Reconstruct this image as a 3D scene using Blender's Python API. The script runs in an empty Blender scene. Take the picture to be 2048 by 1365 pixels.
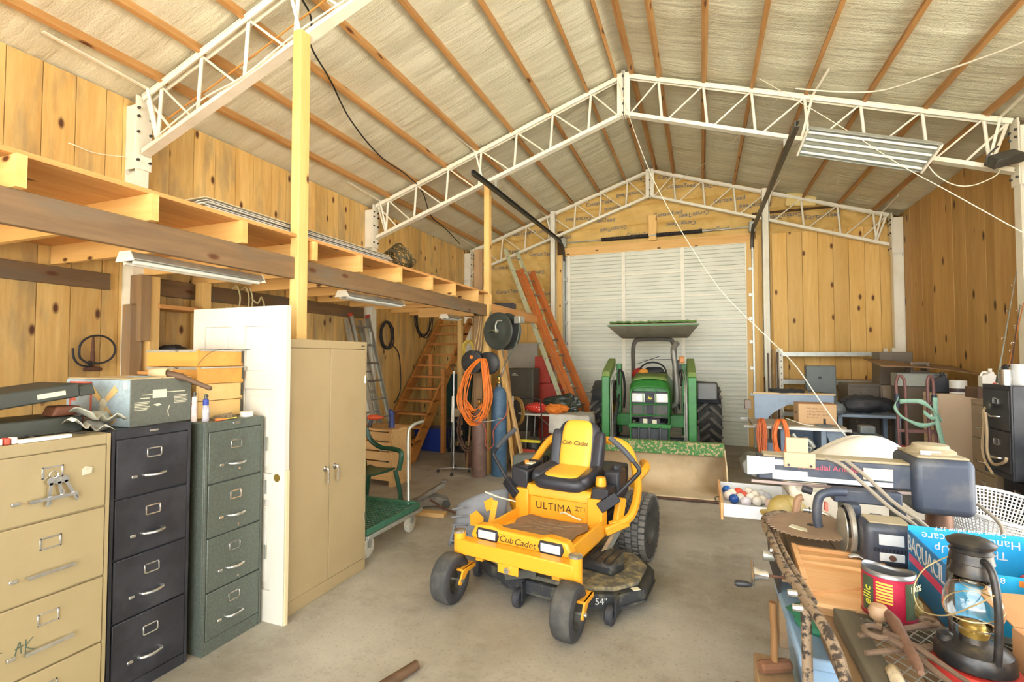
import bpy, math, random
from mathutils import Vector, Matrix, Euler
random.seed(7)
R = math.radians
S = bpy.context.scene
COL = S.collection

# ---------------- camera, world, exposure ----------------
cam_d = bpy.data.cameras.new('camera'); cam = bpy.data.objects.new('camera', cam_d); COL.objects.link(cam)
cam.location = (0, 0, 1.714)
cam.rotation_euler = (R(90 + 1.85), 0, R(21.13))
cam_d.sensor_width = 36; cam_d.lens = 978.87 * 36 / 2048; cam_d.clip_start = .05
S.camera = cam
W = bpy.data.worlds.new('overcast_sky'); S.world = W; W.use_nodes = True
wb = W.node_tree.nodes['Background']
wb.inputs[0].default_value = (.93, .97, 1.0, 1); wb.inputs[1].default_value = 2.2
sun_d = bpy.data.lights.new('sun', 'SUN'); sun_d.energy = 14; sun_d.angle = R(1.5); sun_d.color = (1, .95, .86)
sun = bpy.data.objects.new('sun', sun_d); COL.objects.link(sun); sun.rotation_euler = Vector((.42, -.3, -.86)).to_track_quat('-Z', 'Y').to_euler()
S.view_settings.view_transform = 'Standard'; S.view_settings.look = 'None'
S.view_settings.gamma = 1; S.view_settings.use_curve_mapping = False
S.view_settings.exposure = 1.92

# ---------------- mesh helpers ----------------
class MB:
    def __init__(s): s.v = []; s.f = []
    def add(s, vs, fs):
        o = len(s.v); s.v += [tuple(v) for v in vs]; s.f += [tuple(i + o for i in f) for f in fs]; return s
    def box(s, a, b):
        (x0, y0, z0), (x1, y1, z1) = a, b
        x0, x1 = min(x0, x1), max(x0, x1); y0, y1 = min(y0, y1), max(y0, y1); z0, z1 = min(z0, z1), max(z0, z1)
        return s.add([(x0,y0,z0),(x1,y0,z0),(x1,y1,z0),(x0,y1,z0),(x0,y0,z1),(x1,y0,z1),(x1,y1,z1),(x0,y1,z1)],
                     [(0,3,2,1),(4,5,6,7),(0,1,5,4),(1,2,6,5),(2,3,7,6),(3,0,4,7)])
    def cbox(s, c, sz, rot=(0, 0, 0)):
        m = Matrix.Translation(c) @ Euler(rot).to_matrix().to_4x4(); h = [d / 2 for d in sz]
        t = MB().box([-d for d in h], h); return s.add([m @ Vector(v) for v in t.v], t.f)
    def bar(s, p, q, w, h, up=(0, 0, 1)):
        p, q = Vector(p), Vector(q); d = (q - p); L = d.length; d = d / L; u = Vector(up)
        if abs(d.dot(u)) > .99: u = Vector((0, 1, 0)) if abs(d.y) < .9 else Vector((1, 0, 0))
        x = d.cross(u).normalized(); u = x.cross(d)
        vs = [b + x * (i * w / 2) + u * (j * h / 2) for b in (p, q) for i, j in ((-1,-1),(1,-1),(1,1),(-1,1))]
        return s.add(vs, [(3,2,1,0),(4,5,6,7),(0,1,5,4),(1,2,6,5),(2,3,7,6),(3,0,4,7)])
    def tube(s, pts, r, n=8, closed=False, caps=True):
        P = [Vector(p) for p in pts]; k = len(P); rs = r if isinstance(r, (list, tuple)) else [r] * k
        T = []
        for i in range(k):
            a = P[(i - 1) % k] if (closed or i > 0) else P[0]; b = P[(i + 1) % k] if (closed or i < k - 1) else P[-1]
            t = b - a; T.append(t.normalized() if t.length > 1e-9 else Vector((0, 0, 1)))
        u = T[0].orthogonal().normalized(); vs = []
        for i in range(k):
            u = (u - T[i] * u.dot(T[i]))
            u = u.normalized() if u.length > 1e-6 else T[i].orthogonal().normalized()
            w = T[i].cross(u)
            for j in range(n):
                a = 2 * math.pi * j / n; vs.append(P[i] + (u * math.cos(a) + w * math.sin(a)) * rs[i])
        fs = []
        for i in range(k if closed else k - 1):
            i2 = (i + 1) % k
            for j in range(n):
                j2 = (j + 1) % n; fs.append((i*n+j, i*n+j2, i2*n+j2, i2*n+j))
        if not closed and caps: fs += [tuple(range(n - 1, -1, -1)), tuple(range((k-1)*n, k*n))]
        return s.add(vs, fs)
    def cyl(s, p, q, r, r2=None, n=16): return s.tube([p, q], [r, r if r2 is None else r2], n)
    def lathe(s, prof, c=(0, 0, 0), n=24, axis='Z', cap=True, arc=1.0):
        vs = []; k = len(prof); c = Vector(c); m = n if arc >= 1 else n + 1
        for (r, z) in prof:
            for j in range(m):
                a = 2 * math.pi * arc * j / n; x, y = r * math.cos(a), r * math.sin(a)
                vs.append(c + Vector({'Z': (x, y, z), 'X': (z, x, y), 'Y': (y, z, x)}[axis]))
        fs = []
        for i in range(k - 1):
            for j in range(n):
                j2 = (j + 1) % m if arc >= 1 else j + 1
                fs.append((i*m+j, i*m+j2, (i+1)*m+j2, (i+1)*m+j))
        if cap and arc >= 1:
            if prof[0][0] > 1e-5: fs.append(tuple(range(m - 1, -1, -1)))
            if prof[-1][0] > 1e-5: fs.append(tuple(range((k-1)*m, k*m)))
        return s.add(vs, fs)
    def prism(s, poly, a, b, ax='Y'):
        n = len(poly); mk = {'Y': lambda p, t: (p[0], t, p[1]), 'X': lambda p, t: (t, p[0], p[1]), 'Z': lambda p, t: (p[0], p[1], t)}[ax]
        vs = [mk(p, a) for p in poly] + [mk(p, b) for p in poly]
        fs = [tuple(range(n)), tuple(range(2*n-1, n-1, -1))] + [(i, i+n, (i+1) % n + n, (i+1) % n) for i in range(n)]
        return s.add(vs, fs)
    def grid(s, fn, nu, nv, cu=False):
        vs = [fn(i / nu, j / nv) for i in range(nu + 1) for j in range(nv + 1)]
        return s.add(vs, [(i*(nv+1)+j, (i+1)*(nv+1)+j, (i+1)*(nv+1)+j+1, i*(nv+1)+j+1) for i in range(nu) for j in range(nv)])
    def ball(s, c, r, nu=14, nv=9, sc=(1, 1, 1)):
        c = Vector(c); vs = [c + Vector((0, 0, -r * sc[2]))]
        for i in range(1, nv):
            p = math.pi * i / nv
            for j in range(nu):
                a = 2 * math.pi * j / nu
                vs.append(c + Vector((r*math.sin(p)*math.cos(a)*sc[0], r*math.sin(p)*math.sin(a)*sc[1], -r*math.cos(p)*sc[2])))
        vs.append(c + Vector((0, 0, r * sc[2]))); e = len(vs) - 1; fs = []
        for j in range(nu):
            j2 = (j + 1) % nu; fs.append((0, 1+j2, 1+j)); fs.append((e, e-nu+j, e-nu+j2))
            for i in range(nv - 2): fs.append((1+i*nu+j, 1+i*nu+j2, 1+(i+1)*nu+j2, 1+(i+1)*nu+j))
        return s.add(vs, fs)
    def xf(s, m): s.v = [tuple(m @ Vector(v)) for v in s.v]; return s

def cr(pts, n=6, closed=False):
    P = [Vector(p) for p in pts]; k = len(P); out = []
    for i in range(k if closed else k - 1):
        g = lambda j: P[j % k] if closed else P[max(0, min(k - 1, j))]
        a, b, c, d = g(i-1), g(i), g(i+1), g(i+2)
        for t in range(n):
            t = t / n; out.append(.5*((2*b)+(c-a)*t+(2*a-5*b+4*c-d)*t*t+(3*b-a-3*c+d)*t**3))
    if not closed: out.append(P[-1])
    return out

def mesh_of(name, m, mat, smooth=False, ang=40):
    me = bpy.data.meshes.new(name); me.from_pydata(m.v, [], m.f); me.update()
    import bmesh
    bm = bmesh.new(); bm.from_mesh(me); bmesh.ops.recalc_face_normals(bm, faces=bm.faces); bm.to_mesh(me); bm.free()
    if smooth:
        me.polygons.foreach_set('use_smooth', [True] * len(me.polygons)); me.set_sharp_from_angle(angle=R(ang))
    for x in (mat if isinstance(mat, (list, tuple)) else [mat]): me.materials.append(x)
    return me
def part(name, m, mat, parent=None, bev=0, smooth=False, seg=2, sub=0, loc=None, rot=None, ang=40, solid=0):
    me = m if isinstance(m, bpy.types.Mesh) else mesh_of(name, m, mat, smooth or bev > 0, ang)
    o = bpy.data.objects.new(name, me); COL.objects.link(o)
    if parent is not None: o.parent = parent
    if loc: o.location = loc
    if rot: o.rotation_euler = rot
    if solid:
        d = o.modifiers.new('solid', 'SOLIDIFY'); d.thickness = solid; d.offset = 0
    if bev:
        b = o.modifiers.new('bevel', 'BEVEL'); b.width = bev; b.segments = seg; b.limit_method = 'ANGLE'; b.angle_limit = R(35)
    if sub:
        b = o.modifiers.new('sub', 'SUBSURF'); b.levels = sub; b.render_levels = sub
    return o
def tag(o, label, cat, group=None):
    o['label'] = label; o['category'] = cat
    if group: o['group'] = group
    return o
def thing(name, label, cat, loc=(0, 0, 0), rz=0, group=None, rot=None):
    o = bpy.data.objects.new(name, None); COL.objects.link(o); o.location = loc
    o.rotation_euler = rot if rot else (0, 0, R(rz)); o.empty_display_size = .1
    return tag(o, label, cat, group)
def struct(name, m, mat, bev=0, smooth=False):
    o = part(name, m, mat, None, bev, smooth); o['kind'] = 'structure'; return o
def copy_tree(o, parent=None):
    c = o.copy(); COL.objects.link(c); c.parent = parent
    for ch in list(o.children): copy_tree(ch, c)
    return c
_deps = []
def text(s, size, mat, parent, loc, rot, name='lettering', ext=.0006, align='CENTER', sx=1, shear=0, space=1.0):
    cu = bpy.data.curves.new(name, 'FONT'); cu.body = s; cu.size = size; cu.extrude = ext
    cu.align_x = align; cu.align_y = 'CENTER'; cu.shear = shear; cu.space_character = space; cu.resolution_u = 3
    t = bpy.data.objects.new(name + '_tmp', cu); COL.objects.link(t)
    dg = bpy.context.evaluated_depsgraph_get()
    me = bpy.data.meshes.new_from_object(t.evaluated_get(dg)); me.name = name
    bpy.data.objects.remove(t); bpy.data.curves.remove(cu)
    me.materials.clear(); me.materials.append(mat)
    o = bpy.data.objects.new(name, me); COL.objects.link(o); o.parent = parent
    o.location = loc; o.rotation_euler = rot; o.scale = (sx, 1, 1)
    return o

# ---------------- materials ----------------
def lin(h):
    h = h.lstrip('#'); c = [int(h[i:i+2], 16) / 255 for i in (0, 2, 4)]
    return tuple((x / 12.92 if x <= .04045 else ((x + .055) / 1.055) ** 2.4) for x in c) + (1,)
class NT:
    def __init__(s, name):
        s.m = bpy.data.materials.new(name); s.m.use_nodes = True; s.t = s.m.node_tree; s.b = s.t.nodes['Principled BSDF']
    def n(s, k, **kw):
        o = s.t.nodes.new(k)
        for a, v in kw.items(): setattr(o, a, v)
        return o
    def l(s, a, b): s.t.links.new(a, b)
    def noise(s, vec, sc, det=3, rough=.5):
        o = s.n('ShaderNodeTexNoise'); o.inputs['Scale'].default_value = sc; o.inputs['Detail'].default_value = det
        o.inputs['Roughness'].default_value = rough; s.l(vec, o.inputs['Vector']); return o.outputs['Fac']
    def ramp(s, fac, a, b):
        o = s.n('ShaderNodeMapRange'); o.inputs[1].default_value = a; o.inputs[2].default_value = b; s.l(fac, o.inputs[0]); return o.outputs[0]
    def mix(s, fac, a, b, mode='MIX'):
        o = s.n('ShaderNodeMix', data_type='RGBA', blend_type=mode)
        for i, x in ((0, fac), (6, a), (7, b)):
            if isinstance(x, (int, float, tuple)): o.inputs[i].default_value = x
            else: s.l(x, o.inputs[i])
        return o.outputs[2]
    def math(s, op, a, b=0):
        o = s.n('ShaderNodeMath', operation=op)
        for i, x in ((0, a), (1, b)):
            if isinstance(x, (int, float)): o.inputs[i].default_value = x
            else: s.l(x, o.inputs[i])
        return o.outputs[0]
    def coord(s, scale=(1, 1, 1), rnd=True):
        tc = s.n('ShaderNodeTexCoord'); v = tc.outputs['Object']
        if rnd:
            oi = s.n('ShaderNodeObjectInfo'); mu = s.math('MULTIPLY', oi.outputs['Random'], 37.)
            ad = s.n('ShaderNodeVectorMath', operation='ADD'); s.l(v, ad.inputs[0]); s.l(mu, ad.inputs[1]); v = ad.outputs[0]
            s.rand = oi.outputs['Random']
        mp = s.n('ShaderNodeMapping'); mp.inputs['Scale'].default_value = scale; s.l(v, mp.inputs['Vector']); return mp.outputs[0]
    def bump(s, h, st=.3, d=.01):
        o = s.n('ShaderNodeBump'); o.inputs['Strength'].default_value = st; o.inputs['Distance'].default_value = d
        s.l(h, o.inputs['Height']); s.l(o.outputs[0], s.b.inputs['Normal'])
    def fin(s, col=None, rough=None, metal=0):
        if col is not None:
            if isinstance(col, tuple): s.b.inputs['Base Color'].default_value = col
            else: s.l(col, s.b.inputs['Base Color'])
        if rough is not None:
            if isinstance(rough, (int, float)): s.b.inputs['Roughness'].default_value = rough
            else: s.l(rough, s.b.inputs['Roughness'])
        s.b.inputs['Metallic'].default_value = metal
        return s.m
def mat(name, c, rough=.55, metal=0, c2=None, amt=.5, sc=6, bump=0, bsc=60, lo=.45, hi=.7, rv=0):
    """paint / plastic / metal: base colour with patchy wear c2"""
    t = NT(name); v = t.coord(); a = lin(c)
    if c2 is None: c2v = tuple(x * .8 for x in a[:3]) + (1,); amt = amt * .5
    else: c2v = lin(c2)
    f = t.math('MULTIPLY', t.ramp(t.noise(v, sc, 5, .65), lo, hi), amt)
    col = t.mix(f, a, c2v)
    if rv:
        k = t.math('ADD', t.math('MULTIPLY', t.rand, rv), 1 - rv / 2)
        col = t.mix(1., col, (1, 1, 1, 1), 'MULTIPLY') if False else t.hsv(col, k)
    if bump: t.bump(t.noise(v, bsc, 3), bump, .004)
    return t.fin(col, rough, metal)
def _hsv(s, col, val, hue=.5):
    o = s.n('ShaderNodeHueSaturation'); o.inputs['Hue'].default_value = hue
    s.l(col, o.inputs['Color']); s.l(val, o.inputs['Value']); return o.outputs[0]
NT.hsv = _hsv
def wood(name, c, c2, axis='Z', grain=1., knots=.0, knot='#5a3010', rough=.6, grey=None, gamt=.5, rv=.25, kscale=3.2):
    t = NT(name); st = {'X': (.09, 1, 1), 'Y': (1, .09, 1), 'Z': (1, 1, .09)}[axis]
    v = t.coord(tuple(x * grain for x in st))
    g = t.noise(v, 22, 6, .65); big = t.noise(v, 5, 3, .5)
    f = t.math('ADD', t.math('MULTIPLY', g, .65), t.math('MULTIPLY', big, .55))
    col = t.mix(t.ramp(f, .42, .8), lin(c), lin(c2))
    if grey:
        s2 = {'X': (.25, 1, 1), 'Y': (1, .25, 1), 'Z': (1, 1, .25)}[axis]
        col = t.mix(t.math('MULTIPLY', t.ramp(t.noise(t.coord(s2), 5, 4, .6), .5, .68), gamt), col, lin(grey))
    if knots:
        s3 = {'X': (.45, 1, 1), 'Y': (1, .45, 1), 'Z': (1, 1, .45)}[axis]
        vo = t.n('ShaderNodeTexVoronoi', voronoi_dimensions='2D'); vo.inputs['Scale'].default_value = kscale
        sx = t.n('ShaderNodeSeparateXYZ'); cx = t.n('ShaderNodeCombineXYZ'); t.l(t.coord(s3), sx.inputs[0]); i, j, k = {'X': (1, 2, 0), 'Y': (0, 2, 1), 'Z': (0, 1, 2)}[axis]
        t.l(t.math('ADD', sx.outputs[i], sx.outputs[j]), cx.inputs[0]); t.l(sx.outputs[k], cx.inputs[1]); t.l(cx.outputs[0], vo.inputs['Vector'])
        k = t.math('SUBTRACT', 1., t.ramp(vo.outputs['Distance'], .055 * knots, .13 * knots))
        keep = t.n('ShaderNodeSeparateColor'); t.l(vo.outputs['Color'], keep.inputs[0])
        k = t.math('MULTIPLY', k, t.math('GREATER_THAN', keep.outputs[0], .45))
        col = t.mix(k, col, lin(knot))
    if rv: col = t.hsv(col, t.math('ADD', t.math('MULTIPLY', t.rand, rv), 1 - rv * .55))
    t.bump(g, .12, .003)
    return t.fin(col, rough)
# ---------------- palette ----------------
PINE = wood('pine_wall', '#e6c47c', '#c99a50', 'Z', knots=.7, grey='#8f8062', gamt=.55)
PINE_R = wood('pine_wall_dark', '#cfa765', '#b4894a', 'Z', knots=.9, knot='#4a2a10')
PINE_B = wood('pine_wall_gold', '#eec678', '#d8a850', 'Z', knots=.75, knot='#6a3a12')
PURL = wood('purlin_wood', '#c99a5e', '#a8763e', 'Y', knots=.8, rv=.2)
JX = wood('joist_wood', '#eec37c', '#dba65a', 'X', knots=.5, rv=.15)
JY = wood('deck_wood', '#dfa866', '#c98a48', 'Y', knots=.7, rv=.2)
STUD = wood('stud_wood', '#efc980', '#dcae62', 'Z', knots=.5, rv=.12)
OLDY = wood('weathered_beam', '#8c6e4a', '#6a5238', 'Y', grey='#6c6252', gamt=.8, rv=.1, knots=.6)
OLDZ = wood('weathered_post', '#a98a60', '#84684a', 'Z', grey='#857a6a', gamt=.6, rv=.1)
STAIRW = wood('stair_wood', '#c98a45', '#a86a30', 'X', rv=.15)
STAIRZ = wood('stringer_wood', '#c98a45', '#a86a30', 'Y', rv=.1)
WHITE = mat('white_steel_paint', '#f3efdc', .45, c2='#d8cfae', amt=.4, sc=3)
GALV = mat('galvanised_steel', '#b9bcb2', .4, .6, c2='#8d9088', sc=14)
DARKST = mat('dark_steel', '#5a5a54', .45, .6, c2='#3c3a36', sc=9)
BLACK = mat('black_plastic', '#23242a', .45, c2='#3a3a3c', sc=7)
BLACKR = mat('black_rubber', '#2a2a2c', .75, c2='#4a4844', sc=8, bump=.2)
CHROME = mat('chrome', '#d8d8d4', .22, .9, c2='#9a988e', sc=18)
RUST = mat('rusty_iron', '#6b4a38', .8, .2, c2='#3c2a22', sc=10, bump=.3, amt=.8)
WCORD = mat('white_cord', '#e9e4cf', .6)
BCORD = mat('black_cord', '#22211e', .6)

def concrete():
    t = NT('concrete_floor'); v = t.coord(rnd=False)
    base = t.mix(t.ramp(t.noise(v, .9, 6, .6), .35, .68), lin('#b5afa0'), lin('#8f887a'))
    base = t.mix(t.math('MULTIPLY', t.ramp(t.noise(v, 1.7, 8, .72), .5, .72), .7), base, lin('#776d5c'))
    base = t.mix(t.math('MULTIPLY', t.ramp(t.noise(v, 45, 4, .7), .56, .7), .55), base, lin('#6a6254'))
    base = t.mix(t.math('MULTIPLY', t.ramp(t.noise(v, 25, 4, .7), .66, .74), .5), base, lin('#cfc9bc'))
    t.bump(t.noise(v, 90, 4, .7), .18, .004)
    return t.fin(base, .72)
CONC = concrete()
def insul_mat():
    t = NT('white_vinyl_insulation'); v = t.coord((.35, 3., .35), rnd=False)
    w = t.noise(v, 3.2, 5, .6); fine = t.noise(t.coord(rnd=False), 70, 2, .6)
    col = t.mix(t.ramp(w, .35, .7), lin('#e2dfc6'), lin('#d0ccb0'))
    t.bump(t.math('ADD', w, t.math('MULTIPLY', fine, .25)), .7, .035)
    return t.fin(col, .42)
INSUL = insul_mat()
KRAFT = mat('kraft_paper', '#dcb96e', .7, c2='#bf9648', amt=.6, sc=3, bump=.35, bsc=14)
INKBLUE = mat('blue_print', '#5a7086', .7)

# ---------------- dimensions of the shed ----------------
XL, XR, XM = -5.13, 3.26, -.935
Y0, Y1 = -3.6, 10.39
SL = .334
def roof(x): return 4.22 + SL * (4.197 - abs(x - XM))
def chord(x): return 4.166 + SL * (4.117 - abs(x - XM))

# ground
struct('floor', MB().box((XL - .2, Y0, -.12), (XR + .2, Y1 + .2, 0)), CONC)
struct('ground_outside', MB().prism([(-30, -32), (30, -32), (30, 24), (XR + .2, 24), (XR + .2, Y0), (-30, Y0)], -.16, -.03, 'Z'), mat('gravel_yard', '#cfcac0', .9, c2='#a8a294', sc=20))

# walls: dark backing, planks are pieces of their own
BACK = mat('wall_backing', '#5a4426', .9)
wl = struct('wall_left', MB().box((XL - .12, Y0, 0), (XL - .022, Y1 + .1, 4.3)), BACK)
# openings in the right wall: (y0, y1, z0, z1) - out-of-view doorway and window, added to let in more daylight
ADDED_OPEN_R = [(.5, 3.7, 0, 3.4), (4.0, 5.1, 1.9, 3.7)]
def wall_with_holes(b, x0, x1, ya, yb, zt, holes):
    y = ya
    for (h0, h1, z0, z1) in holes:
        b.box((x0, y, 0), (x1, h0, zt))
        if z0 > 0: b.box((x0, h0, 0), (x1, h1, z0))
        b.box((x0, h0, z1), (x1, h1, zt)); y = h1
    return b.box((x0, y, 0), (x1, yb, zt))
wr = struct('wall_right', wall_with_holes(MB(), XR + .022, XR + .12, Y0, Y1 + .1, 4.3, ADDED_OPEN_R), BACK)
for (h0, h1, z0, z1) in ADDED_OPEN_R:
    for a, b in (((h0 - .05, z0), (h0, z1 + .05)), ((h1, z0), (h1 + .05, z1 + .05)), ((h0, z1), (h1, z1 + .05))) + ((((h0, z0 - .05), (h1, z0)),) if z0 else ()):
        part('added_opening_trim', MB().box((XR - .02, a[0], a[1]), (XR + .13, b[0], b[1])), WHITE, wr)
y = Y0; joints = [2.11, 2.345, 2.58, 2.815, 2.955, 3.15, 3.4, 3.66, 3.91, 4.17, 4.42, 4.69]
ys = [Y0 + .01]
while ys[-1] < 1.9: ys.append(ys[-1] + random.choice((.235, .245, .19)))
ys = [q for q in ys if q < 2.0] + joints
while ys[-1] < Y1 - .1: ys.append(ys[-1] + random.choice((.25, .24, .2, .27)))
for a, b in zip(ys, ys[1:]):
    o = random.uniform(0, .006)
    part('plank', MB().box((-.02, .002, 0), (o, b - a - .003, 4.2)), PINE, wl, loc=(XL, a, 0))
ys = [Y0 + .01]
while ys[-1] < Y1 - .12: ys.append(ys[-1] + random.choice((.19, .2, .24, .15)))
ys = sorted([q for q in ys if all(abs(q - h) > .09 for o_ in ADDED_OPEN_R for h in o_[:2])] + [h for o_ in ADDED_OPEN_R for h in o_[:2]])
for a, b in zip(ys, ys[1:]):
    o = random.uniform(0, .004); zs = [(0, 4.2)]
    for (h0, h1, z0, z1) in ADDED_OPEN_R:
        if a < h1 - .02 and b > h0 + .02: zs = ([(0, z0)] if z0 else []) + [(z1, 4.2)]
    for (z0, z1) in zs: part('plank', MB().box((.02, .002, 0), (-o, b - a - .003, z1 - z0)), PINE_R, wr, loc=(XR, a, z0))
# end wall behind the tractor
gab = [(XL - .1, 0), (-2.78, 0), (-2.78, 3.98), (.96, 3.98), (.96, 0), (XR + .1, 0), (XR + .1, 4.25), (XM, 5.68), (XL - .1, 4.25)]
wb_ = struct('wall_back', MB().prism(gab, Y1 + .05, Y1 + .15, 'Y'), BACK)
xs = [.97, 1.27, 1.52, 1.77, 2.02, 2.26, 2.5, 2.74, 2.97, 3.2]
for a, b in zip(xs, xs[1:]):
    part('plank', MB().box((.002, 0, 0), (b - a - .003, .02, 4.05)), PINE_B, wb_, loc=(a, Y1 - .02 + random.uniform(0, .006), 0))
xs = [XL + .01]
while xs[-1] < -3.0: xs.append(xs[-1] + random.choice((.24, .2, .26)))
for a, b in zip(xs, xs[1:]):
    part('plank', MB().box((.002, 0, 0), (min(b, -2.8) - a - .003, .02, 2.45)), PINE_B, wb_, loc=(a, Y1 - .02 + random.uniform(0, .006), 0))
# timber framing round the overhead door
for x in (-2.92, 1.02):
    part('door_jamb', MB().box((-.1, -.03, 0), (.1, .05, 3.95)), STUD, wb_, loc=(x if x < 0 else .93, Y1, 0), bev=.003)
part('door_header', MB().box((-2.8, Y1 - .02, 3.92), (.98, Y1 + .04, 4.1)), JX, wb_, bev=.003)
part('spring_block', MB().box((-.08, -.06, 0), (.08, .02, .52)), STUD, wb_, loc=(-.9, Y1 - .02, 4.1), bev=.003)
# kraft faced insulation batts
def batt(x0, x1, z0, z1, top=None, bulge=.06):
    def fn(u, w):
        x = x0 + (x1 - x0) * u; zt = z1 if top is None else min(z1, top(x)); z = z0 + (zt - z0) * w
        e = min(1, 6 * min(w, 1 - w)) * min(1, 14 * min(u, 1 - u))
        d = bulge * e * (.55 + .3 * math.sin(9 * x + z * 3) + .25 * math.sin(23 * x + 17 * z) + .15 * math.sin(31 * z - 6 * x))
        return (x, Y1 + .045 - max(d, 0) - .01 * e, z)
    return part('insulation_batt', MB().grid(fn, 60, 14), KRAFT, wb_, smooth=True, ang=180)
rt = lambda x: roof(x) + .02
gm = [batt(-2.82, .95, 4.08, 4.5), batt(-3.0, 2.4, 4.5, 4.92, rt), batt(-3.0, 1.2, 4.9, 5.3, rt), batt(-2.1, .3, 5.28, 5.66, rt)]
batt(1.0, 3.2, 4.04, 4.45, rt); batt(XL + .05, -2.95, 2.43, 2.95); batt(XL + .05, -2.95, 2.93, 3.42); batt(XL + .05, -2.95, 3.4, 3.9)
batt(XL + .05, -2.95, 3.88, 4.38, rt); batt(-4.5, -2.95, 4.36, 4.85, rt)
part('loose_batt', MB().cbox((1.75, Y1 - .1, 4.62), (.5, .09, .24), (0, R(6), 0)), mat('yellow_fibreglass', '#e8d08a', .9, bump=.4), wb_, bev=.02)
tx = text('CertainTeed', .115, INKBLUE, wb_, (-2.2, Y1 - .06, 4.3), (R(90), 0, 0), 'batt_lettering', sx=.95)
spots = [(-1.7,4.42,1),(-1.15,4.25,0),(-.35,4.4,1),(.25,4.22,0),(-2.45,4.7,1),(-1.95,4.62,0),(-1.6,4.86,1),(-.6,4.62,0),(-.1,4.56,1),(.55,4.78,0),(1.0,4.62,1),(-1.35,5.12,1),(-.35,5.16,0),(-2.0,5.0,0),(.3,5.1,1),(-1.3,5.4,1),(-.5,5.38,0),(1.5,4.36,1),(2.1,4.3,0),
         (-4.3,2.7,1),(-3.6,2.65,0),(-3.3,3.1,1),(-4.1,3.2,0),(-3.5,3.6,1),(-4.3,3.75,1),(-3.3,4.0,0),(-3.9,4.1,1),(-3.3,4.5,1),(-2.9,4.32,0),(-3.85,4.5,0)]
for i, (x, z, fl) in enumerate(spots):
    o = tx if i == 0 else tx.copy()
    if i: COL.objects.link(o)
    o.location = (x, Y1 - .055, z); o.rotation_euler = (R(90), R(random.uniform(-4, 4)) + (math.pi if fl else 0), 0)

# ceiling: sagging vinyl faced insulation over purlins
PX = [-4.7, -4.2, -3.67, -3.12, -2.57, -2.0, -1.45, -1.06, -.81, -.46, .09, .64, 1.22, 1.8, 2.36, 2.88]
def ceil(u, w):
    x = XL - .12 + (XR - XL + .24) * u; yy = Y0 - .3 + (Y1 - Y0 + .42) * w
    L = [XL - .1] + PX + [XR + .1]; s = 0
    for a, b in zip(L, L[1:]):
        if a <= x <= b: s = math.sin(math.pi * (x - a) / (b - a)) if b - a > .3 else 0
    sag = s * (.012 + .008 * math.sin(yy * 5.1 + x * 1.7) + .007 * math.sin(yy * 13 + x * 3) + .006 * abs(math.sin(yy * 2.58 + .3)) ** 12)
    return (x, yy, roof(x) - sag)
ce = struct('ceiling', MB().grid(ceil, 170, 220), INSUL, smooth=True)
m = ce.modifiers.new('solid', 'SOLIDIFY'); m.thickness = .05; m.offset = 1
pm = {}
for x in PX:
    z = roof(x)
    part('purlin', MB().box((-.021, Y0 - .2, -.085), (.021, Y1 + .04, .012)), PURL, ce, loc=(x, 0, z), rot=(0, math.atan(SL) * (1 if x > XM else -1), 0), bev=.002, seg=1)

# ---------------- overhead door ----------------
DX0, DX1, DH, DY = -2.71, .873, 3.92, Y1 + .0
DWHITE = mat('door_white_steel', '#f4f3e8', .4, c2='#e6e7da', amt=.5, sc=2)
DPANEL = mat('door_panel_skin', '#dfe0ce', .4, c2='#d2d4c2', amt=.6, sc=2)
dr = struct('door_1', MB().box((DX0 - .09, DY + .055, 0), (DX1 + .1, DY + .06, DH + .08)), DWHITE)
n = 8; hh = DH / n; cw = (DX1 - DX0 - .06) / 3
def ribbed(w, h):
    prof = []; k = 6
    for i in range(k):
        z = h * i / k; d = h / k
        prof += [(0.018, z), (0.018, z + d * .62), (-.012, z + d * .68), (-.012, z + d * .92)]
    prof.append((.018, h)); vs = []; fs = []
    for (p, z) in prof: vs += [(0, -p, z), (w, -p, z)]
    fs = [(2*i, 2*i+1, 2*i+3, 2*i+2) for i in range(len(prof) - 1)]
    b = MB().add(vs, fs); b.box((0, -.001, 0), (w, .02, .006)); b.box((0, -.001, h - .006), (w, .02, h)); return b
pm_ = mesh_of('panel', ribbed(cw - .05, hh - .012), DPANEL)
sm_ = mesh_of('stile', MB().box((-.035, -.034, 0), (.035, .03, hh - .012)), WHITE)
lm_ = mesh_of('section_rail', MB().box((DX0, -.03, -.008), (DX1, .03, .016)), WHITE)
for r in range(n):
    for c in range(3): part('panel', pm_, None, dr, loc=(DX0 + .055 + c * cw, DY + .02, r * hh + .006))
    for c in range(4): part('stile', sm_, None, dr, loc=(DX0 + .03 + c * cw, DY + .02, r * hh + .006))
    part('section_rail', lm_, None, dr, loc=(0, DY + .02, (r + 1) * hh - .006))
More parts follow.
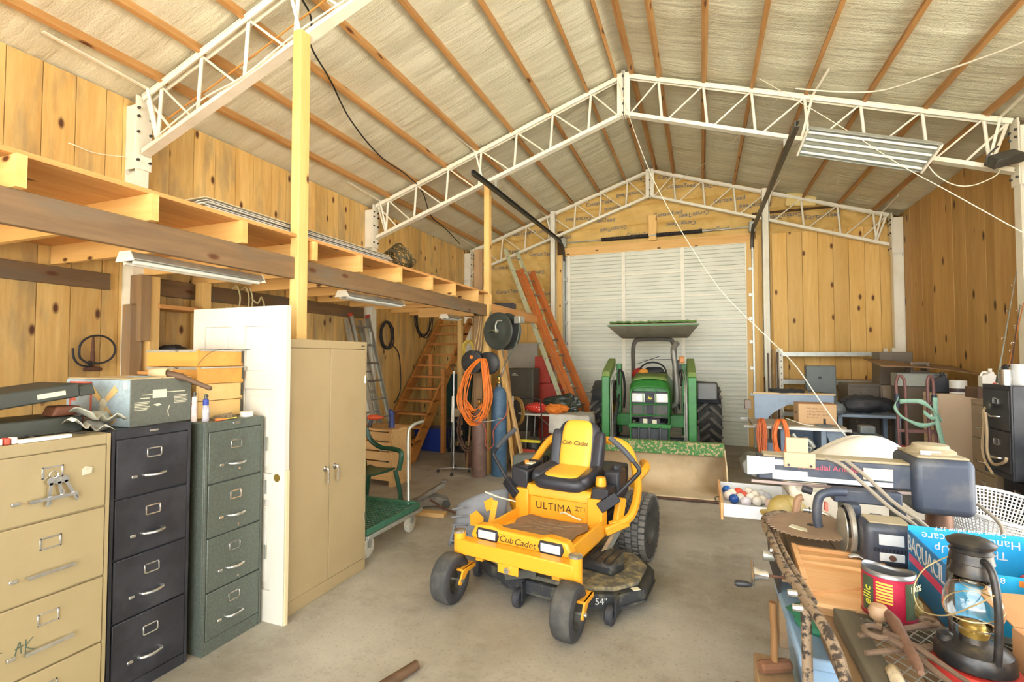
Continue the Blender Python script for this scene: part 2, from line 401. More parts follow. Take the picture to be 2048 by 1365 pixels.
# tracks: vertical angle, curve, hanging rail
for x, s in ((DX0 - .06, -1), (DX1 + .06, 1)):
    t = MB().bar((x, DY - .06, 0), (x, DY - .06, 3.8), .03, .06, (0, 1, 0)); t.bar((x + s * .03, DY - .02, 0), (x + s * .03, DY - .02, 3.9), .09, .004, (0, 1, 0))
    part('vertical_track', t, GALV, dr)
    pts = [(x, DY - .06, 3.78), (x, DY - .07, 3.92), (x, DY - .13, 4.05), (x, DY - .24, 4.13), (x, DY - .4, 4.16)]
    part('curved_track', MB().tube(cr(pts), .03, 6), DARKST, dr)
    r = MB().bar((x, DY - .38, 4.16), (x, 5.7, 4.12), .012, .06); r.bar((x + .02, DY - .38, 4.19), (x + .02, 5.7, 4.15), .045, .008); r.bar((x + .02, DY - .38, 4.13), (x + .02, 5.7, 4.09), .045, .008)
    part('hanging_track', r, DARKST, dr)
    for zz in (.5, 1.0, 1.5, 2.0, 2.45, 2.9, 3.4):
        part('roller_hinge', MB().cbox((x - s * .03, DY - .04, zz), (.08, .05, .06)), GALV, dr)
    part('hanger_strap', MB().bar((x + s * .04, 6.6, 4.14), (x + s * .04, 6.6, chord(x) - .56), .04, .004).bar((x, 6.6, 4.17), (x + s * .3, 6.62, 4.33), .035, .004), GALV, dr)
    part('drum_bracket', MB().box((x - .05, DY - .12, 4.1), (x + .05, DY, 4.3)), GALV, dr, bev=.004)
sh = MB().cyl((DX0 - .1, DY - .08, 4.2), (DX1 + .1, DY - .08, 4.2), .014, n=10)
part('torsion_shaft', sh, GALV, dr, smooth=True)
def coil(a, b, r, turns, wire, n=10):
    a, b = Vector(a), Vector(b); d = b - a; k = turns * n; u = d.orthogonal().normalized(); w = d.normalized().cross(u)
    return [a + d * (i / k) + (u * math.cos(6.2832 * i / n) + w * math.sin(6.2832 * i / n)) * r for i in range(k + 1)]
for a, b in (((-1.95, DY - .08, 4.2), (-.97, DY - .08, 4.2)), ((-.83, DY - .08, 4.2), (.05, DY - .08, 4.2))):
    part('torsion_spring', MB().tube(coil(a, b, .035, 46, .008), .0085, 5), BLACK, dr, smooth=True)

# ---------------- steel frames ----------------
def frame(name, Y, label, halves=(-1, 1), near=False):
    t = thing(name, label, 'roof truss', (XM, Y, 0), group='white steel roof frames')
    nodes = [.45, 1.0, 1.55, 2.12, 2.68, 3.25, 3.78]   # from ridge
    top = lambda d: chord(XM + d) ; bot = lambda d: top(d) - .57
    for s in halves:
        c0, c1 = 0.03, 4.0
        b = MB()
        for dz in (0, ):
            b.bar((s * c0, -.03, top(c0) - .025), (s * c1, -.03, top(c1) - .025), .008, .055); b.bar((s * c0, 0, top(c0) - .004), (s * c1, 0, top(c1) - .004), .09, .008); b.bar((s * c0, .03, top(c0) - .025), (s * c1, .03, top(c1) - .025), .008, .055)
        part('top_chord', b, WHITE, t)
        b = MB(); b.bar((s * c0, 0, bot(c0) + .004), (s * c1, 0, bot(c1) + .004), .09, .008); b.bar((s * c0, -.03, bot(c0) + .03), (s * c1, -.03, bot(c1) + .03), .008, .045); b.bar((s * c0, .03, bot(c0) + .03), (s * c1, .03, bot(c1) + .03), .008, .045)
        part('bottom_chord', b, WHITE, t)
        prev = None
        for i, d in enumerate(nodes):
            part('web_strut', MB().cyl((s * d, 0, top(d) - .02), (s * (d + .04), 0, bot(d + .04) + .03), .017, n=8), WHITE, t, smooth=True)
            e = .07 if prev is None else prev + .1
            part('web_diagonal', MB().cyl((s * d, 0, top(d) - .02), (s * e, 0, bot(e) + .03), .011, n=8), WHITE, t, smooth=True)
            prev = d
        part('web_strut', MB().cyl((s * 3.82, 0, bot(3.82) + .03), (s * 3.98, 0, top(3.98) - .02), .017, n=8), WHITE, t, smooth=True)
        part('web_diagonal', MB().cyl((s * 3.6, 0, bot(3.6) + .03), (s * 3.98, 0, top(3.98) - .03), .013, n=8), WHITE, t, smooth=True)
        for d in (2.2, 3.9):
            p0 = Vector((s * (d - .35), .0, bot(d - .35) + .02)); p1 = Vector((s * (d + .02), -.02, top(d) - .01))
            p1 = Vector((s * d, -.05, top(d))); p2 = Vector((s * (d + .1), -.72, top(d) + .07)) if d < 3 else Vector((s * (d - .02), -.85, top(d) + .04))
            p0 = Vector((s * (d - .12), .0, bot(d - .12) + .03)) if d < 3 else Vector((s * (d - .1), 0, bot(d - .1) + .03))
            part('flange_brace', MB().bar(p0, p1, .025, .025).bar(p1, p2, .03, .012), WHITE, t)
        # column
        b = MB(); X = s * 4.1
        x0, x1 = min(X - s * .06, X + s * .085), max(X - s * .06, X + s * .085); b.box((x0, -.006, 0), (x1, .006, 4.12)); b.box((X - s * .06 - .006, -.06, 0), (X - s * .06 + .006, .06, 4.16)); b.box((X + s * .085 - .006, -.06, 0), (X + s * .085 + .006, .06, 4.12)); b.box((x0, -.06, 3.5), (x1, -.052, 4.12)); b.box((x0, -.06, 0), (x1, -.056, 3.45))
        part('column', b, WHITE, t, bev=.003, seg=1)
        part('column_plate', MB().box((X - s * .08, -.075, 3.5), (X - s * .066, .075, 4.2)), WHITE, t, bev=.003, seg=1)
        for zz in (3.58, 3.85, 4.0, 4.08):
            for yy in ((-.055, .055)):
                part('bolt', MB().cyl((X - s * .08, yy, zz), (X - s * .1, yy, zz), .013, n=6), DARKST, t)
    for s in (-1, 1):
        part('ridge_plate', MB().box((s * .004, -.07, bot(0) - .02), (s * .022, .07, top(0) + .02)).box((s * .02, -.05, bot(0)), (s * .085, -.042, top(0))), WHITE, t, bev=.003, seg=1)
    for zz in (4.98, 5.1, 5.3, 5.48):
        part('bolt', MB().cyl((0, -.07, zz), (0, -.09, zz), .014, n=6), DARKST, t)
    return t
frame('roof_truss', -.55, 'white steel truss frame nearest the open end of the shed')
frame('roof_truss', 3.042, 'white steel truss frame carrying the post beside the tan tall cabinet', (-1,1))
frame('roof_truss', 6.621, 'white steel truss frame that the fluorescent light hangs from')
f3 = frame('roof_truss', 10.24, 'white steel truss frame against the insulated end wall')
for o, x in ((f3, -2.99), (f3, 1.15)):
    b = MB(); zt = chord(x) + .04
    b.box((-.06, -.05, 0), (.06, -.042, zt)); b.box((-.06, -.05, 0), (-.052, .05, zt)); b.box((.052, -.05, 0), (.06, .05, zt)); b.box((-.015, -.062, 0), (.015, -.05, zt))
    part('door_post', b, WHITE, o, loc=(x - XM, .0, 0))
# ---------------- storage loft ----------------
lf = thing('storage_loft', 'pine storage loft with weathered beam and row of joists along left wall', 'loft', (0, 0, 0))
BX = -2.97
part('beam', MB().box((BX - .02, Y0, 2.322), (BX + .02, 3.06, 2.492)), OLDY, lf, bev=.004)
part('beam', MB().box((BX - .02, 3.064, 2.322), (BX + .02, 6.75, 2.487)), OLDY, lf, bev=.004)
part('back_header', MB().box((BX - .04, 6.8, 2.36), (BX, 9.2, 2.5)), JY, lf, bev=.004)
part('ledger', MB().box((XL + .01, Y0, 2.33), (XL + .05, 2.86, 2.48)), OLDY, lf, bev=.004)
part('ledger', MB().box((XL + .01, 3.2, 2.33), (XL + .05, 6.5, 2.5)), OLDY, lf, bev=.004)
jm = mesh_of('joist', MB().box((XL + .03, -.04, 2.492), (-2.9, 0, 2.645)), JX)
jy = [-3.4,-2.8,-2.2,-1.64,-1.06,-.48, .1, .69, 1.28, 1.87, 2.46, 3.12, 3.69, 4.33, 4.96, 5.53, 6.22, 6.67]
for y in jy: part('joist', jm, None, lf, loc=(0, y, 0))
for y in (7.3, 7.9): part('joist', MB().box((XL + .03, -.04, 2.492), (-4.0 if y < 7.5 else -4.0, 0, 2.645)), JX, lf, loc=(.98 if False else 0, y, 0))
part('joist', MB().box((-4.2, 6.72, 2.34), (-2.95, 6.76, 2.49)), JX, lf)
x = XL + .02; dws = []
while x < -2.95:
    w = min(.27, -2.925 - x); dws.append((x, w)); x += w
for x, w in dws:
    part('deck_plank', MB().box((.001, 0, 0), (w - .004, 6.7 - Y0, .026)), JY, lf, loc=(x, Y0, 2.646))
for x, w in [(-4.3, .26), (-4.04, .26), (-3.78, .26), (-3.52, .26), (-3.26, .28)]:
    part('deck_plank', MB().box((.001, 0, 0), (w - .004, 2.4, .026)), JY, lf, loc=(x, 6.82, 2.505))
# posts
POSTS = []
def post(y, z0, z1, m, w=.085, d=.085, x=BX, bev=.004): return part('post', MB().box((x - .02 - w, y - d / 2, z0), (x - .02, y + d / 2, z1)), m, lf, bev=bev)
part('post', MB().box((-3.0, 2.93, 0), (-2.915, 3.03, 4.31)), STUD, lf, bev=.004)
part('post', MB().box((-3.0, 6.6, 0), (-2.915, 6.69, 4.34)), STUD, lf, bev=.004)
part('post', MB().box((-3.22, 6.72, 0), (-3.08, 6.76, 3.35)), OLDZ, lf, bev=.004)
part('post', MB().box((-4.32, 8.3, 0), (-4.24, 8.38, 2.5)), STUD, lf, bev=.004)

# wall framing behind the door: studs, small shelf
fr = thing('shelf_frame', 'rough pine stud frame with a small shelf fixed to left wall', 'shelf frame', (0, 0, 0))
part('weathered_stud', MB().box((-5.02, 2.93, 0), (-4.9, 3.02, 2.2)), OLDZ, fr, bev=.003)
part('stud_cleat', MB().box((-5.0, 2.98, 1.86), (-4.84, 3.07, 2.48)), OLDZ, fr, bev=.003)
part('stud', MB().box((-4.98, 3.075, 1.55), (-4.86, 3.165, 2.48)), STUD, fr, bev=.003)
part('stud', MB().box((-4.98, 3.6, 1.2), (-4.86, 3.69, 2.5)), STUD, fr, bev=.003)
part('shelf', MB().box((-5.1, 3.15, 2.18), (-4.84, 3.6, 2.22)), JY, fr, bev=.003)
part('shelf', MB().box((-5.1, 3.0, 1.55), (-4.7, 3.75, 1.58)), JY, fr, bev=.003)
def blob(c, r, sc, seed, amp=.25, nu=22, nv=14):
    b = MB().ball((0, 0, 0), 1, nu, nv); rnd = random.Random(seed); ph = [rnd.uniform(0, 6.3) for _ in range(9)]
    out = []
    for v in b.v:
        x, y, z = v; k = 1 + amp * (.5*math.sin(4*x+ph[0])*math.cos(3*y+ph[1]) + .3*math.sin(9*y+ph[2]+4*z) + .22*math.sin(13*x+7*z+ph[3]) + .15*math.sin(19*y+ph[4]+11*x))
        out.append((c[0]+x*k*r*sc[0], c[1]+y*k*r*sc[1], c[2]+max(z*k, -1.0)*r*sc[2]))
    b.v = out; return b
tag(part('black_bag', blob((-4.96, 3.36, 1.76), .13, (.8, 1.1, .6), 3), BLACKR, smooth=True), 'crumpled black bag on the small wall shelf', 'bag')
tag(part('cardboard_carton', MB().box((-5.0, 3.2, 1.583), (-4.78, 3.52, 1.67)), mat('brown_card', '#8a5c38', .8), bev=.004), 'small brown carton beside red lidded jar on wall shelf', 'box')
j = thing('jar', 'plastic jar with red lid on the wall shelf', 'jar', (-4.78, 3.62, 1.58))
part('jar_body', MB().lathe([(.045, 0), (.05, .01), (.05, .07), (.045, .085)]), mat('clear_blue_plastic', '#c8ccd0', .3), j, smooth=True)
part('lid', MB().lathe([(.052, .085), (.054, .09), (.054, .115), (.05, .118)]), mat('red_plastic', '#d8452c', .4), j, smooth=True)

# ---------------- filing cabinets ----------------
def filing(name, label, loc, rz, w, d, h, seams, body, handle='bow', tops=.03, group=None, lbl=True, hand_side=-1, bodycol=None, latch=True):
    c = thing(name, label, 'filing cabinet', loc, rz, group)
    b = MB().box((-d, 0, .0), (-.012, w, h)); part('body', b, body, c, bev=.005)
    fr_ = MB().box((-.012, 0, 0), (0, .018, h)).box((-.012, w - .018, 0), (0, w, h)).box((-.012, .018, seams[0]), (0, w - .018, h)).box((-.012, .018, 0), (0, w - .018, seams[-1]))
    part('front_frame', fr_, body, c, bev=.002, seg=1)
    for z1, z0 in zip(seams, seams[1:]):
        dr_ = part('drawer', MB().box((-.02, .021, z0 + .004), (.004, w - .021, z1 - .004)), body, c, bev=.004)
        H = z1 - z0; cy = w / 2
        if lbl:
            ly, lz, lw, lh = cy, z0 + H * .70, .078, .052
            f = MB()
            f.box((.004, ly - lw/2, lz - lh/2), (.009, ly + lw/2, lz - lh/2 + .007)).box((.004, ly - lw/2, lz + lh/2 - .007), (.009, ly + lw/2, lz + lh/2)).box((.004, ly - lw/2, lz - lh/2), (.009, ly - lw/2 + .007, lz + lh/2)).box((.004, ly + lw/2 - .007, lz - lh/2), (.009, ly + lw/2, lz + lh/2))
            part('label_holder', f, CHROME, dr_, bev=.001, seg=1)
        hz = z0 + H * .33
        if handle == 'bow':
            pts = [(.004, cy - .055, hz), (.022, cy - .05, hz), (.03, cy - .03, hz - .002), (.033, cy, hz - .004), (.03, cy + .03, hz - .002), (.022, cy + .05, hz), (.004, cy + .055, hz)]
            hm = MB().tube(cr(pts, 3), .0075, 8)
        else:
            hm = MB().box((.02, cy - .085, hz - .008), (.03, cy + .085, hz + .006)).box((.004, cy - .085, hz - .006), (.022, cy - .07, hz + .004)).box((.004, cy + .07, hz - .006), (.022, cy + .085, hz + .004))
        part('handle', hm, CHROME, dr_, smooth=True)
        if latch:
            q = cy - (.1 if handle == 'bow' else .125)
            part('thumb_latch', MB().box((.004, q - .014, hz - .007), (.016, q + .014, hz + .008)), CHROME, dr_, bev=.002, seg=1)
    return c
TAN = mat('tan_paint', '#a19069', .42, c2='#93835c', amt=.5, sc=3)
TANW = mat('tan_cabinet_paint', '#a8956f', .45, c2='#988560', amt=.4, sc=2)
BLK = mat('black_paint', '#25262b', .4, c2='#44464c', amt=.6, sc=4)
HAMM = mat('green_grey_hammered', '#53574f', .42, .1, c2='#64796c', amt=.6, sc=90, bump=.2, bsc=120)
fc1 = filing('filing_cabinet', 'tan metal filing cabinet with keys hanging from its top drawer', (-2.68, 1.07, 0), 0, .46, .66, 1.345, [1.295, 1.0, .67, .36, .06], TAN, 'bar')
fc2 = filing('filing_cabinet', 'glossy black four drawer filing cabinet under the ceiling fan box', (-2.72, 1.555, 0), 0, .405, .66, 1.345, [1.30, 1.0, .7, .39, .06], BLK)
fc3 = filing('filing_cabinet', 'grey green hammered filing cabinet beside the white panel door', (-2.67, 2.01, 0), 0, .40, .68, 1.33, [1.275, .97, .66, .35, .075], HAMM)
part('badge', MB().cbox((.002, .2, 1.31), (.003, .05, .014)), CHROME, fc3, bev=.001)
part('badge', MB().cbox((.002, .2, 1.325), (.003, .045, .01)), CHROME, fc2, bev=.001)
for z in (1.0, .66, .35): part('lock_button', MB().cyl((.004, .22, z + .03), (.01, .22, z + .03), .008, n=10), CHROME, fc3)
# marker scrawl on third drawer and keys on the first
INK = mat('marker_ink', '#4a5a4a', .6)
sk = MB()
for st in ([(.01, .5), (.03, .52), (.06, .515)], [(.035, .525), (.03, .47)], [(.1, .48), (.115, .53), (.12, .48)], [(.1, .505), (.13, .51)], [(.135, .53), (.135, .475)], [(.16, .53), (.136, .5), (.165, .475)]):
    sk.tube(cr([(.0045, a + .02, z - .01) for a, z in st], 4), .0022, 4)
part('marker_scrawl', sk, INK, fc1)
kr = thing('key_ring', 'bunch of keys on a ring hooked over tan cabinet label holder', 'keys', (-2.668, 1.30, 1.2))
part('ring', MB().tube([(.004, .016 * math.cos(a * .63), .016 * math.sin(a * .63) - .004) for a in range(10)], .0025, 6, True), CHROME, kr, smooth=True)
for ky, rr, L in ((-.01, -6, .12), (.012, 10, .09), (.03, 25, .13)):
    k = MB().cyl((0, 0, -.014), (.004, 0, -.014), .016, n=14).box((0, -.006, -L), (.004, .006, -.02)).box((0, .004, -L + .01), (.004, .011, -L + .03))
    part('key', k, CHROME, kr, loc=(.008 + abs(ky) * .1, ky, -.018), rot=(R(rr), 0, 0))
tag(part('fridge_magnet', MB().prism([(-.02, -.02), (.018, -.016), (.02, .012), (-.006, .022), (-.02, .01)], 0, .008, 'X'), mat('shell_grey', '#c9c2a8', .5, c2='#7a755e', sc=40), loc=(-2.676, 1.43, 1.185), bev=.002), 'small shell shaped magnet on top tan drawer', 'magnet')

# ---------------- white six panel door leaning behind the cabinets ----------------
DW = mat('door_gloss_white', '#d4d0c3', .4, c2='#c6bfac', amt=.3, sc=3)
wd = thing('panel_door', 'loose white six panel door standing between hammered filing cabinet and tan cabinet', 'door', (-3.37, 2.43, 0))
b = MB(); wdt, hgt, th = .865, 2.05, .035
st = [0, .11, .37, .495, .755, wdt]; rl = [0, .2, .78, .95, 1.5, 1.62, 1.92, hgt]
b.box((0, 0, 0), (.11, th, hgt)).box((.755, 0, 0), (wdt, th, hgt)).box((.37, 0, 0), (.495, th, hgt))
for z0, z1 in ((0, .2), (.78, .95), (1.5, 1.62), (1.92, hgt)): b.box((.11, 0, z0), (.37, th, z1)).box((.495, 0, z0), (.755, th, z1))
part('frame', b, DW, wd)
for x0, x1 in ((.11, .37), (.495, .755)):
    for z0, z1 in ((.2, .78), (.95, 1.5), (1.62, 1.92)):
        part('panel', MB().box((x0, .012, z0), (x1, th - .012, z1)).box((x0 + .045, .005, z0 + .045), (x1 - .045, th - .005, z1 - .045)), DW, wd, bev=.004)
BRASS = mat('brass', '#b99a4e', .35, .8)
part('latch_plate', MB().box((wdt, .008, .9), (wdt + .002, .028, .96)), BRASS, wd)
part('latch_bolt', MB().box((wdt, .012, .92), (wdt + .008, .024, .94)), BRASS, wd)
part('knob_bore', MB().cyl((.8, -.001, .93), (.8, .004, .93), .026, n=20), BRASS, wd)
part('edge_strip', MB().box((wdt + .003, .006, 0), (wdt + .012, .03, .98)), mat('torn_card_edge', '#d9c9a0', .8), wd)
for z in (1.1, .82, .4): part('hinge', MB().box((.70, -.004, z), (.716, 0, z + .09)), GALV, wd)
nt = tag(part('paper_note', MB().grid(lambda u, w: (u * .1, -.001 - .006 * math.sin(u * 2.5) * w, w * .075), 6, 4), mat('white_paper', '#f3f1e8', .8), loc=(-2.6, 2.427, 1.62), solid=.0008), 'white paper note with small blue drawings taped to panel door', 'note')
for i in range(7):
    x, z = random.uniform(.02, .08), random.uniform(.015, .062)
    part('doodle', MB().tube(cr([(x, -.0035, z), (x + .006, -.0035, z + .006), (x + .012, -.0035, z), (x + .008, -.0035, z - .006)], 3), .0008, 4), INKBLUE, nt)

# ---------------- tall double door cabinet ----------------
tc = thing('storage_cabinet', 'tall tan metal cabinet with two doors and chrome lever handles', 'cabinet', (-2.56, 2.475, 0))
cw_, ch_ = .845, 1.835
part('body', MB().box((-.335, 0, 0), (-.02, cw_, ch_)), TANW, tc, bev=.004)
part('front_frame', MB().box((-.02, 0, 0), (0, .022, ch_)).box((-.02, cw_ - .022, 0), (0, cw_, ch_)).box((-.02, .022, ch_ - .06), (0, cw_ - .022, ch_)).box((-.02, .022, 0), (0, cw_ - .022, .09)), TANW, tc, bev=.002, seg=1)
hsub = []
for y0, y1, hy in ((.024, .42, .375), (.424, cw_ - .024, .475)):
    d_ = part('door', MB().box((-.02, y0, .093), (.003, y1, ch_ - .063)), TANW, tc, bev=.003)
    part('escutcheon', MB().cyl((.003, hy, .9), (.008, hy, .9), .02, n=18), CHROME, d_, smooth=True)
    part('handle', MB().tube(cr([(.006, hy, .905), (.03, hy, .905), (.034, hy + .004, .88), (.03, hy + .007, .82), (.028, hy + .008, .79)], 4), [.009] * 9 + [.008] * 8, 8), CHROME, d_, smooth=True)
for z in (.4, 1.5):
    part('hinge', MB().cyl((.004, cw_ - .022, z), (.004, cw_ - .022, z + .06), .005, n=8), CHROME, tc)
part('hasp_tab', MB().box((0, cw_ - .07, ch_ - .04), (.002, cw_ - .03, ch_ - .03)), DARKST, tc)

# ---------------- things on the cabinets ----------------
FANBOX = mat('grey_card_print', '#63665c', .75, c2='#4c4f47', sc=60, amt=.5)
FANPALE = mat('pale_blue_card', '#9fb0b6', .7, c2='#7d8886', sc=40)
CARDTOP = mat('cardboard_top', '#c9b489', .85)
RED = mat('red_print', '#c9604c', .6); CREAM = mat('cream_print', '#ddd8bb', .7); TANP = mat('wood_print', '#d6b478', .6)
bx = thing('ceiling_fan_box', 'grey carton printed with a ceiling fan on black cabinet', 'box', (-3.27, 1.64, 1.345), 3)
bw, bd, bh = .5, .34, .25
part('carton', MB().box((0, 0, 0), (bw, bd, bh)), FANBOX, bx, bev=.004)
part('top_flap', MB().box((.003, .003, bh), (bw - .003, bd * .48, bh + .004)).box((.003, bd * .5, bh), (bw - .003, bd - .003, bh + .005)), CARDTOP, bx)
part('front_print', MB().box((.004, -.0015, .004), (bw - .004, 0, bh - .004)), FANPALE, bx)
rb = MB(); x0, x1, z0, z1 = .03, .21, .03, .235
rb.box((x0, -.003, z0), (x0 + .014, -.0015, z1)).box((x1 - .014, -.003, z0), (x1, -.0015, z1)).box((x0, -.003, z1 - .014), (x1, -.0015, z1)).box((x0, -.003, .02), (x0 + .12, -.0015, .05)).box((x0, -.003, .13), (x0 + .05, -.0015, .15))
part('red_border', rb, RED, bx)
fb = MB()
for a in (40, 140, 310):
    c, s = math.cos(R(a)), math.sin(R(a)); hub = Vector((.3, 0, .12)); d = Vector((c, 0, s)); n_ = Vector((-s, 0, c))
    q = [hub + d * .03 - n_ * .014, hub + d * .13 - n_ * .02, hub + d * .13 + n_ * .02, hub + d * .03 + n_ * .014]
    fb.add([(p.x, -.0035, p.z) for p in q], [(0, 1, 2, 3)])
part('fan_blade_print', fb, TANP, bx, solid=.001)
part('fan_hub_print', MB().cyl((.3, -.004, .12), (.3, -.0015, .12), .026, n=16).cyl((.295, -.004, .09), (.295, -.0015, .09), .02, n=16), CREAM, bx)
part('white_tag', MB().box((.45, -.003, .2), (.475, -.0015, .235)), CREAM, bx)
sp = MB().box((bw, .115, .145), (bw + .0015, .19, .19))
for i in range(6): sp.box((bw, .02, .125 - i * .008), (bw + .0012, .1 - (i % 3) * .008, .128 - i * .008)).box((bw, .235, .15 - i * .008), (bw + .0012, .315 - (i % 2) * .01, .153 - i * .008))
sp.box((bw, .06, .163), (bw + .0012, .115, .166)).box((bw, .19, .172), (bw + .0012, .3, .176)).box((bw, .05, .145), (bw + .0012, .1, .149)).tube([(bw, .21, .1), (bw + .001, .2, .07), (bw, .205, .04)], .002, 5)
sp.prism([(.12, .11), (.15, .115), (.165, .105), (.14, .1)], bw, bw + .0012, 'X')
part('side_print', sp, CREAM, bx)
for i, (c1, c2, dx) in enumerate((('#dcb877', '#cfa862', 0), ('#d9b878', '#cba660', -.006), ('#d69a45', '#c28838', .004), ('#dca04a', '#c98e3c', -.012))):
    WB = wood('drawer_box_wood%d' % i, c1, c2, 'X', rv=0)
    z = 1.333 + i * .107
    o = thing('wooden_box', ['lowest pale wooden drawer box of the stack on hammered cabinet', 'pale wooden drawer box second from bottom of the stack', 'orange wooden drawer box with metal rail second from top of stack', 'orange wooden drawer box on top of the stack'][i], 'drawer box', (-3.32 + dx, 2.085 + abs(dx), z), group='stacked wooden drawer boxes')
    W_, D_, H_ = .46, .32, .1
    bb = MB().box((0, 0, 0), (W_, .014, H_)).box((0, D_ - .014, 0), (W_, D_, H_)).box((0, .014, 0), (.014, D_ - .014, H_)).box((W_ - .014, .014, 0), (W_, D_ - .014, H_))
    part('sides', bb, WB, o, bev=.0015, seg=1); part('bottom', MB().box((.014, .014, .006), (W_ - .014, D_ - .014, .014)), WB, o)
    part('top_board', MB().box((.001, .001, H_), (W_ - .001, D_ - .001, H_ + .004)), WB, o)
    if i >= 2:
        part('slide_rail', MB().box((-.004, -.004, H_ - .012), (W_ * .98, 0, H_ + .004)).box((W_, .02, H_ - .005), (W_ + .006, D_ + .02, H_ + .003)), GALV, o)
        part('rail_spring', MB().tube(cr([(.26, -.006, H_ - .004), (.275, -.007, H_ + .002), (.285, -.006, H_ - .006), (.3, -.007, H_)], 4), .0015, 5), DARKST, o)
    part('end_clip', MB().box((W_ - .002, D_ - .012, .02), (W_ + .006, D_, H_)), DARKST, o)
tag(part('twine', MB().tube(cr([(-2.86, 2.09, 1.762), (-2.7, 2.25, 1.758), (-2.79, 2.4, 1.765), (-2.858, 2.2, 1.752), (-2.85, 2.082, 1.66)], 8), .0015, 5), DARKST), 'thin dark wire looped over top wooden drawer box', 'wire')
for nm, lab, x, y, r_, c, cc, h in (('spray_bottle', 'clear spray bottle with blue collar and grey nozzle', -2.74, 2.06, .019, '#b9b4b8', '#2c3f95', .1), ('spray_bottle', 'pale pink spray bottle beside the fan box', -2.79, 2.025, .017, '#d8c4b8', '#d9cfc2', .115)):
    o = thing(nm, lab, 'spray bottle', (x, y, 1.331))
    part('bottle', MB().lathe([(r_ * .9, 0), (r_, .006), (r_, h * .8), (r_ * .6, h)], n=16), mat('bottle_' + c[1:], c, .25, c2='#54485a', sc=40, amt=.6), o, smooth=True)
    part('collar', MB().lathe([(r_ * .8, h - .004), (r_ * .85, h), (r_ * .8, h + .03), (r_ * .5, h + .034)], n=16), mat('cap_' + cc[1:], cc, .4), o, smooth=True)
    part('nozzle', MB().lathe([(r_ * .5, h + .03), (r_ * .42, h + .06), (.004, h + .063)], n=12).cbox((.006, 0, h + .05), (.02, .008, .01)), DARKST, o, smooth=True)
o = thing('wooden_baton', 'dark wooden handle pushed into a cream cardboard tube on fan box', 'handle', (-2.83, 1.9, 1.625))
DKW = wood('dark_handle_wood', '#6b5038', '#4c3826', 'X', rv=0)
part('tube', MB().tube([(-.1, -.03, -.002), (.0, 0, -.002)], .026, 16, caps=False), CARDTOP, o, smooth=True, solid=.003)
part('grip', MB().tube([(-.02, -.006, -.004), (.06, .03, -.025), (.075, .037, -.032), (.08, .04, -.034), (.2, .1, -.092), (.206, .103, -.094)], [.018, .021, .018, .014, .0135, .011], 12), DKW, o, smooth=True)
tag(part('flat_blue_card', MB().cbox((-2.98, 1.86, 1.602), (.12, .1, .004), (0, 0, R(20))), mat('blue_grey_card', '#8fa4b4', .6)), 'flat blue grey card lying on ceiling fan box', 'card')
tag(part('loose_hardware', blob((-2.75, 2.19, 1.345), .035, (1.2, 1.8, .5), 11, .5), mat('mixed_hardware', '#8f7d5c', .7, c2='#4a4238', sc=50, amt=.9), smooth=False), 'small heap of hardware on hammered cabinet top', 'hardware')
o = thing('screwdriver', 'screwdriver with orange and yellow handle on hammered cabinet', 'screwdriver', (-2.7, 2.09, 1.338))
part('grip', MB().tube([(0, 0, 0), (.005, .01, 0), (.01, .06, .0)], [.006, .009, .006], 10), mat('orange_plastic', '#ee7a38', .4), o, smooth=True)
part('shaft', MB().tube([(.01, .06, 0), (.018, .13, .002)], .003, 6), mat('yellow_plastic', '#e0c04c', .4), o)
o = thing('tape_roll', 'white roll of tape on hammered cabinet beside the door', 'tape', (-2.74, 2.34, 1.331))
part('roll', MB().lathe([(.022, 0), (.038, 0), (.038, .03), (.022, .03), (.022, 0)], n=20, cap=False), mat('white_tape', '#ece8dc', .6), o, smooth=True)
part('core', MB().lathe([(.02, 0), (.022, 0), (.022, .029), (.02, .029), (.02, 0)], n=20, cap=False), CARDTOP, o, smooth=True)
# left: dark case with raised lid, clutter on the tan cabinet
CASE = mat('dark_case_vinyl', '#3f433c', .55, c2='#2b2d2a', sc=6)
o = thing('instrument_case', 'long dark hard case with raised lid on tan cabinet', 'case', (-2.84, .85, 1.347), 2)
part('tray', MB().box((-.3, 0, 0), (0, .66, .075)), CASE, o, bev=.006)
lid = MB().prism([(-.3, 0), (0, 0), (0, .07), (-.3, .07)], 0, .7, 'Y').prism([(-.3, 0), (0, 0), (-.02, .055), (-.28, .055)], .7, .77, 'Y')
part('lid', lid, CASE, o, loc=(0, -.05, .085), rot=(R(7), 0, 0), bev=.008)
part('name_plate', MB().box((0, .53, .02), (.002, .64, .042)), CREAM, o, loc=(0, -.05, .085), rot=(R(7), 0, 0))
tag(part('brown_leather_pouch', MB().prism([(0, 0), (.13, 0), (.12, .045), (.02, .05)], 0, .1, 'X'), mat('brown_leather', '#70432c', .6), loc=(-3.0, 1.4, 1.425), bev=.01), 'brown leather pouch between case tray and lid', 'pouch')
tag(part('coil_cable', MB().tube(cr([(-2.72, 1.2, 1.355), (-2.74, 1.24, 1.37), (-2.71, 1.27, 1.352), (-2.73, 1.31, 1.355), (-2.735, 1.33, 1.36), (-2.73, 1.36, 1.375), (-2.72, 1.41, 1.36), (-2.71, 1.44, 1.355)], 6), .004, 6), BCORD, smooth=True), 'coiled black cable with plug on tan cabinet', 'cable')
tag(part('white_tray', MB().box((-2.72, 1.19, 1.346), (-2.685, 1.375, 1.362)), mat('white_plastic', '#ece9de', .5), bev=.003), 'flat white plastic tray on tan cabinet front edge', 'tray')
o = thing('plastic_clips', 'red and white plastic clips on tan cabinet', 'clips', (-2.72, 1.085, 1.346))
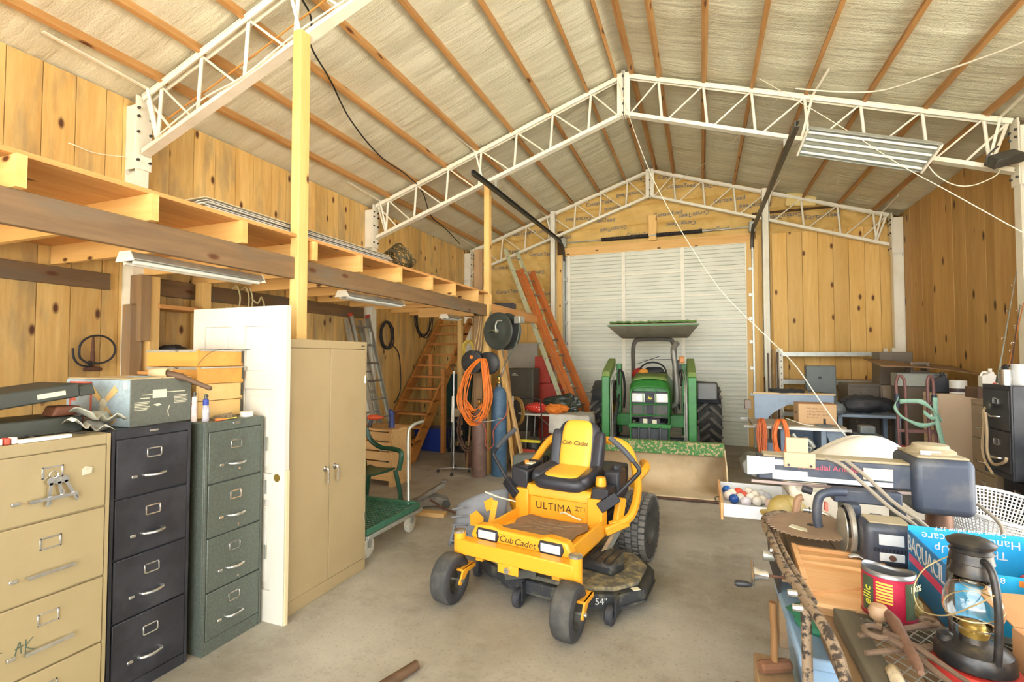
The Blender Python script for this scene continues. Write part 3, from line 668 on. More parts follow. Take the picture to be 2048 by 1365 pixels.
for i in range(5): part('clip', MB().cbox((0, i * .024, .014), (.035, .019, .028)), mat('clip_red', '#dc5440', .4) if i % 2 else mat('clip_white', '#f0dcd2', .4), o, bev=.004)
for i, (lab, c, y, z, tw) in enumerate((('crumpled pale plastic wrapper beside the fan box', '#c9c4b4', 1.5, 1.35, .0), ('folded grey magazine slipping between tan cabinet and fan box', '#a8a898', 1.545, 1.39, .25))):
    def sheet(u, w, s=i): return (-.28 + .3 * u + .02 * math.sin(7 * w + s), (w - .5) * .17 + .02 * math.sin(5 * u + s), .045 * (1 - w) + .012 * math.sin(9 * u + 4 * w + s) + .015 * math.sin(17 * w * u + s) + .012)
    tag(part('paper_wrapper' if i == 0 else 'magazine', MB().grid(sheet, 14, 12), mat('wrapper%d' % i, c, .45, c2='#77786c', sc=10, amt=.6), loc=(-2.75, y, z), smooth=True, solid=.006 if i else .002), lab, 'wrapper' if i == 0 else 'magazine')
# ---------------- stair to the loft ----------------
st_ = thing('wooden_stair', 'open wooden stair of plank treads climbing to the loft', 'stairs', (-4.71, 6.72, 0))
for x in (-.33, .33):
    part('stringer', MB().prism([(0, 0), (.2, 0), (2.28, 2.36), (2.28, 2.49), (2.17, 2.49), (0, .09)], x - .02, x + .02, 'X'), STAIRZ, st_, bev=.003)
tm = mesh_of('tread', MB().box((-.35, 0, 0), (.35, .2, .032)), STAIRW)
for k in range(1, 12): part('tread', tm, None, st_, loc=(0, .02 + .196 * k - .06, .1 + .205 * k))
part('support_post', MB().box((.36, 1.0, 0), (.43, 1.08, 1.5)), STAIRW, st_)
part('support_post', MB().box((-.1, 1.35, 0), (-.03, 1.42, 1.75)), STAIRW, st_)

# ---------------- ladders ----------------
ALU = mat('aluminium', '#b9b8ac', .38, .75, c2='#8f8d82', sc=12)
def ladder(name, label, pb, pt, width, wdir, mat_r, mat_g, n, rw=.025, rd=.07, cap=None, inset=0):
    t = thing(name, label, 'ladder', pb); pb, pt, wd_ = Vector(pb), Vector(pt), Vector(wdir).normalized(); D = pt - pb
    for s in (0, 1):
        off = wd_ * (s * width); a = off; b = D + off
        nrm = D.cross(wd_).normalized(); r = MB()
        r.bar(a, b, .004, rd, nrm); 
        for e in (-1, 1):
            q = nrm * (rd / 2 * e) + wd_ * (.011 * (1 if s == 0 else -1)); r.bar(a + q, b + q, .004, .026, wd_)
        part('rail', r, mat_r, t)
        if cap: part('end_cap', MB().bar(b - D.normalized() * .02, b + D.normalized() * .03, .03, rd + .006, nrm), cap, t)
        part('foot', MB().bar(a, a + D.normalized() * .05, .034, rd + .01, nrm), BLACKR, t)
    for i in range(n):
        c = D * ((i + .7) / (n + .3)); part('rung', MB().tube([c - wd_ * .012, c + wd_ * (width + .012)], .016, 8), mat_g, t, smooth=True)
    return t
REDCAP = mat('red_cap', '#b84432', .5)
ladder('aluminium_ladder', 'aluminium ladder with red end caps leaning on left wall before the stair', (-4.56, 6.34, 0), (-5.03, 6.12, 2.36), .42, (0, 1, 0), ALU, ALU, 8, cap=REDCAP)
ladder('aluminium_ladder', 'shorter aluminium ladder section nested behind the red capped ladder', (-4.68, 6.28, 0), (-5.08, 6.06, 2.3), .36, (0, 1, 0), ALU, ALU, 7)
FG = mat('orange_fibreglass', '#c8763c', .5, c2='#b05f2c', sc=5); PALE = mat('pale_ladder_rail', '#c9cba6', .5, c2='#a9aa86', sc=6)
wdir = (.35, .935, 0)
lad = ladder('extension_ladder', 'pale rail aluminium ladder leaning on loft header behind the orange one', (-1.98, 8.5, 0), (-3.72, 9.2, 3.92), .4, wdir, PALE, ALU, 13, rd=.08)
l2 = ladder('fibreglass_ladder', 'orange fibreglass extension ladder leaning on loft header', (-1.82, 8.58, 0), (-3.45, 9.22, 3.45), .42, wdir, FG, ALU, 11, rd=.085)
D2 = Vector((-1.63, .64, 3.45)); W2 = Vector(wdir).normalized(); N2 = D2.cross(W2).normalized()
for s in (0, 1):
    a = W2 * (.035 + s * .35) - N2 * .095
    part('fly_rail', MB().bar(a + D2 * .05, a + D2 * 1.0, .006, .08, N2).bar(a + D2 * .05 + N2 * .038, a + D2 + N2 * .038, .03, .006, N2), FG, l2)
for i in range(11):
    c = D2 * ((i + .6) / 11) - N2 * .1
    for s in (.03, .4): part('rivet', MB().cyl(c + W2 * s - N2 * .03, c + W2 * s - N2 * .055, .018, n=8), PALE, l2)

# ---------------- wall-hung hoses, pump and rope ----------------
def loops(c, ry, rz_, n, jit, axis='X', seed=1, squash=None, spread=.03, pts=22):
    rnd = random.Random(seed); out = []
    for i in range(n):
        a0 = rnd.uniform(0, 6.28); P = []; jy, jz, js = rnd.uniform(-jit, jit), rnd.uniform(-jit, jit), 1 + rnd.uniform(-jit, jit) * 1.5
        for k in range(pts):
            a = 6.2832 * k / pts
            u, v = ry * js * math.cos(a) + jy, rz_ * js * math.sin(a) + jz; w = rnd.uniform(-1, 1) * spread * .2 + (i / max(1, n - 1) - .5) * spread
            P.append((c[0] + w, c[1] + u, c[2] + v) if axis == 'X' else ((c[0] + u, c[1] + w, c[2] + v) if axis == 'Y' else (c[0] + u, c[1] + v, c[2] + w)))
        out.append(P)
    return out
def coilobj(name, label, cat, m, ls, r, n=6):
    b = MB()
    for P in ls: b.tube(P, r, n, True)
    return tag(part(name, b, m, smooth=True), label, cat)
coilobj('garden_hose', 'black hose coil hung on left wall beside the aluminium ladder', 'hose', BLACKR, loops((-5.05, 7.07, 2.1), .17, .23, 5, .02, seed=2, spread=.05), .011)
coilobj('drive_belt', 'long black belts hung in a loop on left wall above stair', 'belt', BLACKR, loops((-5.06, 8.3, 2.55), .3, .45, 4, .03, seed=4), .01)
tag(part('hanging_cord', MB().tube(cr([(-5.06, 7.2, 1.95), (-5.05, 7.42, 1.8), (-5.05, 7.5, 1.5), (-5.04, 7.48, 1.1), (-5.04, 7.3, .9)], 6), .01, 6), BCORD, smooth=True), 'dark cord dangling down left wall below hose coil', 'cord')
o = coilobj('wire_coil', 'coil of dark wire lying on the loft deck edge', 'wire coil', mat('dark_wire', '#4c4632', .5, .4, c2='#2e2a20', sc=20), [], .01)
bpy.data.objects.remove(o)
wc = MB()
for P in loops((0, 0, 0), .15, .15, 15, .008, 'Z', 9, spread=.15): wc.tube(P, .006, 5, True)
tag(part('wire_coil', wc, mat('dark_wire2', '#5a5238', .5, .4, c2='#2e2a20', sc=20), loc=(-3.2, 4.72, 2.83), rot=(R(-42), R(28), 0), smooth=True), 'coil of dark wire tipped up on the loft deck', 'wire coil')
coilobj('hose_loop', 'black hose loops resting on loft against left wall', 'hose', BLACKR, loops((-5.03, 8.05, 2.98), .3, .27, 3, .03, seed=8, spread=.06), .012)
pu = thing('hand_pump', 'old iron tyre pump with curled rubber hose hung on left wall', 'pump', (-5.1, 2.73, 1.6))
part('barrel', MB().lathe([(.012, .02), (.016, .03), (.016, .16), (.011, .17), (.013, .2), (.01, .26), (.006, .3)], (.03, 0, 0), 12), RUST, pu, smooth=True)
part('foot_bar', MB().tube([(.03, -.07, 0), (.03, -.03, .008), (.03, .03, .008), (.03, .07, 0)], [.014, .02, .02, .014], 10), RUST, pu, smooth=True)
hp = [(.04, -.03, .03)] + [(.045, .03 + .14 * math.cos(a), .18 + .125 * math.sin(a)) for a in [R(d) for d in range(-120, 200, 20)]] + [(.045, -.1, .1), (.05, -.02, .035), (.05, -.1, .04), (.05, -.15, .1), (.05, -.16, .19)]
part('hose', MB().tube(cr(hp, 4), .009, 7), BLACKR, pu, smooth=True)
rp = MB()
for i, y in enumerate((4.1, 4.22, 4.27)):
    rp.tube(cr([(-5.06, y, 2.5), (-5.0, y + .01, 2.53), (-4.98, y + .04, 2.4), (-5.03, y + .05, 2.2), (-5.06, y + .02, 2.14)], 5), .009, 6)
rp.tube(cr([(-5.0, 4.3, 2.42), (-4.98, 4.38, 2.36), (-4.99, 4.44, 2.44), (-5.0, 4.5, 2.34)], 5), .009, 6)
tag(part('rope', rp, mat('pale_rope', '#d9cc9a', .8, bump=.4, bsc=90), smooth=True), 'pale rope knotted over ledger behind the panel door', 'rope')

# ---------------- strip lights and siding ----------------
def strip(loc, L, label, w=.16, n=2):
    t = thing('strip_light', label, 'light fixture', loc, group='fluorescent strip lights under the loft')
    part('housing', MB().prism([(-w/2, 0), (w/2, 0), (w * .3, .045), (-w * .3, .045)], 0, L, 'Y'), GALV, t, bev=.003)
    part('end_plate', MB().prism([(-w/2 - .004, -.012), (w/2 + .004, -.012), (w * .32, .05), (-w * .32, .05)], -.006, 0, 'Y'), WHITE, t)
    part('end_plate', MB().prism([(-w/2 - .004, -.012), (w/2 + .004, -.012), (w * .32, .05), (-w * .32, .05)], L, L + .006, 'Y'), WHITE, t)
    for i in range(n): part('tube', MB().cyl((-.04 + .08 * i, .02, -.014), (-.04 + .08 * i, L - .02, -.014), .013, n=10), mat('lamp_tube', '#d9d8cc', .3), t, smooth=True)
    for y in (.15, L - .15): part('hanger', MB().cyl((0, y, .045), (0, y, .2), .003, n=6), GALV, t)
strip((-3.17, 1.86, 2.29), .92, 'fluorescent strip light hung under loft over the filing cabinets')
strip((-3.14, 3.7, 2.29), .92, 'fluorescent strip light hung under loft above green platform cart')
strip((-3.5, 6.3, 2.29), .4, 'short fluorescent strip light hung under loft by the stair head')
sd = thing('siding_stack', 'stack of white vinyl siding lengths lying on loft deck edge', 'siding', (-3.23, 2.27, 2.673))
for i in range(6):
    prof = [(0, 0), (.09, 0), (.1, .006), (.19, .006), (.2, .0), (.2, .004), (.19, .011), (.1, .011), (.09, .005), (0, .005)]
    part('siding_length', MB().prism([(x + random.uniform(-.004, .004), z) for x, z in prof], 0, 2.05 + random.uniform(-.03, .03), 'Y'), DW, sd, loc=(random.uniform(-.01, .01), random.uniform(-.03, .03), i * .0155))
part('cover_sheet', MB().box((0, -.02, .096), (.2, 2.04, .099)), mat('siding_tan', '#d8cfb0', .6), sd)
tag(part('tool_tray', MB().box((-.2, -.12, 0), (.2, .12, .012)).box((-.2, -.12, .012), (.2, -.105, .12)).box((-.2, .105, .012), (.2, .12, .12)).box((-.2, -.105, .012), (-.185, .105, .12)).box((.185, -.105, .012), (.2, .105, .12)), BLACK, loc=(-3.25, 8.0, 2.532), rot=(0, 0, R(8)), bev=.004), 'open black plastic tray on the loft behind the hose reel', 'tray')

# ---------------- under and beside the loft ----------------
# pine crate with power tools
ck = thing('pine_crate', 'rough pine slatted crate used as bench behind the tall cabinet', 'crate', (-4.1, 5.7, 0), -4)
CP = wood('crate_pine', '#dcb67c', '#c39a60', 'X', rv=.2, knots=.5)
for i in range(5): part('slat', MB().box((-.3, -.22, .08 + i * .13), (.3, -.2, .08 + i * .13 + .11)), CP, ck)
for x in (-.28, .28): part('leg', MB().box((x - .03, -.2, 0), (x + .03, .2, .73)), CP, ck)
for i in range(3): part('top_board', MB().box((-.33, -.24 + i * .165, .73), (.33, -.24 + i * .165 + .155, .755)), CP, ck)
o = thing('circular_drill', 'orange and black power drill on pine crate', 'drill', (-4.2, 5.6, .755), 20)
part('motor', MB().tube([(-.08, 0, .13), (-.06, 0, .13), (.06, 0, .13), (.1, 0, .13), (.14, 0, .13)], [.02, .035, .035, .02, .012], 12), mat('tool_orange', '#d8552c', .4), o, smooth=True)
part('grip', MB().bar((-.03, 0, .11), (-.05, 0, .0), .035, .05), BLACK, o, bev=.008)
o = thing('screw_gun', 'blue power tool standing on pine crate beneath ladder', 'power tool', (-3.92, 5.62, .755), 70)
part('body', MB().tube([(0, 0, 0), (.01, 0, .12), (.0, 0, .2), (-.03, 0, .24)], [.045, .035, .04, .02], 12), mat('tool_blue', '#2e3f78', .4), o, smooth=True)
part('nose', MB().cyl((.0, 0, .2), (.09, 0, .2), .02, .012, 10), RUST, o, smooth=True)
# green resin chair
GR = mat('green_resin', '#1f4a36', .35, c2='#3a6a50', sc=5, amt=.6)
gc = thing('resin_chair', 'dark green plastic garden armchair behind the tall tan cabinet', 'chair', (-3.55, 4.6, 0), 75)
part('seat', MB().grid(lambda u, w: (-.23 + .46 * u, -.23 + .46 * w, .41 + .02 * (2 * u - 1) ** 2 + .015 * (2 * w - 1) ** 2 - .03 * w), 10, 10), GR, gc, smooth=True, solid=.02)
for s in (-1, 1):
    part('arm', MB().tube(cr([(s * .27, -.25, .42), (s * .285, -.27, .56), (s * .29, -.24, .63), (s * .29, -.1, .64), (s * .285, .1, .64), (s * .25, .24, .72), (s * .22, .29, .86)], 5), .028, 8), GR, gc, smooth=True)
    part('leg', MB().tube(cr([(s * .24, -.22, .42), (s * .27, -.26, .2), (s * .28, -.28, 0)], 4), .026, 8), GR, gc, smooth=True)
    part('leg', MB().tube(cr([(s * .22, .2, .42), (s * .25, .28, .2), (s * .26, .33, 0)], 4), .026, 8), GR, gc, smooth=True)
for i in range(5): part('back_slat', MB().grid(lambda u, w, x=-.17 + i * .085: (x - .028 + .056 * u, .22 + .13 * w + .03 * math.cos(x * 6) , .42 + .5 * w), 2, 8), GR, gc, smooth=True, solid=.012)
part('top_rail', MB().tube(cr([(-.22, .3, .88), (-.1, .385, .94), (.1, .385, .94), (.22, .3, .88)], 5), .026, 8), GR, gc, smooth=True)
# platform cart
MESHG = mat('green_expanded_metal', '#3f7258', .5, .1, c2='#2c4a3a', sc=12)
cg = thing('platform_cart', 'green mesh deck platform cart with grey push handle and white casters', 'cart', (-2.92, 3.78, 0))
x0, x1, y0, y1, dz = -.32, .32, -.4, .42, .26
g = MB(); n = 15
for i in range(n + 1):
    x = x0 + (x1 - x0) * i / n; g.bar((x, y0, dz), (x, y1, dz), .005, .01)
for j in range(19 + 1):
    yy = y0 + (y1 - y0) * j / 19; g.bar((x0, yy, dz), (x1, yy, dz), .008, .008)
part('mesh_deck', g, MESHG, cg)
rim = MB().bar((x0, y0, dz), (x0, y1, dz), .02, .05).bar((x1, y0, dz), (x1, y1, dz), .02, .05).bar((x0, y0, dz), (x1, y0, dz), .02, .05).bar((x0, y1, dz), (x1, y1, dz), .02, .05)
part('deck_rim', rim, MESHG, cg, bev=.003)
for a, b_ in (((x0, y0), (x1 + .015, y0)), ((x0, y1 + .02), (x1 + .015, y1 + .02)), ((x0, y0), (x0, y1)), ((x1 + .01, y0), (x1 + .01, y1 + .02)), ((0, y0), (0, y1))): part('chassis_rail', MB().bar((a[0], a[1], dz - .045), (b_[0], b_[1], dz - .045), .035, .03), GALV, cg, bev=.004)
part('handle', MB().tube(cr([(x1 - .12, y1 + .0, .22), (x1 - .13, y1 + .01, .3), (x1 - .17, y1 + .06, .6), (x1 - .19, y1 + .09, .92), (x1 - .185, y1 + .12, .99), (x1 - .17, y1 + .19, 1.02), (x1 - .16, y1 + .32, 1.03)], 5), .017, 10), GALV, cg, smooth=True)
WHEEL = mat('white_wheel', '#d3d0bf', .6, c2='#9a968a', sc=20)
for x, y in ((x1 - .08, y1 - .04), (x1 - .08, y0 + .12), (x0 + .08, y1 - .06), (x0 + .08, y0 + .12)):
    w_ = part('caster', MB().lathe([(.02, -.018), (.075, -.018), (.088, -.01), (.088, .01), (.075, .018), (.02, .018)], (x, y, .088), 24, 'X'), WHEEL, cg, smooth=True)
    part('fork', MB().bar((x - .026, y + .03, .2), (x - .026, y, .088), .04, .004, (1, 0, 0)).bar((x + .026, y + .03, .2), (x + .026, y, .088), .04, .004, (1, 0, 0)).box((x - .04, y - .02, .196), (x + .04, y + .06, .205)), GALV, w_)
# trolley jack and board
jk = thing('floor_jack', 'worn steel trolley jack with handle socket on concrete', 'jack', (-2.9, 4.92, 0), 35)
JST = mat('jack_steel', '#7d776a', .6, .3, c2='#4f4438', sc=14, amt=.8)
for s in (-1, 1): part('side_plate', MB().prism([(-.22, .03), (.2, .04), (.2, .09), (.05, .14), (-.1, .1), (-.22, .08)], s * .07 - .005, s * .07 + .005, 'Y'), JST, jk)
part('lift_arm', MB().bar((-.14, 0, .09), (.16, 0, .26), .07, .05), JST, jk, bev=.006)
part('saddle', MB().lathe([(.03, .27), (.045, .28), (.045, .3), (.03, .3)], (.16, 0, 0), 14), JST, jk)
part('pump_body', MB().cyl((-.2, 0, .08), (-.02, 0, .1), .035, n=12), JST, jk, smooth=True)
for x, r_ in ((-.18, .03), (.17, .045)):
    for s in (-1, 1): part('wheel', MB().lathe([(.01, -.012), (r_, -.012), (r_, .012), (.01, .012)], (x, s * .09, r_), 16, 'Y'), DARKST, jk)
part('handle', MB().tube([(.0, -.07, .1), (.1, -.2, .05), (.26, -.36, .02)], .011, 8), RUST, jk, smooth=True)
tag(part('wood_block', MB().box((-.2, -.05, 0), (.2, .05, .045)), CP, loc=(-2.77, 4.66, 0), rot=(0, 0, R(8)), bev=.003), 'short pine board on concrete beside the trolley jack', 'board')
# under-stair storage
BLUE = mat('blue_plastic', '#203a8a', .4, c2='#16265c', sc=4)
o = thing('storage_tote', 'blue plastic storage tote under the wooden stair', 'tote', (-4.66, 8.0, 0))
part('tub', MB().prism([(-.24, 0), (.24, 0), (.29, .38), (-.29, .38)], -.2, .2, 'Y'), BLUE, o, bev=.012); part('lid', MB().box((-.31, -.22, .38), (.31, .22, .41)), BLUE, o, bev=.008)
tag(part('metal_chest', MB().box((-.3, -.18, 0), (.3, .18, 1.35)), mat('dark_teal_paint', '#22443c', .5, c2='#18302c', sc=5), loc=(-4.75, 9.3, 0), bev=.01), 'tall dark teal trunk behind the wooden stair', 'trunk')
tag(part('carton', MB().box((-.12, -.1, 0), (.12, .1, .14)), mat('worn_carton', '#b9a37c', .8, c2='#8a7450', sc=9), loc=(-4.12, 8.05, .63), rot=(0, 0, R(15)), bev=.003), 'small worn carton on the black crate beside stair', 'box')
o = thing('milk_crate', 'black plastic crate beneath the worn carton by stair', 'crate', (-4.12, 8.05, 0))
for z in (0, .2, .4, .58): part('rim', MB().box((-.17, -.17, z), (.17, -.15, z + .05)).box((-.17, .15, z), (.17, .17, z + .05)).box((-.17, -.15, z), (-.15, .15, z + .05)).box((.15, -.15, z), (.17, .15, z + .05)), BLACK, o)
for x in (-.16, -.06, .06, .16): part('bar', MB().box((x - .01, -.168, 0), (x + .01, -.152, .6)), BLACK, o)
part('bottom', MB().box((-.15, -.15, .01), (.15, .15, .02)).box((-.15, -.15, .615), (.15, .15, .628)), BLACK, o)
# chrome stand with casters
o = thing('rolling_stand', 'slim chrome stand on four small casters beside gas cylinders', 'stand', (-3.44, 6.5, 0))
part('pole', MB().cyl((0, 0, .06), (0, 0, 1.0), .013, n=10).cyl((0, 0, .95), (0, 0, 1.5), .009, n=10), CHROME, o, smooth=True)
part('collar', MB().cyl((0, 0, .98), (0, 0, 1.05), .018, n=10), CHROME, o, smooth=True)
for a in (20, 110, 200, 290):
    c, s = math.cos(R(a)), math.sin(R(a))
    l_ = part('leg', MB().bar((0, 0, .075), (c * .23, s * .23, .06), .02, .014), CHROME, o)
    part('caster', MB().lathe([(.006, -.01), (.024, -.01), (.024, .01), (.006, .01)], (c * .23, s * .23, .025), 12, 'X'), BLACKR, l_)
o = thing('telescopic_pole', 'telescopic pole with white sleeve leaning by the chrome stand', 'pole', (-3.62, 6.75, 0))
part('shaft', MB().cyl((0, 0, 0), (.02, .06, 1.5), .012, n=8), DARKST, o, smooth=True); part('sleeve', MB().cyl((.008, .03, .7), (.014, .045, 1.1), .022, n=12), WHITE, o, smooth=True)
part('clamp', MB().cbox((.01, .03, .72), (.16, .03, .03)), BLACK, o, bev=.004); part('hook', MB().tube(cr([(.02, .06, 1.5), (-.01, .06, 1.53), (-.03, .06, 1.57), (.02, .06, 1.6), (.05, .06, 1.56)], 4), .008, 6), DARKST, o, smooth=True)
# gas cylinders
def cyl_gas(label, loc, r, h, c, c2, capc):
    o = thing('gas_cylinder', label, 'gas cylinder', loc)
    part('shell', MB().lathe([(r * .92, 0), (r, .02), (r, h - .14), (r * .93, h - .08), (r * .7, h - .03), (.045, h)], n=28), mat('cyl_' + c[1:], c, .5, c2=c2, sc=9, amt=.7), o, smooth=True)
    part('neck_ring', MB().lathe([(.045, h), (.045, h + .04), (.03, h + .05)], n=16), DARKST, o, smooth=True)
    part('valve', MB().cyl((0, 0, h + .04), (0, 0, h + .14), .016, n=10).cyl((-.02, -.03, h + .09), (.03, -.05, h + .09), .014, n=10), BRASS, o, smooth=True)
    part('hand_wheel', MB().tube([(.03 * math.cos(a * .6283), .03 * math.sin(a * .6283), h + .15) for a in range(10)], .007, 6, True), capc, o, smooth=True)
    return o
cyl_gas('tall blue gas cylinder tied to the loft post', (-2.745, 6.58, 0), .112, 1.28, '#3d5a72', '#56748a', mat('green_knob', '#1e5a48', .4))
cyl_gas('brown gas cylinder standing beneath the orange cord', (-2.985, 6.42, 0), .108, .95, '#6a5348', '#84685a', RUST)
tag(part('tie_wire', MB().tube(cr([(-3.1, 6.33, .82), (-2.95, 6.3, .8), (-2.8, 6.42, .8), (-2.65, 6.45, .84), (-2.62, 6.6, .83)], 5), .004, 5), GALV), 'thin wire strapped round both gas cylinders', 'wire')
tag(part('torch_hose', MB().tube(cr([(-3.2, 6.36, .92), (-3.0, 6.28, .8), (-2.87, 6.3, .77), (-2.84, 6.34, .62), (-2.86, 6.36, .48), (-2.8, 6.36, .42), (-2.74, 6.38, .5), (-2.76, 6.4, .65), (-2.7, 6.42, .76), (-2.6, 6.48, .88), (-2.58, 6.5, 1.05)], 6), .008, 6), mat('red_hose', '#a8553e', .6), smooth=True), 'thin red gas hose looped between the cylinders', 'hose')
# orange cord over a black reel
OC = mat('orange_cord_pvc', '#f0852e', .45, c2='#d8661c', sc=20)
o = thing('orange_power_cord', 'long orange extension cord hung in loops from black reel', 'extension cord', (-3.05, 6.42, 0))
b = MB(); rnd = random.Random(5)
for i in range(17):
    wdt = rnd.uniform(.15, .24); bot_ = rnd.uniform(.74, .98); cx = rnd.uniform(-.01, .06); yy = rnd.uniform(-.1, .0); sk_ = rnd.uniform(-.03, .03)
    P = [(cx - wdt * .45, yy, 1.52), (cx - wdt * .8, yy - .02, 1.35), (cx - wdt + sk_, yy - .03, 1.12), (cx - wdt * .75 + sk_, yy - .03, bot_ + .12), (cx, yy - .03, bot_), (cx + wdt * .75, yy - .03, bot_ + .12), (cx + wdt + sk_, yy - .03, 1.15), (cx + wdt * .9, yy - .02, 1.4), (cx + wdt * .7, yy, 1.62), (cx + .08, yy + .02, 1.68)]
    b.tube(cr(P, 5, True), .0075, 6, True)
part('loops', b, OC, o, smooth=True)
RE = mat('black_reel_plastic', '#2c2c2c', .5, c2='#4c4a46', sc=30, amt=.7)
o = thing('cord_reel', 'round black cord reel on loft post with finger holes', 'reel', (-3.09, 6.5, 1.64))
for y in (-.12, .02):
    part('flange', MB().lathe([(.02, -.008), (.06, -.006), (.16, -.004), (.168, 0), (.16, .006), (.02, .006)], (0, y, 0), 32, 'Y'), RE, o, smooth=True)
for a in range(24):
    c, s = math.cos(a * .2618), math.sin(a * .2618); part('rib', MB().bar((c * .05, -.13, s * .05), (c * .16, -.127, s * .16), .005, .006), RE, o)
part('core', MB().lathe([(.07, -.12), (.07, .02)], n=20, axis='Y'), RE, o, smooth=True)
for p in ((0, -.132, 0), (0, -.132, -.09)): part('finger_hole', MB().cyl(p, (p[0], -.128, p[2]), .022, n=14), BLACK, o)
part('orange_knob', MB().cyl((0, -.135, .07), (0, -.12, .07), .026, n=14), OC, o)
o = thing('cord_reel', 'second black cord reel behind the first on loft post', 'reel', (-2.9, 6.54, 1.62))
for y in (-.03, .05): part('flange', MB().lathe([(.02, -.006), (.16, -.004), (.165, 0), (.16, .006), (.02, .006)], (0, y, 0), 28, 'Y'), RE, o, smooth=True)
part('core', MB().lathe([(.07, -.03), (.07, .05)], n=20, axis='Y'), OC, o, smooth=True)
# retractable hose reel
HR = mat('reel_grey_green', '#454a44', .5, .2, c2='#2e332f', sc=10)
o = thing('hose_reel', 'large dark retractable air hose reel on loft post', 'hose reel', (-2.66, 6.5, 2.08), -18)
for y in (-.1, .1): part('side_disc', MB().lathe([(.02, -.02), (.1, -.02), (.13, -.008), (.2, -.008), (.23, -.016), (.262, -.012), (.27, 0), (.262, .01), (.02, .01)], (0, y, 0), 40, 'Y'), HR, o, smooth=True)
part('hose_pack', MB().lathe([(.06, -.09), (.2, -.09), (.21, 0), (.2, .09), (.06, .09)], n=30, axis='Y'), BLACKR, o, smooth=True)
part('hub', MB().cyl((0, -.14, 0), (0, .14, 0), .03, n=14), GALV, o, smooth=True)
part('mount_bracket', MB().box((-.27, .11, -.05), (.02, .13, .05)).box((-.29, -.02, -.08), (-.25, .13, .08)), HR, o, bev=.004)
part('inlet_hose', MB().tube(cr([(0, -.145, 0), (-.06, -.16, .01), (-.16, -.12, .0), (-.23, -.05, .08), (-.25, 0, .2), (-.24, .04, .3)], 6), .01, 7), mat('hose_olive', '#6d6a4e', .6), o, smooth=True)
part('swivel', MB().tube(cr([(0, -.145, 0), (.0, -.15, .08), (.03, -.14, .14), (.1, -.13, .14)], 5), .012, 7), GALV, o, smooth=True)
gd = part('roller_guide', MB().box((.26, -.06, .1), (.36, .06, .2)), GALV, o, bev=.006)
part('outlet_hose', MB().tube(cr([(.3, 0, .15), (.32, -.02, .0), (.26, -.02, -.2), (.12, -.03, -.4), (.06, -.03, -.5)], 6), .011, 7), mat('hose_olive2', '#5e6254', .6), o, smooth=True)
part('air_chuck', MB().tube([(.06, -.03, -.5), (.03, -.03, -.58), (.0, -.03, -.66)], [.014, .016, .01], 8), CHROME, o, smooth=True)
coilobj('yellow_extension_lead', 'yellow cord coil hung on weathered post beside the stair', 'cord', mat('yellow_pvc', '#cdb24a', .5), loops((-3.3, 6.72, 1.78), .09, .17, 7, .02, 'Y', 14, spread=.08), .008)
b = MB()
for i in range(4): b.tube(cr([(-3.06 + i * .03, 6.58, 2.32), (-3.08 + i * .035, 6.57, 2.1), (-3.12 + i * .05, 6.56, 1.9), (-3.13 + i * .04, 6.55, 1.75)], 5), .006, 5)
tag(part('cord_drop', b, mat('tan_cord', '#cfae72', .6), smooth=True), 'tan cords running down the loft post to the reel', 'cord')
b = MB()
for P in loops((-3.3, 6.72, .62), .16, .3, 7, .03, 'Y', 21, spread=.12): b.tube(P, .011, 6, True)
tag(part('welding_hose', b, mat('brown_hose', '#6b5040', .7, c2='#453830', sc=8), smooth=True), 'brown welding hose loops hung low behind chrome stand', 'hose')
tag(part('scrap_bucket', MB().lathe([(.12, 0), (.15, .25), (.155, .3), (.14, .3), (.11, .02)], n=20), RUST, loc=(-3.35, 7.0, 0), smooth=True), 'rusty metal bucket behind chrome stand', 'bucket')
tag(part('garden_shovel', MB().tube([(-3.4, 6.86, 0), (-3.36, 6.9, .7), (-3.3, 6.94, 1.5)], .018, 8), wood('handle_ash', '#a07a4a', '#7a5a34', 'Z', rv=0), smooth=True), 'wooden tool handle leaning behind the cylinders', 'tool handle')
# boards leaning beside the post
for i, (x, y, tx_, ty_, z, c) in enumerate(((-2.62, 6.86, -2.86, 6.74, 2.28, JX), (-2.5, 7.0, -2.82, 6.84, 1.7, CP), (-2.66, 7.1, -2.84, 6.95, 2.2, PURL), (-2.88, 7.2, -2.96, 6.98, 1.3, JY))):
    tag(part('leaning_board', MB().bar((x, y, .03), (tx_, ty_, z), .09, .03, (1, 0, 0)), c, bev=.003), ['pale pine board leaning beside blue cylinder', 'short pine board leaning behind blue cylinder', 'orange stained stud leaning behind blue cylinder', 'low offcut board leaning near the push mower'][i], 'board', 'boards leaning beside the gas cylinders')
tag(part('white_rod', MB().tube([(-2.83, 7.35, 0), (-2.83, 7.36, 1.08)], .012, 8), WHITE, smooth=True), 'white pole standing by push mower handle', 'pole')
coilobj('brown_cord_coil', 'brown cord coil hanging on the push mower handle', 'cord', mat('brown_pvc', '#9a7434', .5), loops((-2.9, 7.72, .8), .13, .22, 8, .02, 'Y', 31, spread=.1), .009)
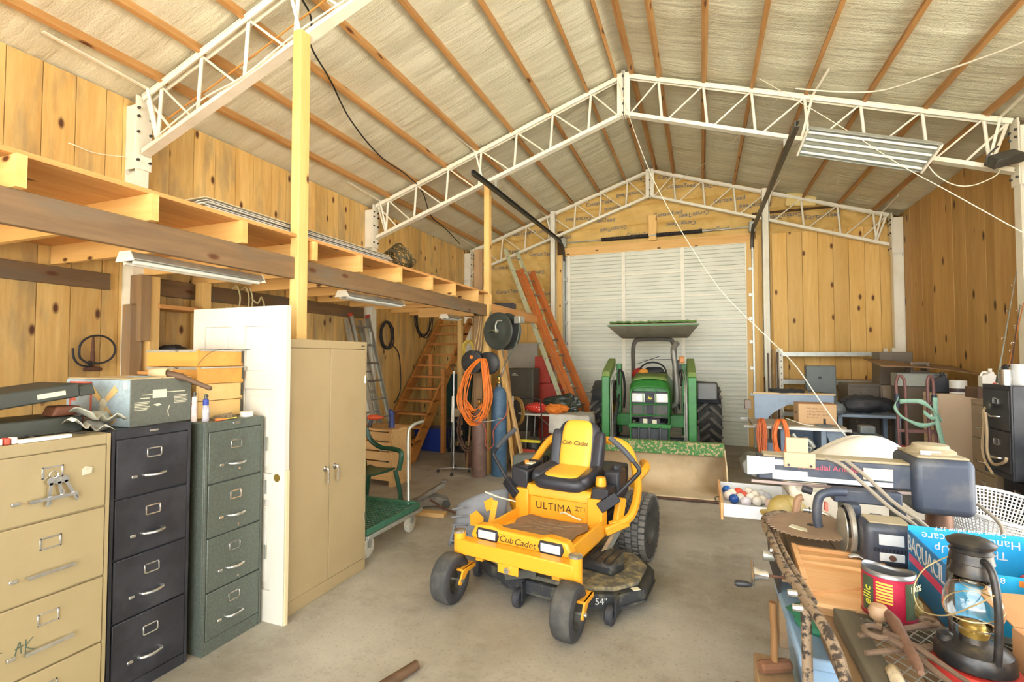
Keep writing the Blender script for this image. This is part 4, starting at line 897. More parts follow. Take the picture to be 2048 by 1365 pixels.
# end wall: panel, smoker cabinet, red boxes
tag(part('grey_panel', MB().box((-4.05, 9.78, .0), (-3.2, 9.81, 2.0)), mat('grey_panel_board', '#b4ae9c', .6, c2='#9e9884', sc=3), bev=.003), 'pale grey sheet panel standing at the end wall behind hose reel', 'panel')
o = thing('smoker_cabinet', 'dark brown metal smoker cabinet in front of grey panel', 'smoker', (-3.12, 8.7, 0))
SMK = mat('smoker_brown', '#4d483c', .5, .2, c2='#38342c', sc=6)
part('body', MB().box((-.25, -.2, .35), (.25, .2, 1.5)), SMK, o, bev=.015)
part('door', MB().box((-.235, -.22, .6), (.235, -.2, 1.48)), SMK, o, bev=.008); part('leg', MB().box((-.23, -.18, 0), (-.19, -.14, .35)), SMK, o); part('leg', MB().box((.19, -.18, 0), (.23, -.14, .35)), SMK, o)
part('leg', MB().box((-.23, .14, 0), (-.19, .18, .35)), SMK, o); part('leg', MB().box((.19, .14, 0), (.23, .18, .35)), SMK, o)
part('badge', MB().box((-.16, -.224, 1.37), (-.04, -.22, 1.385)).box((-.14, -.224, 1.4), (-.08, -.22, 1.41)), CREAM, o); part('temp_gauge', MB().cyl((-.24, -.21, 1.38), (-.3, -.21, 1.38), .03, n=12), mat('maroon_gauge', '#7a2e2c', .4), o)
RD = mat('red_tool_paint', '#b8402e', .45, c2='#8f3226', sc=4)
o = thing('red_tool_chest', 'red metal tool chest at end wall beside ladders', 'tool chest', (-2.62, 9.3, 0))
part('body', MB().box((-.42, -.15, 0), (.2, .2, 1.2)), RD, o, bev=.01)
for i in range(4): part('drawer', MB().box((-.4, -.165, .08 + i * .27), (.18, -.15, .08 + i * .27 + .25)), RD, o, bev=.004)
tag(part('red_cabinet', MB().box((-3.05, 9.12, 1.203), (-2.73, 9.42, 1.72)), RD, bev=.012), 'red metal wall box on top of the tool chest', 'metal box')
# table with cloths
o = thing('folding_table', 'round edged folding table draped with pale cloth near the ladders', 'table', (-2.3, 8.05, 0))
TT = mat('table_top', '#c9c4b4', .5)
part('table_top', MB().prism([(-.6 + .12 * (1 - math.cos(a)), .0) for a in (0,)] + [(-.55, -.28), (.5, -.28), (.58, -.2), (.58, .24), (.5, .3), (-.55, .3), (-.62, .2), (-.62, -.2)], .735, .76, 'Z'), TT, o)
for x, y in ((-.5, -.2), (.5, -.2), (-.5, .22), (.5, .22)): part('leg', MB().tube([(x, y, 0), (x * .9, y, .735)], .014, 8), GALV, o, smooth=True)
part('cross_brace', MB().tube([(-.5, -.2, .15), (.45, .22, .7)], .009, 6).tube([(.5, -.2, .15), (-.45, .22, .7)], .009, 6), GALV, o)
CL = mat('pale_cloth', '#d8d4c6', .9, c2='#b3b0a2', sc=6, bump=.3, bsc=12)
def drape(u, w):
    x = -.05 + .72 * u; yv = -.45 + .78 * w; z = .768 + .006 * math.sin(18 * x) * math.cos(11 * yv)
    if yv < -.29: z -= (-.29 - yv) * 1.9; yv = -.29 - (-.29 - yv) * .25 - .015 * math.sin(26 * x)
    if x > .6: z -= (x - .6) * 3.5; x = .6 + (x - .6) * .3 + .02 * math.sin(16 * yv)
    return (x, yv, z)
tag(part('drop_cloth', MB().grid(drape, 34, 34), CL, loc=(-2.3, 8.05, 0), smooth=True, ang=180, solid=.004), 'pale grey cloth draped over the folding table corner', 'cloth')
def dot_mat():
    t = NT('polka_red'); v = t.coord(rnd=False); vo = t.n('ShaderNodeTexVoronoi'); vo.inputs['Scale'].default_value = 22; vo.inputs['Randomness'].default_value = .3; t.l(v, vo.inputs['Vector'])
    return t.fin(t.mix(t.math('LESS_THAN', vo.outputs['Distance'], .22), lin('#cc3420'), lin('#f2e6da')), .8)
tag(part('polka_bag', blob((-2.62, 7.93, .85), .16, (1.25, .8, .55), 33, .2), dot_mat(), smooth=True), 'red polka dot bundle on the folding table', 'cloth')
tag(part('orange_cloth', blob((-2.28, 7.93, .845), .15, (1.35, .9, .5), 41, .35, 30, 20), mat('orange_fabric', '#e8842c', .85), smooth=True), 'orange cloth heaped on the folding table', 'cloth')
tag(part('trash_bag', blob((-2.25, 8.24, .9), .2, (1.6, .6, .75), 52, .35, 30, 20), mat('black_poly', '#343a30', .35, c2='#4c5244', sc=9), smooth=False), 'dark plastic bag slumped at back of folding table', 'bag')
# push mower
pmw = thing('push_mower', 'old push lawn mower with yellow bar and red plate under folding table', 'lawn mower', (-2.5, 7.44, 0), 0)
DG = mat('mower_dirty_green', '#5d6848', .7, c2='#3c4034', sc=14, amt=.8)
part('deck', MB().lathe([(.27, .1), (.3, .12), (.29, .2), (.2, .24), (.1, .25)], n=22), DG, pmw, smooth=True)
part('engine', MB().lathe([(.1, .25), (.12, .27), (.12, .36), (.09, .38), (.1, .4), (.06, .44)], n=18), DARKST, pmw, smooth=True)
part('yellow_bar', MB().box((-.28, -.31, .4), (.2, -.28, .44)), mat('yellow_trim', '#d8c82e', .5), pmw, bev=.004)
part('red_plate', MB().prism([(-.14, .2), (.14, .2), (.12, .3), (-.12, .3)], -.33, -.315, 'Y'), RD, pmw)
for x in (-.27, .27):
    for y in (-.22, .24): part('wheel', MB().lathe([(.02, -.025), (.09, -.025), (.105, -.01), (.105, .01), (.09, .025), (.02, .025)], (x, y, .105), 20, 'X'), BLACKR, pmw, smooth=True)
part('handle', MB().tube(cr([(-.2, -.1, .2), (-.32, .1, .55), (-.42, .3, .92), (-.4, .33, 1.0), (-.2, .34, 1.02), (-.02, .34, 1.0), (.02, .3, .9), (.18, -.1, .25)], 5), .011, 8), BLACK, pmw, smooth=True)
# grey bin in front of mower
tag(part('grass_catcher', MB().prism([(-.22, 0), (.22, 0), (.2, .3), (-.2, .26)], -.12, .12, 'Y'), mat('grey_catcher', '#7c8078', .7), loc=(-2.42, 6.92, 0), bev=.03), 'grey grass catcher on floor before push mower', 'grass catcher')

# ---------------- loose cables in the roof ----------------
def cable(name, label, pts, r, m, n=8): return tag(part(name, MB().tube(cr(pts, n), r, 6), m, smooth=True), label, 'cable')
cable('roof_cable', 'black cable slung across the left roof slope', [(-3.0, 1.8, 4.85), (-3.16, 3.18, 4.78), (-3.44, 3.57, 4.69), (-3.61, 4.03, 4.63), (-3.87, 4.67, 4.54), (-4.08, 5.53, 4.47), (-4.12, 6.27, 4.46), (-4.24, 6.89, 4.42), (-4.59, 7.76, 4.3), (-4.73, 8.59, 4.26), (-4.91, 9.54, 4.19)], .009, BCORD)
cable('pull_rope', 'white rope hanging from the ridge down to radial arm saw', [(-1.0, 6.55, 5.41), (-0.8, 6.3, 4.71), (-0.55, 6.04, 3.94), (-0.29, 5.78, 3.32), (-0.0, 5.53, 2.73), (0.23, 5.28, 2.32), (0.55, 5.02, 1.91), (0.74, 4.77, 1.65), (0.87, 4.51, 1.37), (0.98, 4.26, 1.14), (1.06, 4.0, 1.02)], .004, WCORD)
cable('roof_rope', 'white rope stretched from second truss to right wall', [(0.67, 6.5, 5.1), (1.1, 6.38, 4.65), (1.55, 6.26, 4.17), (1.95, 6.14, 3.71), (2.31, 6.02, 3.34), (2.8, 5.9, 2.86), (3.2, 5.8, 2.5)], .0045, WCORD)
cable('roof_wire', 'white cable drooping along the right roof slope', [(2.7, 4.9, 4.29), (2.54, 5.26, 4.34), (2.37, 5.55, 4.4), (2.1, 5.93, 4.49), (1.83, 6.26, 4.58), (1.49, 6.37, 4.69), (1.06, 6.42, 4.84)], .009, WCORD)
cable('roof_string', 'thin tan string from second truss to end truss ridge', [(0.92, 6.6, 4.85), (0.67, 7.48, 4.95), (0.32, 8.35, 4.96), (-0.07, 9.22, 5.05), (-0.83, 10.1, 4.94)], .005, WCORD)
cable('lamp_wire', 'white wire sagging between fluorescent light and floodlight', [(2.31, 6.5, 3.79), (2.39, 6.5, 3.66), (2.54, 6.5, 3.54), (2.7, 6.5, 3.52), (2.88, 6.5, 3.6), (2.92, 6.52, 3.68)], .006, WCORD)
cable('wall_wire', 'thin white wire from left wall plank to first truss column', [(-5.1, 2.52, 3.57), (-5.05, 2.56, 3.55), (-5.05, 2.67, 3.54), (-5.05, 2.83, 3.57), (-5.08, 3.0, 3.63)], .004, WCORD)
cable('conduit_rod', 'thin orange rod running through the first truss', [(-4.7, 3.08, 3.96), (-3.7, 3.1, 4.32), (-2.6, 3.1, 4.72), (-1.8, 3.1, 5.0)], .008, mat('orange_rod', '#c98a3e', .6))
cable('truss_cord', 'white cord lying along bottom chord of first truss', [(-4.7, 2.985, 3.75), (-4.1, 2.985, 3.99), (-3.6, 2.985, 4.1), (-3.0, 2.985, 4.34), (-2.4, 2.985, 4.52), (-1.8, 2.985, 4.74)], .007, WCORD)
# multi tube fluorescent light and floodlight on the second truss
o = thing('fluorescent_light', 'four tube fluorescent light hung beneath second truss', 'light fixture', (1.12, 6.38, 4.2), rot=(R(-22), R(17.5), 0))
part('reflector', MB().box((0, -.2, 0), (1.24, .2, .012)).box((0, -.205, -.03), (1.24, -.195, .012)).box((0, .195, -.03), (1.24, .205, .012)), GALV, o, bev=.002)
for i in range(4):
    part('tube', MB().cyl((.02, -.15 + i * .1, -.022), (1.22, -.15 + i * .1, -.022), .014, n=10), mat('lamp_tube_white', '#f2f0e2', .3), o, smooth=True)
for x in (.0, 1.24): part('socket_bar', MB().box((x - .012, -.2, -.045), (x + .012, .2, .0)), WHITE, o, bev=.003)
for x in (.1, 1.12): part('hanger_chain', MB().cyl((x, .1, .01), (x, .16, .12), .004, n=6), GALV, o)
o = thing('floodlight', 'rectangular floodlight clamped to second truss by right wall', 'floodlight', (2.93, 6.44, 3.72), rot=(R(35), R(-12), 0))
part('housing', MB().prism([(-.14, -.02), (.14, -.02), (.11, .07), (-.11, .07)], -.09, .09, 'Y'), DARKST, o, bev=.005)
part('glass', MB().box((-.12, -.075, -.026), (.12, .075, -.02)), mat('frosted_glass', '#b9bd96', .2), o)
part('bracket', MB().tube(cr([(-.15, 0, .02), (-.16, 0, .09), (-.1, .02, .14), (-.05, .04, .16)], 4), .01, 6), DARKST, o, smooth=True)
# ================= zero turn mower =================
YEL = mat('mower_yellow', '#eda62a', .35, c2='#e09a22', amt=.4, sc=3)
SEATY = mat('seat_yellow_vinyl', '#f0b73c', .42); SEATB = mat('seat_black_vinyl', '#2e3038', .4, c2='#3f4148', sc=4)
TIRE = mat('tyre_rubber', '#3b3b3a', .8, c2='#6a675e', amt=.6, sc=5, bump=.2, bsc=70)
LUG = mat('worn_lug_rubber', '#74716a', .8, c2='#55524c', amt=.6, sc=8)
TIRED = mat('tyre_sidewall', '#34353a', .65, c2='#55534e', amt=.5, sc=6)
DECK = mat('deck_black', '#2b2d30', .55, c2='#8a8468', amt=.55, sc=9, lo=.5, hi=.75)
DUST = mat('grass_dust', '#5e5a4e', .95, c2='#a8986c', sc=16, amt=.9, bump=.6, bsc=80)
MAT = mat('foot_mat', '#8a7054', .85, c2='#6a563f', sc=14)
mw = thing('zero_turn_mower', 'yellow zero turn riding mower with black and yellow seat', 'riding mower', (-1.215, 3.04, 0), -9)
INKM = mat('black_decal', '#3a2a12', .5)
def rbox(name, a, b, m, p, bev, seg=3, **k): return part(name, MB().box(a, b), m, p, bev=bev, seg=seg, **k)
# front axle and caster hubs
part('front_axle', MB().bar((-.45, .1, .36), (.45, .1, .36), .09, .1), YEL, mw, bev=.008)
for s in (-1, 1):
    part('caster_hub', MB().cyl((s * .45, .1, .22), (s * .45, .1, .45), .042, n=20), YEL, mw, smooth=True)
    part('hub_cap', MB().lathe([(.046, .45), (.046, .462), (.03, .468), (.012, .47)], (s * .45, .1, 0), 20), CHROME, mw, smooth=True)
    cz = bpy.data.objects.new('caster', None); COL.objects.link(cz); cz.parent = mw; cz.location = (s * .45, .1, 0); cz.rotation_euler = (0, 0, R(2))
    side = [(.085, .05), (.09, .062), (.115, .07), (.14, .069), (.155, .06)]
    for sd in (-1, 1): part('sidewall', MB().lathe([(r_, sd * x_) for r_, x_ in side], (0, -.12, .167), 40, 'X', cap=False), TIRED, cz, smooth=True, ang=60)
    tyre = MB().lathe([(.155, -.06), (.163, -.05), (.1665, -.03), (.167, 0), (.1665, .03), (.163, .05), (.155, .06)], (0, -.12, .167), 40, 'X', cap=False)
    part('tyre', tyre, TIRE, cz, smooth=True, ang=60)
    part('rim', MB().lathe([(.02, .03), (.05, .028), (.078, .058), (.086, .062), (.086, .045), (.086, -.045), (.086, -.062), (.078, -.058), (.02, -.03)], (0, -.12, .167), 28, 'X'), DARKST, cz, smooth=True)
    yk = MB().prism([(-.1, .2), (.06, .2), (.1, .185), (.1, .235), (-.1, .235)], -.08, .06, 'Y')
    part('yoke_plate', MB().box((-.1, -.1, .215), (.1, .06, .232)), YEL, cz, bev=.004)
    part('yoke_arm', MB().prism([(.06, .232), (-.1, .232), (-.12, .19), (-.15, .15), (-.13, .135), (-.1, .15), (-.04, .2), (.06, .2)], .084, .098, 'X'), YEL, cz, bev=.002, seg=1)
    part('yoke_lip', MB().box((-.1, -.1, .19), (-.088, .05, .23)), YEL, cz, bev=.002, seg=1)
    part('axle_bolt', MB().cyl((.09, -.12, .167), (.115, -.12, .167), .013, n=10).cyl((-.09, -.12, .167), (.09, -.12, .167), .01, n=8), CHROME, cz, smooth=True)
# nose with headlights
part('nose_panel', MB().prism([(-.36, .36), (.36, .36), (.40, .42), (.36, .495), (.22, .51), (.16, .49), (-.16, .49), (-.22, .51), (-.36, .495), (-.4, .42)], .16, .25, 'Y'), YEL, mw, bev=.015, seg=3)
for s in (-1, 1):
    part('headlight_bezel', MB().prism([(s * .25 - .095, .445), (s * .25 - .078, .405), (s * .25 + .078, .405), (s * .25 + .095, .445), (s * .25 + .078, .485), (s * .25 - .078, .485)], .148, .165, 'Y'), BLACK, mw, bev=.004)
    part('headlight_lens', MB().box((s * .25 - .072, .143, .417), (s * .25 + .072, .15, .473)), mat('headlamp_clear', '#dfe2e6', .12, .2, c2='#8a8f96', sc=50), mw, bev=.004)
text('Cub', .062, INKM, mw, (-.098, .158, .437), (R(90), 0, 0), shear=.25, sx=1.1); text('Cadet', .062, INKM, mw, (.05, .158, .435), (R(90), 0, 0), shear=.25, sx=1.1)
part('tow_bracket', MB().box((-.1, .05, .255), (.06, .06, .315)), YEL, mw, bev=.003); part('bracket_pin', MB().cyl((-.02, .05, .285), (-.02, .03, .285), .02, n=14), CHROME, mw)
# frame rails and foot pan
for s in (-1, 1):
    part('frame_rail', MB().bar((s * .3, .12, .31), (s * .3, 1.6, .33), .06, .1), YEL, mw, bev=.006)
part('foot_pan', MB().prism([(.22, .46), (.27, .41), (.8, .39), (.86, .42), (.86, .38), (.8, .35), (.24, .36), (.22, .42)], -.34, .36, 'X'), YEL, mw, bev=.006)
part('pan_side', MB().box((-.36, .2, .33), (-.34, .85, .46)), YEL, mw, bev=.006); part('pan_side', MB().box((.36, .2, .33), (.38, .85, .46)), YEL, mw, bev=.006)
fm = MB().prism([(-.29, .66), (-.24, .8), (-.1, .77), (.12, .77), (.26, .81), (.31, .68), (.27, .56), (.29, .36), (.18, .31), (.08, .4), (-.1, .4), (-.26, .31), (-.32, .4), (-.25, .54)], .405, .418, 'Z')
fmo = part('foot_mat', fm, MAT, mw, bev=.004)
for pts in ([(-.24, .4), (-.1, .52), (.08, .52), (.18, .4)], [(-.2, .7), (-.08, .64), (.12, .64), (.24, .72)], [(-.16, .6), (0, .58), (.16, .6)], [(-.05, .5), (-.02, .7)], [(.08, .5), (.06, .7)]):
    part('mat_rib', MB().tube([(x, y, .42) for x, y in pts], .007, 6), MAT, fmo)
part('pedal', MB().tube([(.02, .81, .46), (.06, .79, .48), (.16, .79, .45), (.2, .8, .44)], .007, 6), CREAM, mw, smooth=True)
# seat pedestal
part('front_panel', MB().box((-.27, .83, .36), (.27, .86, .565)), YEL, mw, bev=.008)
part('seat_plate', MB().prism([(.8, .57), (.84, .575), (1.3, .63), (1.3, .655), (.82, .66), (.8, .63)], -.28, .28, 'X'), YEL, mw, bev=.006)
text('ULTIMA', .085, INKM, mw, (-.05, .829, .49), (R(90), 0, 0), space=1.12); text('ZT1', .05, INKM, mw, (.185, .829, .508), (R(90), 0, 0), space=1.1)
for s in (-1, 1):
    part('side_column', MB().box((s * .32 - .06, .78, .34), (s * .32 + .06, .9, .62)), YEL, mw, bev=.008)
    part('frame_upright', MB().bar((s * .44, .95, .36), (s * .46, 1.0, .6), .05, .08), YEL, mw, bev=.008)
part('engine_cover', MB().box((-.3, 1.3, .4), (.3, 1.75, .72)), BLACK, mw, bev=.03, seg=3)
part('rear_body', MB().box((-.34, .9, .32), (.34, 1.7, .44)), BLACK, mw, bev=.02)
# seat
def cushion(w, d, h, m, loc, rot=(0, 0, 0), taper=0., name='cushion', parent=mw, nx=14, ny=14, k=3.2):
    b = MB(); vs = []; nu, nv = 28, 16
    for i in range(nv + 1):
        p = -math.pi / 2 + math.pi * i / nv
        for j in range(nu):
            a = 2 * math.pi * j / nu
            sg = lambda v, e: math.copysign(abs(v) ** e, v)
            x = sg(math.cos(p), .35) * sg(math.cos(a), .45); y = sg(math.cos(p), .35) * sg(math.sin(a), .45); z = sg(math.sin(p), .6)
            vs.append((x * w / 2 * (1 - taper * (y + 1) / 2), y * d / 2, z * h / 2))
    fs = [(i*nu+j, i*nu+(j+1) % nu, (i+1)*nu+(j+1) % nu, (i+1)*nu+j) for i in range(nv) for j in range(nu)]
    return part(name, b.add(vs, fs), m, parent, smooth=True, ang=180, loc=loc, rot=rot)
cushion(.48, .46, .12, SEATB, (0, 1.0, .7), (R(4), 0, 0), name='seat_base')
cushion(.33, .40, .12, SEATY, (0, 1.01, .717), (R(4), 0, 0), name='seat_base_insert')
cushion(.10, .42, .1, SEATB, (-.205, 1.02, .735), (R(4), R(12), 0), name='seat_bolster'); cushion(.10, .42, .1, SEATB, (.205, 1.02, .735), (R(4), R(-12), 0), name='seat_bolster')
bkrot = (R(74), 0, 0)
cushion(.48, .46, .12, SEATB, (0, 1.245, .92), bkrot, .25, name='seat_back')
cushion(.31, .465, .125, SEATY, (0, 1.225, .925), bkrot, .08, name='seat_back_insert')
for s in (-1, 1): cushion(.11, .38, .09, SEATB, (s * .19, 1.215, .88), (R(74), 0, R(s * -8)), .1, name='seat_back_bolster')
text('Cub Cadet', .05, INKM, mw, (0, 1.158, .965), (R(74), 0, 0), shear=.25, sx=1.1)
# consoles
part('left_console', MB().prism([(-.44, .62), (-.28, .6), (-.28, .76), (-.44, .79)], .82, 1.15, 'Y'), BLACK, mw, bev=.015)
part('console_tray', MB().box((-.43, .86, .77), (-.3, 1.13, .79)), BLACK, mw); part('console_switch', MB().cyl((-.36, .95, .79), (-.36, .95, .82), .018, n=10), mat('orange_switch', '#e88a2a', .4), mw)
part('console_item', MB().box((-.36, .93, .79), (-.3, 1.0, .8)), CREAM, mw)
part('right_console', MB().prism([(.28, .58), (.43, .58), (.42, .7), (.29, .7)], .8, 1.0, 'Y'), BLACK, mw, bev=.01)
part('right_console_rear', MB().prism([(.29, .58), (.45, .58), (.44, .8), (.32, .8)], 1.0, 1.2, 'Y'), BLACK, mw, bev=.02)
part('fuel_cap', MB().lathe([(.042, .7), (.042, .73), (.036, .765), (.02, .77)], (.33, .9, 0), 14), YEL, mw, smooth=True)
part('rear_cap', MB().lathe([(.04, .8), (.04, .83), (.03, .84)], (.39, 1.1, 0), 14), BLACK, mw, smooth=True)
for s in (-1, 1):
    part('lever_pivot', MB().bar((s * .36, .78, .56), (s * .49, .82, .66), .05, .08), BLACK, mw, bev=.006)
    lv = part('control_lever', MB().tube(cr([(s * .46, .82, .64), (s * .55, .84, .74), (s * .63, .86, .83), (s * .645, .865, .86), (s * .63, .865, .89), (s * .57, .86, .96)], 5), .016, 10), BLACK, mw, smooth=True)
    part('lever_grip', MB().tube(cr([(s * .6, .862, .925), (s * .52, .86, 1.01), (s * .42, .85, 1.09)], 5), [.021] * 11, 12), mat('grip_grey', '#4a4d52', .6), lv, smooth=True)
# yellow hoop and fenders
for s in (-1, 1):
    P = [(s * .4, .9, .4), (s * .53, 1.0, .46), (s * .53, 1.22, .62), (s * .47, 1.36, .76), (s * .42, 1.42, .86), (s * .36, 1.45, .93), (s * .27, 1.46, .96)]
    hb = MB(); Q = cr(P, 5)
    for a, b_ in zip(Q, Q[1:]): hb.bar(a, b_, .075, .03, (0, 0, 1) if False else (s * 1, -.4, 0))
    part('rear_hoop', MB().tube(Q, .034, 8), YEL, mw, smooth=True)
    part('fender_step', MB().bar((s * .38, .84, .37), (s * .52, .98, .43), .05, .07), YEL, mw, bev=.012)
part('hoop_crossbar', MB().tube([(-.27, 1.46, .96), (.27, 1.46, .96)], .034, 8), YEL, mw, smooth=True)
part('rear_fender', MB().tube(cr([(.45, 1.3, .64), (.52, 1.5, .74), (.45, 1.7, .74)], 5), .04, 8), YEL, mw, smooth=True)
# rear wheels
def rear_wheel(parent, loc, r, w, name='rear_wheel'):
    e = bpy.data.objects.new(name, None); COL.objects.link(e); e.parent = parent; e.location = loc
    part('tyre', MB().lathe([(r * .5, -w * .42), (r * .8, -w * .5), (r * .93, -w * .46), (r * .97, -w * .36), (r * .97, w * .36), (r * .93, w * .46), (r * .8, w * .5), (r * .5, w * .42)], n=48, axis='X', cap=False), TIRE, e, smooth=True, ang=50)
    part('rim', MB().lathe([(.03, -w * .2), (r * .3, -w * .25), (r * .5, -w * .43), (r * .52, -w * .3), (r * .52, w * .3), (r * .5, w * .43), (r * .3, w * .25), (.03, w * .2)], n=28, axis='X'), DARKST, e, smooth=True)
    tb = MB(); N = 34
    for k in range(N):
        for q in range(5):
            x = (-.4 + .2 * q) * w; a = 6.2832 * (k + (.5 if q % 2 else 0)) / N; rr = r * .985 if abs(x) < .35 * w else r * .96
            y, z = math.cos(a) * rr, math.sin(a) * rr
            m = Matrix.Translation((x, y, z)) @ Matrix.Rotation(a, 4, 'X')
            t = MB().cbox((0, 0, 0), (w * .17, .014, r * .13), (R(18 if q % 2 else -18), 0, 0)); t.xf(m); tb.add(t.v, t.f)
    part('tread', tb, LUG, e)['kind'] = 'stuff'
    return e
rear_wheel(mw, (.47, 1.4, .272), .272, .27); rear_wheel(mw, (-.47, 1.4, .272), .272, .27)
# deck
dk = [(-.62, .55), (-.42, .34), (-.1, .2), (.42, .2), (.66, .32), (.78, .5), (.76, .82), (.62, 1.0), (-.5, 1.0), (-.64, .85)]
part('deck_shell', MB().prism(dk, .085, .17, 'Z'), DECK, mw, bev=.01)
part('deck_top', MB().prism([(x * .94, .6 + (y - .6) * .92) for x, y in dk], .17, .2, 'Z'), DUST, mw, bev=.012)
part('deck_lip', MB().prism([(x * 1.01, .6 + (y - .6) * 1.01) for x, y in dk], .085, .1, 'Z'), DECK, mw)
for s in (-1, 1):
    cov = part('belt_cover', MB().prism([(s * .32, .5), (s * .56, .48), (s * .6, .62), (s * .54, .8), (s * .34, .8)], .2, .275, 'Z'), DECK, mw, bev=.02)
    for i in range(4): part('cover_rib', MB().bar((s * (.36 + .06 * i), .5, .278), (s * (.38 + .055 * i), .79, .28), .01, .012), DECK, cov)
text('54"', .06, mat('white_decal', '#d8dad8', .5), mw, (.56, .257, .13), (R(90), 0, R(27)))
part('deck_sticker', MB().cbox((.73, .45, .175), (.05, .04, .004), (0, 0, R(50))), CREAM, mw)
for x, y in ((.0, .16), (.62, .26), (-.5, .42)):
    aw = part('gauge_wheel', MB().lathe([(.01, -.022), (.05, -.026), (.062, -.016), (.062, .016), (.05, .026), (.01, .022)], (x, y, .062), 22, 'X'), TIRED, mw, smooth=True)
    part('gauge_bracket', MB().box((x + .03, y - .012, .05), (x + .04, y + .1, .17)), DECK, aw)
part('deck_hanger', MB().bar((-.1, .16, .2), (.12, .2, .25), .05, .06), DARKST, mw); part('deck_link', MB().bar((.42, .7, .25), (.44, 1.0, .36), .03, .06), GALV, mw)
# folded up discharge chute
CH = mat('chute_plastic', '#7a7c80', .65, c2='#585a5e', sc=5)
def chute(u, w):
    a = R(95 * u); x = -.5 - .36 * math.sin(a) + .03 * math.sin(9 * w) * u; z = .14 + .42 * w * (1 - .25 * u); y = .66 + .22 * u + .08 * w
    x = -.47 - .42 * u + .06 * (1 - w) * u; z = .12 + (.46 - .16 * u * u) * w
    return (x, .72 - .18 * math.sin(math.pi * .5 * u) + .12 * w, z)
part('discharge_chute', MB().grid(chute, 16, 12), CH, mw, smooth=True, ang=180, solid=.02)
part('chute_side', MB().grid(lambda u, w: (-.89 + .02 * w, .545 + .12 * w + .3 * u, .12 + (.3 - .05 * u) * w), 8, 8), CH, mw, smooth=True, solid=.02)
for i in range(5): part('chute_rib', MB().tube([(-.86 + .003 * i, .53, .17 + .065 * i), (-.78, .555 + .01 * i, .16 + .07 * i), (-.72, .57, .17 + .07 * i)], .006, 5), CH, mw)
part('warning_tag', MB().prism([(-.68, .3), (-.56, .3), (-.55, .38), (-.62, .43), (-.69, .38)], .5, .505, 'Y'), YEL, mw, loc=(0, .06, .02))
part('chute_bracket', MB().bar((-.42, .45, .34), (-.4, .5, .58), .05, .012, (0, 1, 0)).bar((-.44, .5, .5), (-.48, .52, .57), .09, .01, (0, 1, 0)), YEL, mw, bev=.003)
part('chute_rod', MB().tube([(-.56, .6, .6), (-.45, .62, .57), (-.33, .7, .53)], .006, 6), CREAM, mw)

# ================= tractor with loader =================
JG = mat('tractor_green', '#2c7a32', .4, c2='#1d5a28', amt=.6, sc=8); JGD = mat('dusty_green', '#6a8a44', .85, c2='#8f8a58', amt=.8, sc=30)
TST = mat('tractor_dark_steel', '#4c5054', .55, .3, c2='#34383a', sc=9); MUD = mat('bucket_worn_steel', '#d0bb98', .7, .1, c2='#b89f78', amt=.7, sc=4, bump=.1)
MOSS = mat('chipped_green', '#3f7a3c', .7, c2='#b59e78', amt=1., sc=30, lo=.5, hi=.58)
tr = thing('tractor', 'green compact tractor with front loader bucket and roll bar canopy', 'tractor', (-.65, 6.2, 0), 3)
hw = .93
def buck(t):  # profile (y,z) from lip to top
    return [(0, .03), (.3, .035), (.46, .07), (.54, .16), (.55, .28), (.5, .42), (.43, .56)][t]
prof = [buck(i) for i in range(7)]
bk = MB(); vs = []; P = cr([(0, y, z) for y, z in prof], 5)
for p in P: vs += [(-hw, p.y, p.z), (hw, p.y, p.z)]
bk.add(vs, [(2*i, 2*i+1, 2*i+3, 2*i+2) for i in range(len(P) - 1)])
part('bucket_shell', bk, MUD, tr, smooth=True, ang=60, solid=.02)
for s in (-1, 1): part('bucket_side', MB().prism([(p.y, p.z) for p in P] + [(.2, .4)], s * hw - .008, s * hw + .008, 'X'), MUD, tr)
part('bucket_top_lip', MB().prism([(.40, .47), (.415, .465), (.45, .58), (.47, .62), (.55, .62), (.5, .6), (.45, .62), (.42, .58)], -hw, hw, 'X'), MOSS, tr, bev=.004)
part('cutting_edge', MB().box((-hw, -.03, .012), (hw, .06, .032)), RUST, tr)
part('bucket_back_brace', MB().box((-.7, .55, .2), (.7, .62, .5)), JG, tr, bev=.01)
for s in (-1, 1):
    ax = s * .58 + (-.02 if s < 0 else 0)
    part('loader_arm', MB().bar((ax, .98, .28), (ax, 1.02, 1.43), .11, .14, (0, 1, 0)), JG, tr, bev=.012)
    part('loader_boom', MB().bar((ax, 1.0, 1.43), (ax + s * .01, 1.9, 1.62), .11, .14), JGD, tr, bev=.012)
    part('boom_to_bucket', MB().bar((ax, 1.0, .42), (ax, .6, .32), .09, .16), JG, tr, bev=.01)
    part('loader_mast', MB().bar((s * .5, 1.9, .5), (s * .5, 1.95, 1.6), .08, .16, (0, 1, 0)), JG, tr, bev=.01)
    part('hydraulic_ram', MB().cyl((s * .5, 1.06, .75), (s * .5, 1.7, 1.0), .03, n=12).cyl((s * .5, 1.6, .97), (s * .5, 1.85, 1.1), .016, n=10), TST, tr, smooth=True)
    part('hydraulic_line', MB().tube(cr([(ax - s * .075, .93, .3), (ax - s * .075, .93, .7), (ax - s * .075, .94, 1.1), (ax - s * .08, .96, 1.38), (ax - s * .09, 1.3, 1.52)], 5), .009, 6).tube(cr([(ax - s * .1, .92, .3), (ax - s * .1, .93, .8), (ax - s * .095, .95, 1.3), (ax - s * .12, 1.4, 1.5)], 5), .007, 6), GALV, tr, smooth=True)
    part('hose_bundle', MB().tube(cr([(s * .44, 1.3, 1.3), (s * .46, 1.5, 1.5), (s * .42, 1.7, 1.45), (s * .4, 1.75, 1.2), (s * .42, 1.8, .9)], 5), .018, 6), BLACKR, tr, smooth=True)
